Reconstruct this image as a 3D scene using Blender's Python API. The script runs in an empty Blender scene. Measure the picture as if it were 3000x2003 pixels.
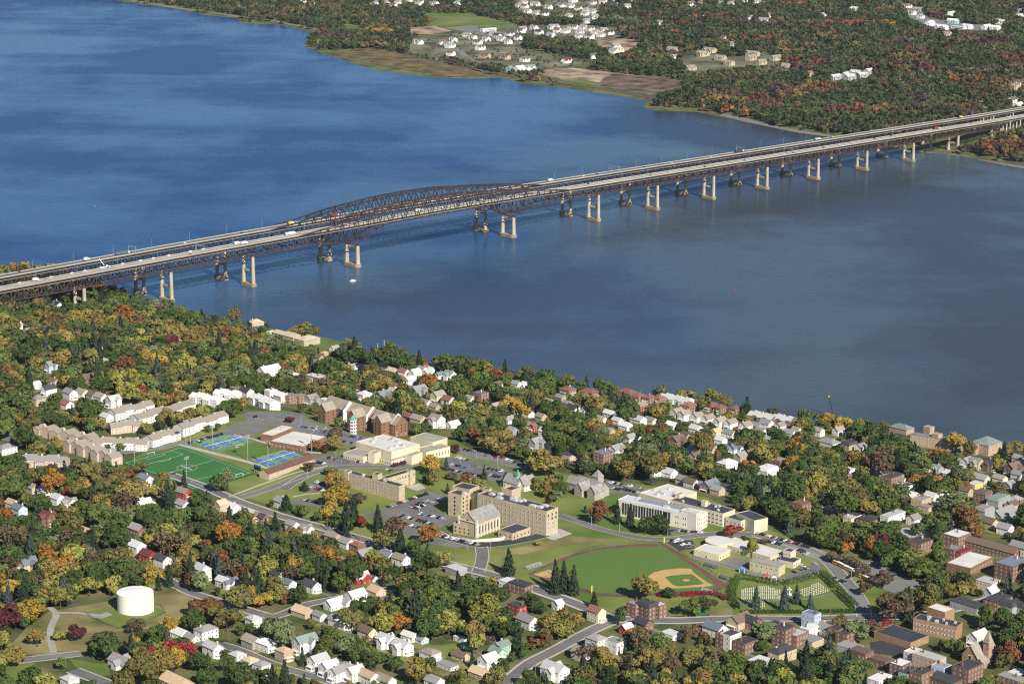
import bpy, math, random
import numpy as np
from mathutils import Vector, Matrix
random.seed(7); rng = np.random.default_rng(7)
S = bpy.context.scene; COL = S.collection
R = math.radians
# ------------------------------------------------------------------ camera
F_PX, PITCH, ROLL, CAMH = 7167.7, 0.2397317, 0.0106657, 698.84
cp, sp = math.cos(PITCH), math.sin(PITCH); cr, sr = math.cos(ROLL), math.sin(ROLL)
FW = np.array([0, cp, -sp]); UP0 = np.array([0, sp, cp]); RT0 = np.array([1., 0, 0])
RT = cr*RT0 + sr*UP0; UP = -sr*RT0 + cr*UP0; CAM = np.array([0, 0, CAMH])
cd = bpy.data.cameras.new('camera'); cam = bpy.data.objects.new('camera', cd); COL.objects.link(cam)
m = Matrix(((RT[0], UP[0], -FW[0], 0), (RT[1], UP[1], -FW[1], 0), (RT[2], UP[2], -FW[2], CAMH), (0, 0, 0, 1)))
cam.matrix_world = m
cd.sensor_width = 36; cd.lens = F_PX/3000*36; cd.clip_start = 10; cd.clip_end = 60000
S.camera = cam
# ------------------------------------------------------------------ light
SUN_EL = R(34); SX, SY = 0.46, -0.888          # horizontal direction towards the sun
w = bpy.data.worlds.new('World'); S.world = w; w.use_nodes = True
nt = w.node_tree; bg = nt.nodes['Background']; bg.inputs[1].default_value = 0.06
sky = nt.nodes.new('ShaderNodeTexSky'); sky.sky_type = 'NISHITA'; sky.sun_disc = False
sky.sun_elevation = SUN_EL; sky.sun_rotation = math.atan2(SX, SY); sky.altitude = 300
sky.air_density = 1.0; sky.dust_density = 0.0; sky.ozone_density = 4.0
nt.links.new(sky.outputs[0], bg.inputs[0])
sl = bpy.data.lights.new('sun', 'SUN'); sl.energy = 5.0; sl.angle = R(0.53); sl.color = (1, 0.94, 0.84)
so = bpy.data.objects.new('sun', sl); COL.objects.link(so)
sd = Vector((SX*math.cos(SUN_EL), SY*math.cos(SUN_EL), math.sin(SUN_EL)))
so.rotation_euler = sd.to_track_quat('Z', 'Y').to_euler(); so.location = (0, 0, 1500)
S.view_settings.view_transform = 'Standard'; S.view_settings.look = 'None'
S.view_settings.exposure = 0.5; S.view_settings.gamma = 1
S.render.engine = 'CYCLES'; S.cycles.max_bounces = 4; S.cycles.diffuse_bounces = 2; S.cycles.glossy_bounces = 2
S.cycles.transmission_bounces = 2; S.cycles.volume_bounces = 0; S.cycles.caustics_reflective = False; S.cycles.use_denoising = False; S.cycles.pixel_filter_type = 'BLACKMAN_HARRIS'; S.cycles.filter_width = 1.2
# ------------------------------------------------------------------ measured points: photo pixel <-> place
TILE = {0: (0, 0, 0.78267), 1: (0, 700, 2.34), 2: (800, 1000, 2.61), 3: (1600, 1050, 2.61), 4: (2100, 1100, 2.61),
        5: (0, 1350, 2.349), 6: (1000, 1400, 2.349), 7: (2000, 1400, 2.349), 'f1': (1200, 0, 2.61),
        'f2': (300, 0, 2.349), 'f3': (2000, 0, 2.349), 's': (340, 1260, 3.789), 'b': (1540, 1560, 3.67), 'x': (0, 0, 1.)}
def full(t, x, y):
    a = TILE[t]; return a[0] + x/a[2], a[1] + y/a[2]
def ray(u, v):
    return FW*F_PX + RT*(u-1500) - UP*(v-1001.5)
def on_plane(u, v, z):
    d = ray(u, v); k = (z-CAMH)/d[2]; X = CAM + d*k; return X
def proj(x, y, z):
    d = np.stack([x, y, z-CAMH], -1) if not np.isscalar(x) else np.array([x, y, z-CAMH])
    dz = d @ FW; return 1500 + F_PX*(d@RT)/dz, 1001.5 - F_PX*(d@UP)/dz
# ------------------------------------------------------------------ terrain
SHW = [(-420, 600), (-150, 628), (0, 632), (70, 628), (135, 640), (200, 655), (250, 676), (300, 692), (345, 700), (400, 716), (450, 728), (500, 740),
       (560, 760), (600, 752), (650, 757), (735, 771), (785, 783), (830, 806), (880, 822), (940, 826), (985, 838), (1075, 833), (1140, 850),
       (1200, 862), (1270, 880), (1340, 892), (1400, 902), (1480, 910), (1580, 920), (1700, 944), (1790, 958), (1870, 975),
       (1930, 980), (2000, 990), (2100, 1002), (2200, 1012), (2290, 1026), (2360, 1048), (2600, 1090), (3100, 1200)]
SHE = [(-300, -80), (150, -20), (265, 1), (330, 11), (400, 20), (475, 36), (540, 41), (555, 53), (640, 57), (700, 72), (738, 76), (705, 92), (698, 108),
       (740, 122), (800, 142), (860, 161), (940, 172), (1000, 179), (1080, 181), (1150, 179), (1200, 192), (1300, 203), (1400, 218),
       (1482, 232), (1476, 246), (1500, 254), (1600, 257), (1660, 270), (1720, 281), (1830, 304), (1900, 313), (2040, 337), (2100, 347), (2200, 357),
       (2260, 369), (2348, 387), (2600, 430), (3100, 520)]
def shore(pts): return np.array([on_plane(x*1.2777, y*1.2777, 0)[:2] for x, y in pts])
PW, PE = shore(SHW), shore(SHE)
def sdist(P, x, y):      # signed: + on the right-hand side of the line travelled left to right (towards the camera)
    x = np.asarray(x, float); y = np.asarray(y, float)
    best = np.full(x.shape, 1e18)
    for i in range(len(P)-1):
        ax, ay = P[i]; bx, by = P[i+1]; dx, dy = bx-ax, by-ay
        t = np.clip(((x-ax)*dx + (y-ay)*dy)/(dx*dx+dy*dy), 0, 1)
        best = np.minimum(best, (x-ax-dx*t)**2 + (y-ay-dy*t)**2)
    d = np.sqrt(best)
    poly = np.vstack([P, [[P[-1][0]+4000, P[-1][1]-9000], [P[0][0]-4000, P[-1][1]-9000]]])
    ins = inside(poly, x, y)
    return np.where(ins, d, -d)
def inside(poly, x, y):
    x = np.asarray(x, float); y = np.asarray(y, float)
    c = np.zeros(x.shape, bool); n = len(poly)
    for i in range(n):
        x1, y1 = poly[i]; x2, y2 = poly[(i+1) % n]
        if y1 == y2: continue
        k = ((y1 > y) != (y2 > y)) & (x < (x2-x1)*(y-y1)/(y2-y1) + x1); c ^= k
    return c
def ss(t):
    t = np.clip(t, 0, 1); return t*t*(3-2*t)
def ter_raw(x, y):
    x = np.asarray(x, float); y = np.asarray(y, float)
    dw = sdist(PW, x, y); de = -sdist(PE, x, y)
    hw = np.clip(dw*0.2, -5, 2.5) + 74*ss((dw-15)/560) + 8*ss((dw-600)/600)
    hw = hw + ss((dw-60)/200)*(2.2*np.sin(x/83+1)*np.cos(y/97) + 1.6*np.sin(x/41+y/57))
    k = ss((y-4380)/500)
    he = np.clip(de*0.15, -5, 3) + (1-k)*41*ss((de-20)/400) + k*(38*ss((de-260)/900) + 25*ss((de-1000)/1500))
    he = he + ss((de-150)/300)*(4*np.sin(x/140)*np.cos(y/170+1) + 2*np.sin(x/67-y/80))
    return np.where(y < 3600, np.where(de > -1, he, hw), np.where(dw > -1, hw, he)) if True else hw
gx = np.concatenate([np.linspace(-9000, -1500, 40)[:-1], np.arange(-1500, 1701, 12), np.linspace(1700, 9000, 40)[1:]])
gy = np.concatenate([[300, 800, 1100, 1300], np.arange(1400, 3300, 12), np.linspace(3300, 3800, 12)[:-1], np.arange(3800, 7600, 18), np.linspace(7600, 30000, 50)])
GXX, GYY = np.meshgrid(gx, gy); GZ = ter_raw(GXX, GYY)
def ter(x, y):
    x = np.asarray(x, float); y = np.asarray(y, float)
    i = np.clip(np.searchsorted(gx, x)-1, 0, len(gx)-2); j = np.clip(np.searchsorted(gy, y)-1, 0, len(gy)-2)
    a = np.clip((x-gx[i])/(gx[i+1]-gx[i]), 0, 1); b = np.clip((y-gy[j])/(gy[j+1]-gy[j]), 0, 1)
    return GZ[j, i]*(1-a)*(1-b) + GZ[j, i+1]*a*(1-b) + GZ[j+1, i]*(1-a)*b + GZ[j+1, i+1]*a*b
from bisect import bisect_right
LX, LY, LZ = gx.tolist(), gy.tolist(), GZ.tolist()
def tz(x, y):
    i = min(max(bisect_right(LX, x)-1, 0), len(LX)-2); j = min(max(bisect_right(LY, y)-1, 0), len(LY)-2)
    a = min(max((x-LX[i])/(LX[i+1]-LX[i]), 0), 1); b = min(max((y-LY[j])/(LY[j+1]-LY[j]), 0), 1)
    return LZ[j][i]*(1-a)*(1-b) + LZ[j][i+1]*a*(1-b) + LZ[j+1][i]*(1-a)*b + LZ[j+1][i+1]*a*b
def PT(t, x, y, h=0.0):
    u, v = full(t, x, y); z = 70. if v > 1000 else 30.
    for _ in range(9):
        X = on_plane(u, v, z); z = 0.5*z + 0.5*(tz(X[0], X[1]) + h) if _ > 2 else tz(X[0], X[1]) + h
    X = on_plane(u, v, z); return Vector((X[0], X[1], z))
# ------------------------------------------------------------------ materials
def srgb(h):
    c = [int(h[i:i+2], 16)/255 for i in (0, 2, 4)]
    return tuple(x/12.92 if x <= .04045 else ((x+.055)/1.055)**2.4 for x in c)
MATS = {}
def mat(name, col, rough=0.8, var=0.18, scale=0.15, spec=0.3, metal=0, coord='Object', col2=None, detail=4):
    if name in MATS: return MATS[name]
    if isinstance(col, str): col = srgb(col)
    ma = bpy.data.materials.new(name); ma.use_nodes = True; t = ma.node_tree; b = t.nodes['Principled BSDF']
    b.inputs['Roughness'].default_value = rough; b.inputs['Metallic'].default_value = metal
    b.inputs['Specular IOR Level'].default_value = spec
    if var or col2:
        g = t.nodes.new('ShaderNodeNewGeometry') if coord == 'World' else t.nodes.new('ShaderNodeTexCoord')
        n = t.nodes.new('ShaderNodeTexNoise'); n.inputs['Scale'].default_value = scale; n.inputs['Detail'].default_value = detail
        t.links.new(g.outputs['Position' if coord == 'World' else 'Object'], n.inputs['Vector'])
        r = t.nodes.new('ShaderNodeValToRGB'); r.color_ramp.elements[0].position = .3; r.color_ramp.elements[1].position = .7
        a = [c*(1-var) for c in col]; c2 = [min(1, c*(1+var)) for c in (col2 if col2 else col)]
        r.color_ramp.elements[0].color = (*a, 1); r.color_ramp.elements[1].color = (*c2, 1)
        t.links.new(n.outputs['Fac'], r.inputs[0]); t.links.new(r.outputs[0], b.inputs['Base Color'])
    else: b.inputs['Base Color'].default_value = (*col, 1)
    MATS[name] = ma; return ma
def leafmat(name, attr):
    ma = bpy.data.materials.new(name); ma.use_nodes = True; t = ma.node_tree; b = t.nodes['Principled BSDF']
    b.inputs['Roughness'].default_value = .75; b.inputs['Specular IOR Level'].default_value = .15
    if attr: s = t.nodes.new('ShaderNodeAttribute'); s.attribute_name = 'Col'; co = s.outputs['Color']
    else: s = t.nodes.new('ShaderNodeObjectInfo'); co = s.outputs['Color']
    g = t.nodes.new('ShaderNodeNewGeometry'); n = t.nodes.new('ShaderNodeTexNoise'); n.inputs['Scale'].default_value = .6; n.inputs['Detail'].default_value = 5; n.inputs['Roughness'].default_value = .65
    t.links.new(g.outputs['Position'], n.inputs['Vector'])
    mr = t.nodes.new('ShaderNodeMapRange'); mr.inputs[1].default_value = .3; mr.inputs[2].default_value = .7; mr.inputs[3].default_value = .6; mr.inputs[4].default_value = 1.65
    t.links.new(n.outputs['Fac'], mr.inputs[0])
    hs = t.nodes.new('ShaderNodeHueSaturation')
    n2 = t.nodes.new('ShaderNodeTexNoise'); n2.inputs['Scale'].default_value = .16; n2.inputs['Detail'].default_value = 2
    t.links.new(g.outputs['Position'], n2.inputs['Vector'])
    m2 = t.nodes.new('ShaderNodeMapRange'); m2.inputs[1].default_value = .3; m2.inputs[2].default_value = .7; m2.inputs[3].default_value = .475; m2.inputs[4].default_value = .525
    t.links.new(n2.outputs['Fac'], m2.inputs[0]); t.links.new(m2.outputs[0], hs.inputs['Hue'])
    t.links.new(mr.outputs[0], hs.inputs['Value']); t.links.new(co, hs.inputs['Color']); t.links.new(hs.outputs[0], b.inputs['Base Color'])
    tr = t.nodes.new('ShaderNodeBsdfTranslucent'); t.links.new(hs.outputs[0], tr.inputs[0])
    mx = t.nodes.new('ShaderNodeMixShader'); mx.inputs[0].default_value = .28
    o = t.nodes['Material Output']; t.links.new(b.outputs[0], mx.inputs[1]); t.links.new(tr.outputs[0], mx.inputs[2]); t.links.new(mx.outputs[0], o.inputs[0])
    return ma
LEAF_O, LEAF_A = leafmat('leaves', False), leafmat('woodland_leaves', True)
BARK = mat('bark', (.09, .07, .055), .9, .3, 1.5)
def paint(name, col, rough=.35):   # colour carried by the object, for cars
    ma = bpy.data.materials.new(name); ma.use_nodes = True; t = ma.node_tree; b = t.nodes['Principled BSDF']
    s = t.nodes.new('ShaderNodeObjectInfo'); n = t.nodes.new('ShaderNodeTexNoise'); n.inputs['Scale'].default_value = .8
    tc = t.nodes.new('ShaderNodeTexCoord'); t.links.new(tc.outputs['Object'], n.inputs['Vector'])
    mr = t.nodes.new('ShaderNodeMapRange'); mr.inputs[3].default_value = .8; mr.inputs[4].default_value = 1.15; t.links.new(n.outputs['Fac'], mr.inputs[0])
    mx = t.nodes.new('ShaderNodeVectorMath'); mx.operation = 'SCALE'; t.links.new(s.outputs['Color'], mx.inputs[0]); t.links.new(mr.outputs[0], mx.inputs['Scale'])
    t.links.new(mx.outputs[0], b.inputs['Base Color']); b.inputs['Roughness'].default_value = rough
    return ma
PAINT = paint('car_paint', None, .3); SIDING = paint('siding', None, .7); SHINGLE = paint('shingle', None, .8)
GLASS = mat('window_glass', (.03, .035, .045), .15, .3, .5, .6)
# ------------------------------------------------------------------ mesh helper
class MB:
    def __init__(s): s.v = []; s.f = []; s.m = []; s.mi = 0
    def box(s, x0, x1, y0, y1, z0, z1, T=None):
        c = [(x0, y0, z0), (x1, y0, z0), (x1, y1, z0), (x0, y1, z0), (x0, y0, z1), (x1, y0, z1), (x1, y1, z1), (x0, y1, z1)]
        s.pts(c, [(0, 3, 2, 1), (4, 5, 6, 7), (0, 1, 5, 4), (1, 2, 6, 5), (2, 3, 7, 6), (3, 0, 4, 7)], T)
    def pts(s, c, fs, T=None):
        b = len(s.v)
        s.v += [tuple(T @ Vector(p)) for p in c] if T else [tuple(p) for p in c]
        s.f += [tuple(b+i for i in f) for f in fs]; s.m += [s.mi]*len(fs)
    def beam(s, p, q, w, h=None, up=Vector((0, 0, 1))):
        p, q = Vector(p), Vector(q); h = h or w; d = (q-p)
        if d.length < 1e-6: return
        d.normalize(); sd = d.cross(up)
        if sd.length < 1e-3: sd = d.cross(Vector((1, 0, 0)))
        sd.normalize(); u2 = sd.cross(d); a, b = sd*w/2, u2*h/2
        s.pts([p-a-b, p+a-b, p+a+b, p-a+b, q-a-b, q+a-b, q+a+b, q-a+b],
              [(0, 1, 2, 3), (7, 6, 5, 4), (0, 4, 5, 1), (1, 5, 6, 2), (2, 6, 7, 3), (3, 7, 4, 0)])
    def cyl(s, x, y, z0, z1, r0, r1=None, n=10, T=None, cap=True):
        r1 = r0 if r1 is None else r1; c = []
        for k in range(n): a = 2*math.pi*k/n; c.append((x+r0*math.cos(a), y+r0*math.sin(a), z0))
        for k in range(n): a = 2*math.pi*k/n; c.append((x+r1*math.cos(a), y+r1*math.sin(a), z1))
        fs = [(k, (k+1) % n, n+(k+1) % n, n+k) for k in range(n)]
        if cap: fs += [tuple(range(n, 2*n)), tuple(range(n-1, -1, -1))]
        s.pts(c, fs, T)
    def mesh(s, name, mats):
        me = bpy.data.meshes.new(name); me.from_pydata(s.v, [], s.f)
        for a in (mats if isinstance(mats, (list, tuple)) else [mats]): me.materials.append(a)
        if any(s.m): me.polygons.foreach_set('material_index', s.m)
        me.update(); return me
    def build(s, name, mats, parent=None, loc=None, rot=None, color=None):
        return link(name, s.mesh(name, mats), parent, loc, rot, color)
def link(name, data, parent=None, loc=None, rot=None, color=None, scale=None):
    o = bpy.data.objects.new(name, data); COL.objects.link(o)
    if parent: o.parent = parent
    if loc is not None: o.location = loc
    if rot is not None: o.rotation_euler = (0, 0, rot)
    if scale is not None: o.scale = scale
    if color is not None: o.color = (*color, 1)
    return o
def npmesh(name, V, Fq, mats, col=None):
    me = bpy.data.meshes.new(name); nv, nf = len(V), len(Fq); k = Fq.shape[1]
    me.vertices.add(nv); me.vertices.foreach_set('co', V.astype(np.float32).ravel())
    me.loops.add(nf*k); me.loops.foreach_set('vertex_index', Fq.astype(np.int32).ravel())
    me.polygons.add(nf); me.polygons.foreach_set('loop_start', np.arange(0, nf*k, k, dtype=np.int32))
    me.materials.append(mats)
    if col is not None:
        a = me.color_attributes.new('Col', 'FLOAT_COLOR', 'POINT'); c = np.ones((nv, 4), np.float32); c[:, :3] = col; a.data.foreach_set('color', c.ravel())
    me.update(calc_edges=True); me.validate(); return me
def tag(o, label=None, cat=None, group=None, kind=None):
    if label: o['label'] = label
    if cat: o['category'] = cat
    if group: o['group'] = group
    if kind: o['kind'] = kind
    return o
TOLABEL = []     # (object, description, world point) -> label from the nearest landmark at the end
def later(o, desc, p=None): TOLABEL.append((o, desc, tuple(p if p is not None else o.location))); return o
def empty(name, loc, rot=0):
    e = bpy.data.objects.new(name, None); e.location = loc; e.rotation_euler = (0, 0, rot); e.empty_display_size = 2; COL.objects.link(e); return e
#@@STRUCT
# ------------------------------------------------------------------ ground and water
X, Y, Z = GXX, GYY, GZ
nx, ny = len(gx), len(gy); V = np.stack([X, Y, Z], -1).reshape(-1, 3)
i = np.arange(nx-1); j = np.arange(ny-1); I, J = np.meshgrid(i, j); b = (J*nx+I).ravel()
Fq = np.stack([b, b+1, b+nx+1, b+nx], -1)
zz = Z.ravel()[Fq]; Fq = Fq[zz.max(1) > -4.9]
def groundmat():
    ma = bpy.data.materials.new('undergrowth_ground'); ma.use_nodes = True; t = ma.node_tree; b = t.nodes['Principled BSDF']; b.inputs['Roughness'].default_value = .95; b.inputs['Specular IOR Level'].default_value = .1
    g = t.nodes.new('ShaderNodeNewGeometry'); n = t.nodes.new('ShaderNodeTexNoise'); n.inputs['Scale'].default_value = .02; n.inputs['Detail'].default_value = 9; n.inputs['Roughness'].default_value = .65
    t.links.new(g.outputs['Position'], n.inputs['Vector']); r = t.nodes.new('ShaderNodeValToRGB'); e = r.color_ramp.elements
    e[0].position = .3; e[0].color = (.045, .055, .022, 1); e[1].position = .72; e[1].color = (.21, .175, .09, 1)
    x = e.new(.45); x.color = (.08, .10, .034, 1); x = e.new(.58); x.color = (.15, .145, .06, 1)
    t.links.new(n.outputs['Fac'], r.inputs[0]); t.links.new(r.outputs[0], b.inputs['Base Color']); return ma
GROUND = groundmat()
go = link('ground', npmesh('ground', V, Fq, GROUND)); tag(go, kind='structure')
for p in go.data.polygons: pass
go.data.polygons.foreach_set('use_smooth', [True]*len(go.data.polygons))
def watermat():
    ma = bpy.data.materials.new('river_water'); ma.use_nodes = True; t = ma.node_tree; b = t.nodes['Principled BSDF']
    g = t.nodes.new('ShaderNodeNewGeometry')
    def noise(sx, sy, rot, detail, rough=.5, off=0):
        mp = t.nodes.new('ShaderNodeMapping'); mp.inputs['Scale'].default_value = (sx, sy, 1); mp.inputs['Rotation'].default_value = (0, 0, rot); mp.inputs['Location'].default_value = (off, off, 0)
        mp.vector_type = 'TEXTURE' if False else 'POINT'
        t.links.new(g.outputs['Position'], mp.inputs['Vector']); n = t.nodes.new('ShaderNodeTexNoise'); n.inputs['Scale'].default_value = 1; n.inputs['Detail'].default_value = detail; n.inputs['Roughness'].default_value = rough
        t.links.new(mp.outputs[0], n.inputs['Vector']); return n.outputs['Fac']
    def math2(op, a, b_):
        n = t.nodes.new('ShaderNodeMath'); n.operation = op
        for k, q in enumerate((a, b_)):
            if isinstance(q, (int, float)): n.inputs[k].default_value = q
            else: t.links.new(q, n.inputs[k])
        return n.outputs[0]
    def ramp(f, p0, p1, c0, c1):
        r = t.nodes.new('ShaderNodeValToRGB'); e = r.color_ramp.elements; e[0].position = p0; e[1].position = p1; e[0].color = (*c0, 1); e[1].color = (*c1, 1); t.links.new(f, r.inputs[0]); return r.outputs[0]
    sx_ = t.nodes.new('ShaderNodeVectorMath'); sx_.operation = 'DOT_PRODUCT'; sx_.inputs[1].default_value = (-.00030, .00012, 0); t.links.new(g.outputs['Position'], sx_.inputs[0])
    silt_sky = math2('ADD', math2('ADD', sx_.outputs['Value'], -.47), noise(.0011, .0005, R(25), 5, .55, 3.3))      # siltier downstream, sky-reflection blue put into the diffuse colour upstream
    wind = noise(.0022, .0016, R(-15), 8, .62, 7.7)                                                             # wind patches and slicks
    nodes = t.nodes; nodes.remove(b)
    df = nodes.new('ShaderNodeBsdfDiffuse'); gl = nodes.new('ShaderNodeBsdfGlossy'); mx = nodes.new('ShaderNodeMixShader'); fr = nodes.new('ShaderNodeFresnel'); fr.inputs[0].default_value = 1.42
    t.links.new(ramp(silt_sky, .38, .66, (.056, .067, .073), (.026, .080, .20)), df.inputs[0])
    t.links.new(ramp(math2('ADD', wind, math2('MULTIPLY', math2('SUBTRACT', noise(.0012, .005, R(14), 5, .55, 1.7), .5), .30)), .42, .585, (.21, .32, .50), (.70, .92, 1.0)), gl.inputs[0])  # blue sky reflection and its bright and dark patches tinted into the gloss colour
    mr = nodes.new('ShaderNodeMapRange'); mr.inputs[1].default_value = .4; mr.inputs[2].default_value = .6; mr.inputs[3].default_value = .14; mr.inputs[4].default_value = .32
    t.links.new(wind, mr.inputs[0]); t.links.new(mr.outputs[0], gl.inputs['Roughness'])
    wv = noise(.03, .10, R(-20), 6, .62); bp = nodes.new('ShaderNodeBump'); bp.inputs['Strength'].default_value = .7; bp.inputs['Distance'].default_value = .7
    t.links.new(wv, bp.inputs['Height'])
    for q in (df, gl, fr): t.links.new(bp.outputs[0], q.inputs['Normal'])
    t.links.new(fr.outputs[0], mx.inputs[0]); t.links.new(df.outputs[0], mx.inputs[1]); t.links.new(gl.outputs[0], mx.inputs[2]); t.links.new(mx.outputs[0], nodes['Material Output'].inputs[0])
    return ma
wm = MB(); wm.pts([(-12000, 800, 0), (12000, 800, 0), (12000, 40000, 0), (-12000, 40000, 0)], [(0, 1, 2, 3)])
wo = wm.build('water', watermat()); tag(wo, kind='structure')
# ------------------------------------------------------------------ bridges
BX, BY, BTH, BL, BD = -220.278, 3289.15, 0.797273, 135.034, 56.8
BA = Vector((math.cos(BTH), math.sin(BTH), 0)); BN = Vector((-math.sin(BTH), math.cos(BTH), 0)); B0 = Vector((BX, BY, 0))
def bp3(t, o, z): return B0 + BA*t + BN*o + Vector((0, 0, z))
def lerp(tab, t): return float(np.interp(t, [a for a, b in tab], [b for a, b in tab]))
DECK_S = [(-900, 51), (-560, 54), (-286, 56.5), (0, 58), (150, 59), (345, 57.7), (480, 55.7), (730, 53), (1180, 48.3), (1540, 44.5), (1750, 43.4), (2400, 43)]
BOT_S = [(-700, 38.5), (-490, 39), (-184, 41), (-86, 42.2), (-36, 38.8), (0, 30), (33, 46), (60, 52.6), (245, 52.6), (271, 46), (305, 30), (345, 39), (380, 42.3), (489, 41), (620, 39.6), (885, 37), (1180, 34), (1474, 31.5), (1570, 31)]
TOPX = [(-125, 54), (-101, 57), (-50, 61.2), (-28, 64.5), (12, 69.5), (90, 75.2), (152, 76.6), (215, 75.2), (293, 69), (345, 64), (400, 58.5), (435, 54)]
STEEL = mat('weathered_steel', (.058, .038, .037), .7, .25, .02); STEEL2 = mat('dark_steel', (.035, .028, .030), .7, .25, .02)
CONC = mat('bridge_concrete', (.41, .385, .33), .85, .12, .04); ROAD = mat('bridge_roadway', (.265, .25, .215), .9, .22, .05, detail=8); ROADN = mat('worn_roadway', (.19, .185, .18), .9, .2, .02)
PIERM = mat('pier_concrete', (.42, .365, .27), .85, .16, .08); FOOT = mat('stained_concrete', (.30, .24, .16), .9, .25, .2); YEL = mat('yellow_rail_paint', (.42, .38, .24), .7, .2, .1)
STRUTW = mat('pale_green_paint', (.50, .62, .62), .6, .1, .1); DARKW = mat('fascia_girder', (.03, .022, .02), .8, .2, .1)
def bridge(name, off, hw, steel, label, roadm):
    root = empty(name, bp3(0, off, 0)); tag(root, label, 'bridge', 'twin truss bridges over the river'); root.name = name
    T0 = root.location.copy()
    def P3(t, o, z): return bp3(t, off+o, z) - T0
    t0, t1 = -900, 2300
    ts = sorted(set(list(np.arange(t0, t1, 25.)) + [t1]))
    def dz(t): return lerp(DECK_S, t)
    def strip(nm, o0, o1, za, zb, m):      # a long box following the deck's grade
        q = MB()
        for a, b in zip(ts[:-1], ts[1:]):
            za0, zb0, za1, zb1 = dz(a)+za, dz(a)+zb, dz(b)+za, dz(b)+zb
            q.pts([P3(a, o0, za0), P3(a, o1, za0), P3(a, o1, zb0), P3(a, o0, zb0), P3(b, o0, za1), P3(b, o1, za1), P3(b, o1, zb1), P3(b, o0, zb1)],
                  [(0, 4, 5, 1), (1, 5, 6, 2), (2, 6, 7, 3), (3, 7, 4, 0)])
        return q.build(nm, m, root)
    dw_ = hw-.95
    strip('deck', -dw_, dw_, -.6, -.02, CONC)
    strip('road_surface', -dw_+.55, dw_-.55, -.3, .0, roadm)
    if off > 1: strip('travel_lane', -2.4, 2.2, -.1, .06, mat('dark_asphalt_lane', (.12, .12, .125), .9, .15, .03))
    strip('parapet', -dw_-.003, -dw_+.45, -.1, .75, CONC); strip('parapet', dw_-.45, dw_+.003, -.1, .75, CONC)
    if off < 1: strip('median_barrier', -.2, .2, -.1, .7, CONC)
    strip('fascia_girder', -dw_+.05, -dw_+.5, -2.9, -.62, DARKW); strip('fascia_girder', dw_-.5, dw_-.05, -2.9, -.62, DARKW)
    strip('inspection_walkway', -hw-.7, -hw+.2, -3.5, -3.15, YEL if off < 1 else CONC)
    # nodes
    nodes = []
    for s in range(-5, 0): nodes += [(-184+(s+1)*BL-BL + k*BL/14, 0) for k in range(14)]
    nodes = [t for t in np.arange(-184-3*BL, -184-1, BL/14)] + [-184+k*184/14 for k in range(14)] + [k*305/24 for k in range(24)] + [305+k*184/14 for k in range(14)] + [489+k*BL/14 for k in range(14*8+1)]
    main = lambda t: -125 < t < 435
    def top(t): return max(lerp(TOPX, t), dz(t)-3.6) if main(t) else dz(t)-3.6
    def bot(t): return lerp(BOT_S, t)
    for o in (-hw+.2, hw-.2):
        q = MB()
        for k, (a, b) in enumerate(zip(nodes[:-1], nodes[1:])):
            th = 1.15
            q.beam(P3(a, o, top(a)), P3(b, o, top(b)), 1.5 if top(a) > dz(a) else th); q.beam(P3(a, o, bot(a)), P3(b, o, bot(b)), th)
            q.beam(P3(a, o, bot(a)), P3(a, o, top(a)), .75)
            if k % 2 == 0: q.beam(P3(a, o, top(a)), P3(b, o, bot(b)), .95)
            else: q.beam(P3(a, o, bot(a)), P3(b, o, top(b)), .95)
            if top(a) > dz(a)+1 and k % 2: q.box(-.9, .9, -.75, .75, -.9, .9, Matrix.Translation(P3(a, o, top(a))) @ Matrix.Rotation(BTH, 4, 'Z'))
            if bot(a) < dz(a)-6.5 and top(a) > dz(a)-1: q.beam(P3(a, o, dz(a)-4), P3(b, o, dz(b)-4), .8)
        q.build('truss', steel, root)
    q = MB()
    for k, a in enumerate(nodes):
        b = nodes[k+1] if k+1 < len(nodes) else a
        q.beam(P3(a, -hw+.2, bot(a)), P3(a, hw-.2, bot(a)), .6)
        q.beam(P3(a, -hw+.2, dz(a)-3.2), P3(a, hw-.2, dz(a)-3.2), .7, 1.5)
        if bot(a) < dz(a)-7: q.beam(P3(a, -hw, bot(a)), P3(a, hw, dz(a)-4), .5); q.beam(P3(a, hw, bot(a)), P3(a, -hw, dz(a)-4), .5)
        if k % 2 == 0 and b != a: q.beam(P3(a, -hw, bot(a)), P3(b, hw, bot(b)), .45)
        elif b != a: q.beam(P3(a, hw, bot(a)), P3(b, -hw, bot(b)), .45)
        if top(a) > dz(a)+6.2:
            q.beam(P3(a, -hw, top(a)), P3(a, hw, top(a)), .65); zt = max(dz(a)+5.6, top(a)-3.2)
            q.beam(P3(a, -hw, zt), P3(a, hw, zt), .5)
            if b != a: q.beam(P3(a, -hw, top(a)), P3(b, hw, top(b)), .45); q.beam(P3(a, hw, top(a)), P3(b, -hw, top(b)), .45)
    q.build('cross_bracing', steel, root)
    # piers
    pt = [(-184-2*BL, 0), (-184-BL, 1), (-184, 1), (0, 2), (305, 2)] + [(489+k*BL, 1) for k in range(0, 7)] + [(489+7*BL, 0), (489+8*BL, 0)]
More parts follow.
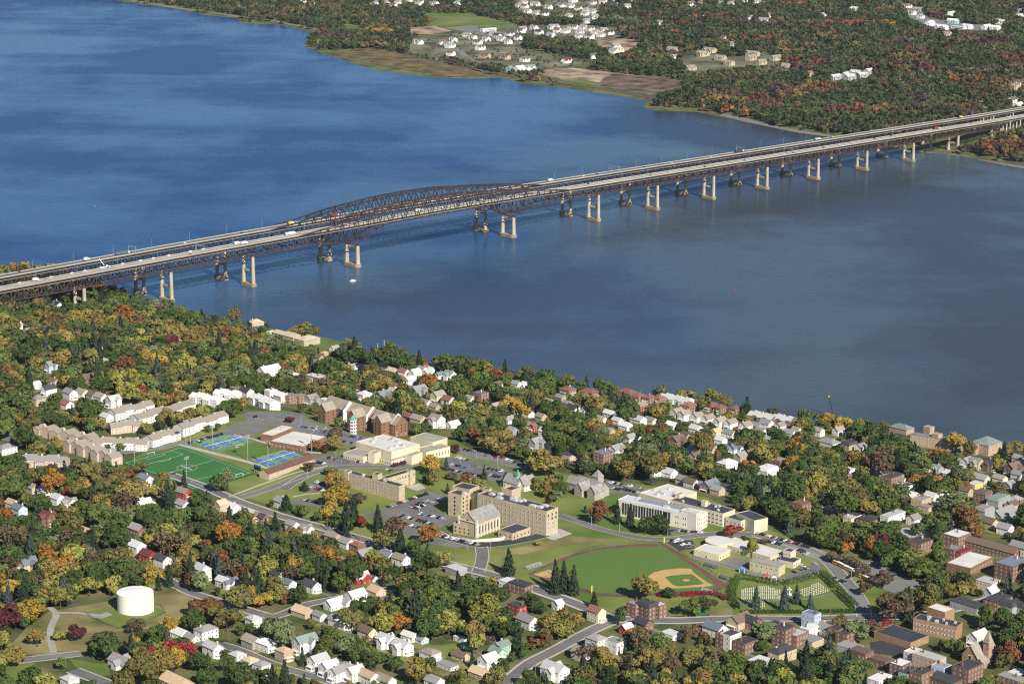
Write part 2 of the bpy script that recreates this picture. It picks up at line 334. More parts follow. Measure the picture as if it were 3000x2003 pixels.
    for t, kd in pt:
        zt = bot(t)-1.0; c = bp3(t, off, 0); base = -3 if kd else max(0, tz(c.x, c.y))-3
        sp_, lw = (hw+1.2 if kd == 2 else hw-.2), 3.1 if kd == 2 else 2.5
        pr = MB(); spb = sp_+.7
        for s in (-1, 1):
            o0, o1 = s*spb, s*sp_
            for (l0, l1, w0, w1, rot_) in [(lw, lw*.78, 2.3, 1.9, 0)]:
                cpts = []
                for (z, oo, a, w_) in ((base+3, o0, l0, w0), (zt, o1, l1, w1)):
                    for dx, dy in ((-1, -.45), (-.45, -1), (.45, -1), (1, -.45), (1, .45), (.45, 1), (-.45, 1), (-1, .45)): cpts.append(P3(t+dx*a, oo+dy*w_, z))
                pr.pts(cpts, [(k, (k+1) % 8, 8+(k+1) % 8, 8+k) for k in range(8)] + [tuple(range(8, 16))])
        sgn = MB()
        H_ = zt-base
        pr.beam(P3(t, -sp_, zt-1.6), P3(t, sp_, zt-1.6), 2.2, 2.6)
        if kd != 2: zc = base+3+(H_-3)*.52; pr.beam(P3(t, -sp_, zc), P3(t, sp_, zc), 1.6, 3.0)
        po = pr.build('pier', PIERM, root)
        fm = MB(); n = 10; cpts = []; hl = spb+4.2; fw = 5.2 if kd == 2 else 4.2
        for z in (base, 4.2 if kd else base+3.5):
            for s in (-1, 1):
                for k in range(n+1):
                    a = math.pi*k/n; cpts.append(P3(t+math.cos(a)*fw*s, s*(hl-fw)+math.sin(a)*fw*s, z))
        N_ = 2*(n+1); fm.pts(cpts, [(k, (k+1) % N_, N_+(k+1) % N_, N_+k) for k in range(N_)] + [tuple(range(N_, 2*N_))])
        fm.build('footing', FOOT, po)
    for t in (1569+33, 1569+66, 1700):
        pr = MB()
        for o in (-hw+2, 0, hw-2):
            c = bp3(t, off+o, 0); pr.beam(P3(t, o, tz(c.x, c.y)-3), P3(t, o, dz(t)-2.9), 2.0, 2.0, Vector((1, 0, 0)))
        pr.beam(P3(t, -hw+1, dz(t)-3.4), P3(t, hw-1, dz(t)-3.4), 1.6, 1.4); pr.build('approach_bent', CONC, root)
    for t in (-620, -660):
        pr = MB()
        for o in (-hw+2, hw-2):
            c = bp3(t, off+o, 0); pr.beam(P3(t, o, tz(c.x, c.y)-3), P3(t, o, dz(t)-2.9), 2.0, 2.0, Vector((1, 0, 0)))
        pr.beam(P3(t, -hw+1, dz(t)-3.4), P3(t, hw-1, dz(t)-3.4), 1.6, 1.4); pr.build('approach_bent', CONC, root)
    return root
bS = bridge('truss_bridge', 0, 9.6, STEEL, 'nearer reddish steel cantilever truss bridge carrying a pale concrete roadway', ROAD)
bN = bridge('truss_bridge', BD, 8.2, STEEL2, 'farther dark steel cantilever truss bridge with grey roadway behind its twin', ROADN)
q = MB(); T0 = bN.location
for a in range(250, 400, 8): q.beam(bp3(a, BD+8.3, lerp(TOPX, a))-T0, bp3(a+8, BD+8.3, lerp(TOPX, a+8))-T0, 1.3)
o = q.build('painted_top_chord', STRUTW, bN); o['label'] = 'stretch of top chord in fresh pale green paint'
# ------------------------------------------------------------------ surfaces laid on the ground
def wpoly(t, pts, h=0.0): return [PT(t, x, y, h) for x, y in pts]
CLEAR = []     # photo polygons in which no crown may stand in the way
def clear(t, pts): CLEAR.append(np.array([full(t, x, y) for x, y in pts]))
def drape_w(name, P, mt, off, parent=None, step=16, smooth=False):
    import bmesh
    bm = bmesh.new(); vs = [bm.verts.new((p[0], p[1], 0)) for p in P]; bm.faces.new(vs)
    xs = [p[0] for p in P]; ys = [p[1] for p in P]
    for ax, lo, hi in ((0, min(xs), max(xs)), (1, min(ys), max(ys))):
        c = math.ceil(lo/step)*step
        while c < hi:
            co = (c, 0, 0) if ax == 0 else (0, c, 0); no = (1, 0, 0) if ax == 0 else (0, 1, 0)
            bmesh.ops.bisect_plane(bm, geom=bm.verts[:]+bm.edges[:]+bm.faces[:], plane_co=co, plane_no=no, dist=1e-4); c += step
    bmesh.ops.recalc_face_normals(bm, faces=bm.faces[:])
    A = np.array([v.co[:2] for v in bm.verts]); H = ter(A[:, 0], A[:, 1]) + off
    for v, z in zip(bm.verts, H): v.co.z = z
    me = bpy.data.meshes.new(name); bm.to_mesh(me); bm.free()
    if me.polygons and sum(p.normal.z for p in me.polygons) < 0: me.flip_normals()
    me.materials.append(mt); return link(name, me, parent)
def area(name, t, pts, mt, off, clr=True, kind='structure', label=None, step=16):
    if clr: clear(t, pts)
    P = wpoly(t, pts); o = drape_w(name, P, mt, off, step=step); tag(o, label, kind=kind); BLOCK.append(np.array([p[:2] for p in P])); return o
BLOCK = []
def strip_pts(P, wd, off):
    Q = [P[0]]
    for a, b in zip(P[:-1], P[1:]):
        n = max(1, int((b-a).length/8))
        for k in range(1, n+1): Q.append(a.lerp(b, k/n))
    C = [Q[0]] + [(Q[i-1]+Q[i]*2+Q[i+1])/4 for i in range(1, len(Q)-1)] + [Q[-1]]
    L, Rr = [], []
    for i, p in enumerate(C):
        d = (C[min(i+1, len(C)-1)] - C[max(i-1, 0)]); d.z = 0; d.normalize(); n = Vector((-d.y, d.x, 0)); L.append(p+n*wd/2); Rr.append(p-n*wd/2)
    return C, L, Rr
def road(name, t, pts, wd, mt, off=.3, clr=True, kerb=None, z=None, line=False):
    P = wpoly(t, pts) if not isinstance(pts[0], Vector) else pts; C, L, Rr = strip_pts(P, wd, off); v = []
    A = np.array([[p.x, p.y] for pr in zip(L, C, Rr) for p in pr]); H = ter(A[:, 0], A[:, 1]) + off
    q = MB(); q.v = [(a[0], a[1], h) for a, h in zip(A, H)]
    for i in range(len(C)-1):
        q.f += [(3*i, 3*i+1, 3*i+4, 3*i+3), (3*i+1, 3*i+2, 3*i+5, 3*i+4)]; q.m += [0, 0]
    o = q.build(name, mt); tag(o, kind='structure')
    if sum(p.normal.z for p in o.data.polygons) < 0: o.data.flip_normals()
    for a, b, c, d in zip(L[:-1], L[1:], Rr[1:], Rr[:-1]): BLOCK.append(np.array([a[:2], b[:2], c[:2], d[:2]]))
    if clr:
        for i in range(0, len(C)-1):
            pp = [L[i], L[i+1], Rr[i+1], Rr[i]]; CLEAR.append(np.array([proj(p.x, p.y, p.z) for p in pp]))
    if kerb:
        k = MB()
        for e, s in ((L, 1), (Rr, -1)):
            n_ = [(e[i]-C[i]).normalized() for i in range(len(e))]
            in_ = [p+d*.05 for p, d in zip(e, n_)]; ou = [p+d*kerb for p, d in zip(e, n_)]
            A = np.array([[p.x, p.y] for pr in zip(in_, ou) for p in pr]); H = ter(A[:, 0], A[:, 1]) + off + .15
            b = len(k.v); k.v += [(a[0], a[1], h) for a, h in zip(A, H)]
            for i in range(len(e)-1): k.f.append((b+2*i, b+2*i+1, b+2*i+3, b+2*i+2) if s < 0 else (b+2*i+1, b+2*i, b+2*i+2, b+2*i+3)); k.m.append(0)
        ko = k.build('pavement', WALK); tag(ko, kind='structure')
    return C
GRASS = mat('mown_grass', (.12, .19, .04), .95, .25, .02, .1, col2=(.19, .20, .06), detail=8, coord='World')
GRASSB = mat('dry_grass', (.13, .135, .045), .95, .25, .03, .1, col2=(.26, .215, .10), detail=8, coord='World')
GRASSF = mat('far_grass', (.10, .17, .035), .95, .2, .01, .1, col2=(.17, .18, .06), detail=8, coord='World')
ASPH = mat('asphalt', (.16, .153, .145), .9, .2, .03, coord='World', detail=8); ASPHD = mat('fresh_asphalt', (.045, .045, .05), .9, .2, .05, coord='World')
ASPHL = mat('faded_asphalt', (.19, .185, .175), .9, .2, .03, coord='World', detail=8); ESTM = mat('estate_ground', (.055, .065, .025), .95, .3, .014, .1, col2=(.19, .185, .12), coord='World', detail=9)
PALEG = mat('pale_gravel', (.33, .32, .29), .95, .15, .1, coord='World'); WALK = mat('pavement_concrete', (.42, .39, .34), .9, .12, .2, coord='World')
TURF = mat('artificial_turf', (.045, .155, .045), .9, .12, .04, .15, coord='World'); LINE = mat('white_line_paint', (.7, .7, .68), .8, .1, .3)
CGREEN = mat('green_court', (.17, .30, .14), .8, .08, .1); CBLUE = mat('blue_court', (.05, .17, .36), .8, .08, .1)
DIRT = mat('infield_dirt', (.50, .32, .13), .95, .12, .08, coord='World'); TRACK = mat('warning_track', (.155, .085, .065), .95, .15, .1, coord='World')
MARSH = mat('marsh_plants', (.075, .07, .025), .95, .3, .03, .1, col2=(.17, .12, .06), coord='World', detail=8); EARTH = mat('bare_earth', (.10, .075, .05), .95, .3, .025, .1, col2=(.40, .30, .21), coord='World', detail=9)
GRAVEL = mat('rail_ballast', (.20, .165, .14), .95, .25, .2, coord='World'); RAILT = mat('rail_tracks', (.10, .075, .065), .9, .2, .3, coord='World')
def field_mower():     # mown bands: two passes of the mower bend the grass two ways
    ma = bpy.data.materials.new('striped_outfield_grass'); ma.use_nodes = True; t = ma.node_tree; b = t.nodes['Principled BSDF']; b.inputs['Roughness'].default_value = .95; b.inputs['Specular IOR Level'].default_value = .1
    g = t.nodes.new('ShaderNodeNewGeometry'); wv = t.nodes.new('ShaderNodeTexWave'); wv.inputs['Scale'].default_value = .055; wv.inputs['Distortion'].default_value = .6; wv.inputs['Detail'].default_value = 2
    mp = t.nodes.new('ShaderNodeMapping'); mp.inputs['Rotation'].default_value = (0, 0, R(60)); t.links.new(g.outputs['Position'], mp.inputs[0]); t.links.new(mp.outputs[0], wv.inputs['Vector'])
    r = t.nodes.new('ShaderNodeValToRGB'); r.color_ramp.elements[0].color = (.095, .166, .040, 1); r.color_ramp.elements[1].color = (.105, .180, .043, 1)
    t.links.new(wv.outputs['Fac'], r.inputs[0])
    n = t.nodes.new('ShaderNodeTexNoise'); n.inputs['Scale'].default_value = .015; n.inputs['Detail'].default_value = 7; t.links.new(g.outputs['Position'], n.inputs['Vector'])
    mx = t.nodes.new('ShaderNodeMix'); mx.data_type = 'RGBA'; mx.inputs['B'].default_value = (.17, .15, .06, 1)
    mr = t.nodes.new('ShaderNodeMapRange'); mr.inputs[1].default_value = .52; mr.inputs[2].default_value = .9; t.links.new(n.outputs['Fac'], mr.inputs[0]); t.links.new(mr.outputs[0], mx.inputs['Factor'])
    t.links.new(r.outputs[0], mx.inputs['A']); t.links.new(mx.outputs['Result'], b.inputs['Base Color']); return ma
MOWN = field_mower()
area('campus_lawn', 0, [(575, 945), (640, 938), (735, 955), (800, 1000), (1030, 1000), (1080, 1030), (1200, 1060), (1290, 1085), (1480, 1112), (1620, 1140), (1760, 1212), (1900, 1270), (2010, 1330), (2120, 1362), (2060, 1395), (1980, 1408), (1700, 1410), (1380, 1405), (1250, 1362), (1180, 1330), (1100, 1310), (1020, 1290), (880, 1240), (760, 1205), (640, 1165), (560, 1138), (500, 1112), (430, 1090), (290, 1062), (330, 1035), (430, 1005), (520, 960)], GRASS, .12, clr=False)
area('dry_lawn', 0, [(0, 1505), (60, 1440), (110, 1402), (250, 1378), (400, 1350), (445, 1372), (420, 1420), (350, 1440), (240, 1450), (190, 1500), (130, 1512), (60, 1500)], GRASSB, .12)
area('dry_lawn', 6, [(1010, 520), (1240, 530), (1490, 470), (1900, 430), (1600, 400), (1480, 420), (1200, 480)], GRASSB, .2)
area('lawn', 0, [(0, 1520), (60, 1508), (130, 1560), (120, 1590), (0, 1600)], GRASS, .12, clr=False)
area('lawn', 5, [(480, 1360), (740, 1400), (760, 1470), (680, 1480), (520, 1420)], GRASS, .12)
area('lawn', 1, [(2180, 668), (2335, 705), (2320, 765), (2280, 782), (2165, 742)], MOWN, .15)
area('lawn', 1, [(1840, 600), (1990, 612), (1990, 632), (1860, 625)], GRASS, .15)
area('lawn', 1, [(100, 605), (180, 625), (175, 650), (110, 640)], GRASS, .15)
area('lawn', 6, [(640, 1150), (760, 1150), (750, 1200), (690, 1260), (560, 1200)], GRASS, .12)
area('lawn', 4, [(1760, 880), (1980, 880), (1980, 920), (1860, 940)], GRASS, .12)
area('tank_lawn', 5, [(580, 1040), (800, 1000), (1100, 1010), (1140, 1045), (1000, 1110), (810, 1155)], GRASS, .2)
# roads
road('street', 0, [(380, 1085), (470, 1117), (540, 1148), (640, 1183), (760, 1216), (900, 1256), (1010, 1290), (1120, 1316), (1230, 1352), (1340, 1392), (1400, 1420)], 9, ASPH, .3, kerb=2.6)
road('street', 0, [(1400, 1420), (1560, 1424), (1700, 1418), (1850, 1419), (1980, 1414), (2120, 1412), (2230, 1385), (2400, 1350)], 9, ASPH, .3, kerb=2.6)
road('street', 5, [(1120, 800), (1200, 850), (1330, 915), (1610, 1000), (1850, 1075), (1900, 1075), (2120, 985), (2349, 945), (2700, 880)], 8, ASPH, .3, kerb=2)
road('street', 6, [(1060, 1470), (1130, 1410), (1300, 1270), (1640, 1090), (1800, 1010), (1990, 955)], 8.5, ASPH, .3, kerb=2)
road('street', 5, [(60, 1385), (165, 1372), (420, 1345), (560, 1325)], 9, ASPHL, .3, kerb=1.5)
road('gravel_track', 5, [(340, 1005), (400, 1045), (345, 1150), (345, 1220), (370, 1320)], 5, PALEG, .25)
road('gravel_track', 5, [(400, 1045), (500, 1042), (600, 1045), (700, 1075)], 4.5, PALEG, .25)
road('street', 5, [(500, 1440), (740, 1534), (820, 1570)], 9, ASPH, .3, kerb=1.5)
road('street', 5, [(1500, 1255), (1640, 1300), (1900, 1412), (2349, 1540)], 8, ASPH, .3, kerb=1.5)
road('campus_drive', 5, [(1620, 262), (1890, 180), (2000, 130), (2270, 55)], 8, ASPHL, .3, kerb=1)
road('campus_drive', 2, [(80, 1130), (240, 1030), (420, 968), (560, 965), (700, 955), (900, 970), (1120, 935)], 9, ASPH, .32, kerb=1)
road('campus_drive', 3, [(95, 1200), (420, 1310), (700, 1372), (900, 1390), (1230, 1342), (1500, 1340), (1640, 1355), (1800, 1400), (2000, 1455), (2200, 1530)], 9, ASPH, .3, kerb=1.2)
road('campus_drive', 6, [(700, 400), (960, 465), (1100, 455), (1300, 420), (1400, 390)], 12, ASPHD, .3, kerb=1)
road('campus_drive', 6, [(962, 475), (975, 530), (960, 600), (940, 650)], 9, ASPH, .34, kerb=1)
road('school_drive', 7, [(500, 385), (880, 500), (1000, 570), (1060, 640), (1190, 790), (1240, 880), (1250, 960)], 10, ASPHL, .3, kerb=1)
road('school_drive', 7, [(60, 540), (280, 600), (480, 655), (700, 710), (860, 690)], 6, ASPHL, .3, kerb=.8)
road('footpath', 's', [(700, 160), (1100, 262), (1450, 350), (1700, 425)], 5, WALK, .3)
road('footpath', 1, [(1600, 1345), (1780, 1385), (2010, 1455), (2200, 1470)], 5, WALK, .45)
road('footpath', 's', [(1250, 740), (1560, 620), (1990, 470), (2349, 400)], 2.6, WALK, .3)
road('footpath', 2, [(150, 1190), (260, 1160), (360, 1160)], 2.6, WALK, .3)
road('railway', 'f1', [(-300, 370), (0, 428), (330, 502), (680, 575), (880, 592), (1100, 628), (1500, 682), (1900, 760)], 16, RAILT, .4)
road('railway', 'f3', [(270, 790), (440, 830), (640, 880), (900, 925), (1060, 950), (1500, 1010)], 17, GRAVEL, .4, clr=True)
road('railway', 'f3', [(1560, 1030), (1800, 1070), (2100, 1110), (2349, 1150), (2600, 1190)], 17, GRAVEL, .4)
road('railway', 'f3', [(1560, 1024), (1800, 1063), (2100, 1103), (2349, 1143), (2600, 1183)], 5, RAILT, .6)
road('railway', 'f2', [(200, 5), (500, 55), (860, 103), (1180, 145), (1480, 205)], 14, GRAVEL, .4)
for nm, t, pts, m in [
    ('car_park', 2, [(-60, 560), (100, 590), (200, 600), (240, 640), (150, 645), (-60, 600)], ASPHL),
    ('car_park', 2, [(150, 640), (300, 618), (440, 655), (722, 738), (620, 800), (520, 792), (440, 738), (300, 705)], ASPHL),
    ('forecourt', 1, [(1500, 1318), (1690, 1240), (1850, 1300), (1760, 1335), (1600, 1350)], ASPHL),
    ('car_park', 1, [(1660, 1205), (1700, 1185), (2080, 1195), (2100, 1240), (2220, 1285), (2349, 1302), (2349, 1385), (2250, 1380), (2200, 1350), (2000, 1330), (1900, 1290), (1820, 1290), (1700, 1245)], ASPHL),
    ('car_park', 2, [(300, 882), (480, 850), (560, 900), (800, 940), (720, 975), (560, 960), (450, 960), (300, 950)], ASPH),
    ('car_park', 2, [(1290, 890), (1400, 882), (1560, 918), (1800, 985), (2010, 1040), (1960, 1062), (1750, 1075), (1600, 1055), (1340, 1003)], ASPH),
    ('car_park', 2, [(1420, 815), (1500, 822), (1700, 875), (1960, 945), (1960, 985), (1800, 960), (1600, 905), (1440, 862)], ASPHL),
    ('car_park', 2, [(860, 1282), (1180, 1148), (1345, 1188), (1225, 1280), (1320, 1325), (1430, 1372), (1260, 1430), (1000, 1345), (700, 1335), (700, 1308)], ASPH),
    ('car_park', 2, [(700, 1345), (1000, 1360), (1290, 1450), (1300, 1500), (1560, 1560), (1400, 1580), (1150, 1540), (960, 1450), (800, 1390)], ASPH),
    ('car_park', 2, [(270, 1090), (400, 1050), (480, 1110), (400, 1170), (290, 1150)], ASPH),
    ('car_park', 2, [(150, 1205), (260, 1200), (390, 1235), (370, 1275), (170, 1240)], ASPH),
    ('car_park', 3, [(430, 928), (770, 990), (700, 1045), (450, 1025)], ASPH),
    ('car_park', 3, [(930, 1302), (1200, 1302), (1210, 1342), (930, 1338)], ASPH), ('car_park', 3, [(950, 1380), (1120, 1392), (1140, 1450), (1020, 1470), (930, 1410)], ASPHD),
    ('car_park', 7, [(500, 378), (900, 478), (1050, 545), (1300, 575), (1690, 745), (1450, 790), (1300, 735), (1040, 600), (860, 542), (520, 440)], ASPHL),
    ('car_park', 7, [(690, 690), (900, 580), (960, 590), (960, 660), (800, 705)], ASPH), ('school_yard', 7, [(270, 582), (350, 545), (470, 572), (460, 628), (400, 625)], ASPHL),
    ('car_park', 7, [(1290, 1130), (1480, 1100), (1540, 1170), (1520, 1230), (1300, 1200)], ASPHD), ('vacant_lot', 4, [(1390, 1165), (1560, 1160), (1660, 1230), (1440, 1240)], WALK),
    ('terrace', 2, [(1010, 1110), (1120, 1085), (1170, 1120), (1100, 1145)], WALK), ('terrace', 2, [(2080, 1500), (2190, 1430), (2290, 1470), (2230, 1490), (2150, 1520)], WALK),
    ('street_bank', 1, [(0, 1320), (60, 1330), (90, 1390), (0, 1380)], ASPH),
    ('forecourt', 1, [(640, 1440), (1020, 1440), (1500, 1330), (1560, 1345), (1250, 1415), (830, 1480)], ASPHL)]:
    area(nm, t, pts, m, .22)
area('tank_pad', 5, [(590, 1045), (690, 1055), (740, 1040), (775, 1060), (700, 1085), (640, 1080)], PALEG, .35)
area('works_yard', 'f3', [(1540, 60), (1620, 50), (1700, 130), (1980, 170), (2200, 180), (2190, 212), (1800, 205), (1680, 180), (1560, 120)], ASPHL, .5, step=40)
area('flats_lawn', 'f3', [(0, 372), (200, 330), (300, 400), (560, 385), (700, 440), (560, 452), (300, 472), (80, 500), (0, 440)], ESTM, .5, step=40)
area('cluster_lawn', 'f3', [(1010, 540), (1180, 490), (1300, 485), (1240, 545), (1100, 560)], ESTM, .5, step=40)
road('far_road', 'f3', [(2060, 700), (2075, 740), (2110, 785)], 10, ASPHL, .6)
road('far_road', 'f3', [(1460, -20), (1560, 60), (1640, 150), (1800, 200)], 9, ASPHL, .6)
road('far_road', 'f3', [(-60, 330), (120, 318), (400, 345), (600, 390), (760, 470)], 8, ASPHL, .6, clr=False)
# bays in the car parks
bay = MB()
def bays(t, x0, y0, x1, y1, n):
    a, b = PT(t, x0, y0), PT(t, x1, y1); d = (b-a).normalized(); nn = Vector((-d.y, d.x, 0))
    for k in range(n+1):
        p = a.lerp(b, (k-.5)/max(1, n-1)); q0, q1 = p-nn*2.6, p+nn*2.6
        q0.z = tz(q0.x, q0.y)+.42; q1.z = tz(q1.x, q1.y)+.42; bay.beam(q0, q1, .16, .04)
# soccer pitch
def quad(t, pts): return [PT(t, x, y) for x, y in pts]
def bil(Q, u, v, off=0):       # Q: left, top, right, bottom
    p = Q[0]*(1-u)*(1-v) + Q[1]*u*(1-v) + Q[2]*u*v + Q[3]*(1-u)*v; p.z = tz(p.x, p.y)+off; return p
SQ = [(50, 362), (722, 178), (1560, 482), (862, 672)]
area('soccer_field', 's', SQ, TURF, .25); Q = quad('s', SQ); ln = MB()
def ul(Q, pts, w_=.24, off=.42, q=None):
    q = q or ln
    for (u0, v0), (u1, v1) in zip(pts[:-1], pts[1:]):
        n = max(1, int(max(abs(u1-u0), abs(v1-v0))*12))
        for k in range(n): q.beam(bil(Q, u0+(u1-u0)*k/n, v0+(v1-v0)*k/n, off), bil(Q, u0+(u1-u0)*(k+1)/n, v0+(v1-v0)*(k+1)/n, off), w_, .04)
ul(Q, [(.05, .03), (.95, .03), (.95, .95), (.05, .95), (.05, .03)]); ul(Q, [(.05, .49), (.95, .49)])
ul(Q, [(.2, .03), (.2, .19), (.8, .19), (.8, .03)]); ul(Q, [(.36, .03), (.36, .08), (.64, .08), (.64, .03)]); ul(Q, [(.2, .95), (.2, .79), (.8, .79), (.8, .95)])
Lu, Lv = (Q[1]-Q[0]).length, (Q[3]-Q[0]).length
ul(Q, [(.5+9.5/Lu*math.cos(a), .49+9.5/Lv*math.sin(a)) for a in np.linspace(0, 2*math.pi, 25)])
ul(Q, [(.5+9/Lu*math.cos(a), .14+9/Lv*math.sin(a)) for a in np.linspace(.55, math.pi-.55, 8)])
# lettering across the centre circle: seven block capitals, too small to read in the photo beyond their shapes
for k in range(7):
    u0, v0 = .5+(.0), .49+(k-3)*2.3/Lv
    for a, b in (((-.9, -.7), (.9, -.7)), ((-.9, -.7), (-.9, .7)), ((.9, -.7), (.9, .7)) if k % 2 else ((0, -.7), (0, .7))):
        ul(Q, [(u0+a[0]/Lu, v0+a[1]/Lv), (u0+b[0]/Lu, v0+b[1]/Lv)], .4)
tag(ln.build('field_markings', LINE), kind='structure')
def goal(t, x, y, rot, label):
    p = PT(t, x, y); g = MB()
    for s in (-3.66, 3.66): g.beam((s, 0, 0), (s, 0, 2.5), .22); g.beam((s, 0, 2.5), (s, 1, 2.4), .15); g.beam((s, 1, 2.4), (s, 2.2, 0), .15); g.beam((s, 0, .1), (s, 2.2, .1), .12)
    g.beam((-3.66, 0, 2.5), (3.66, 0, 2.5), .22); g.beam((-3.66, 2.2, .1), (3.66, 2.2, .1), .12)
    o = g.build('soccer_goal', LINE, loc=p, rot=rot); tag(o, label, 'goal')
goal('s', 390, 275, R(45)+math.pi/2*0, 'white soccer goal at the left end of the turf pitch'); goal('s', 1365, 512, R(45+180), 'white soccer goal beside the scoreboard end of the turf pitch')
goal('s', 1375, 190, R(45), 'white practice goal on the small grass field between the tennis courts')
def tennis(t, pts, word):
    area('tennis_court_pad', t, pts, CGREEN, .25); Q = quad(t, pts); u_ = (Q[1]-Q[0]).length; v_ = (Q[3]-Q[0]).length
    bl = MB(); l2 = MB()
    for k in range(3):
        c = (k+.5)/3; du, dv = 4.9/u_, 11.6/v_
        P4 = [bil(Q, c-du, .5-dv, .33), bil(Q, c+du, .5-dv, .33), bil(Q, c+du, .5+dv, .33), bil(Q, c-du, .5+dv, .33)]
        bl.pts(P4, [(3, 2, 1, 0)])
        du, dv = 4.6/u_, 11.2/v_
        for pp in ([(c-du, .5-dv), (c+du, .5-dv), (c+du, .5+dv), (c-du, .5+dv), (c-du, .5-dv)], [(c-.75*du, .5-dv), (c-.75*du, .5+dv)], [(c+.75*du, .5-dv), (c+.75*du, .5+dv)], [(c-.75*du, .5-.54*dv), (c+.75*du, .5-.54*dv)], [(c-.75*du, .5+.54*dv), (c+.75*du, .5+.54*dv)], [(c, .5-.54*dv), (c, .5+.54*dv)]):
            ul(Q, pp, .16, .38, l2)
        nm = MB(); a, b = bil(Q, c-6.3/u_, .5, .2), bil(Q, c+6.3/u_, .5, .2); o_ = a.copy()
        nm.beam(a-o_, a-o_+Vector((0, 0, 1.1)), .25); nm.beam(b-o_, b-o_+Vector((0, 0, 1.1)), .25); nm.beam(a-o_+Vector((0, 0, 1)), b-o_+Vector((0, 0, 1)), .16, .3)
        tag(nm.build('tennis_net', LINE, loc=o_), f"tennis net on the {['left', 'middle', 'right'][k]} court of the {word} trio of blue courts", 'net', 'tennis nets on the blue courts')
    tag(bl.build('blue_courts', CBLUE), kind='structure'); tag(l2.build('court_lines', LINE), kind='structure')
    fence([Q[0], Q[1], Q[2], Q[3], Q[0]], 3.2, f'tall chain-link fence around the {word} trio of blue courts')
FENCEM = mat('fence_metal', (.055, .07, .06), .7, .2, .5)
def fence(P, h, label, m=None, step=6, rails=3):
    q = MB(); o_ = P[0].copy(); root = None
    posts = []
    for a, b in zip(P[:-1], P[1:]):
        n = max(1, int((b-a).length/step))
        for k in range(n+1):
            p = a.lerp(b, k/n); p.z = tz(p.x, p.y); posts.append(p-o_)
            if k < n:
                p2 = a.lerp(b, (k+1)/n); p2.z = tz(p2.x, p2.y)
                for r_ in range(rails+1): z = Vector((0, 0, .1+(h-.1)*r_/rails)); q.beam(p-o_+z, p2-o_+z, .07)
    e = empty('fence', o_); tag(e, label, 'fence'); q.build('rail', m or FENCEM, e); pm_ = MB(); pm_.box(-.07, .07, -.07, .07, 0, h); pm_ = pm_.mesh('post', m or FENCEM)
    for p in posts[:99]: link('post', pm_, e, p)
    return e
tennis('s', [(835, 152), (1258, 48), (1545, 126), (1120, 243)], 'farther'); tennis('s', [(1478, 332), (1862, 218), (2110, 290), (1700, 420)], 'nearer')
area('practice_field', 's', [(1170, 240), (1560, 138), (1850, 208), (1450, 318)], MOWN, .2)
Q = quad('s', SQ); fence([Q[1], Q[0], Q[3], Q[2]], 1.4, 'low dark fence along the street side of the turf soccer field', rails=2)
# ball field
area('warning_track', 'b', [(20, 440), (330, 296), (560, 208), (850, 148), (1200, 118), (1495, 118), (1700, 255), (2000, 445), (2165, 560), (2060, 622), (1420, 672), (980, 688), (740, 668), (540, 612), (300, 540)], TRACK, .2)
area('outfield', 'b', [(80, 432), (360, 322), (560, 243), (800, 188), (1100, 157), (1480, 152), (1640, 262), (1990, 500), (2050, 592), (1985, 618), (1420, 645), (1000, 660), (750, 648), (580, 592), (300, 505)], MOWN, .3)
area('infield_dirt', 'b', [(1318, 470), (1380, 428), (1500, 400), (1640, 387), (1775, 390), (1805, 430), (1960, 540), (2010, 560), (2005, 575), (1960, 582), (1640, 600), (1450, 608), (1370, 580), (1330, 530)], DIRT, .4)
area('infield_grass', 'b', [(1500, 482), (1560, 463), (1780, 450), (1810, 465), (1912, 548), (1890, 560), (1640, 581), (1590, 568)], MOWN, .5)
area('pitchers_mound', 'b', [(1725+40*math.cos(a), 517+13*math.sin(a)) for a in np.linspace(0, 2*math.pi, 13)[:-1]], DIRT, .65)
area('softball_dirt', 'b', [(80, 452), (250, 396), (300, 420), (265, 495), (180, 480)], DIRT, .4)
fence(wpoly('b', [(1490, 135), (1700, 245), (2000, 430), (2175, 550), (2165, 590), (2060, 640), (1900, 640), (1420, 672), (980, 690), (740, 672), (560, 610)]), 2.4, 'dark chain-link fence around the baseball field', rails=3)
fence(wpoly('b', [(480, 225), (850, 138), (1200, 108), (1480, 112)]), 1.8, 'low chain-link fence above the brown warning track', rails=2)
fence(wpoly('b', [(1630, 215), (1880, 340), (2060, 450), (2165, 560)]), 8, 'tall dark netting poles behind the third base line', rails=2, step=10)
area('cemetery_lawn', 7, [(380, 690), (660, 742), (960, 682), (1060, 790), (1190, 915), (400, 925), (345, 835)], GRASS, .25)
road('cemetery_path', 7, [(385, 855), (700, 842), (880, 830), (1055, 792)], 3, ASPHL, .35)
for k, (x0, x1, m) in enumerate([(-120, 0, DIRT), (5, 75, GRASS), (78, 165, TURF), (170, 350, GRASSB)]): area('garden_plot', 7, [(x0, 900), (x1-15, 892), (x1, 945), (x0+15, 955)], m if m is not DIRT else GRASSB, .25)
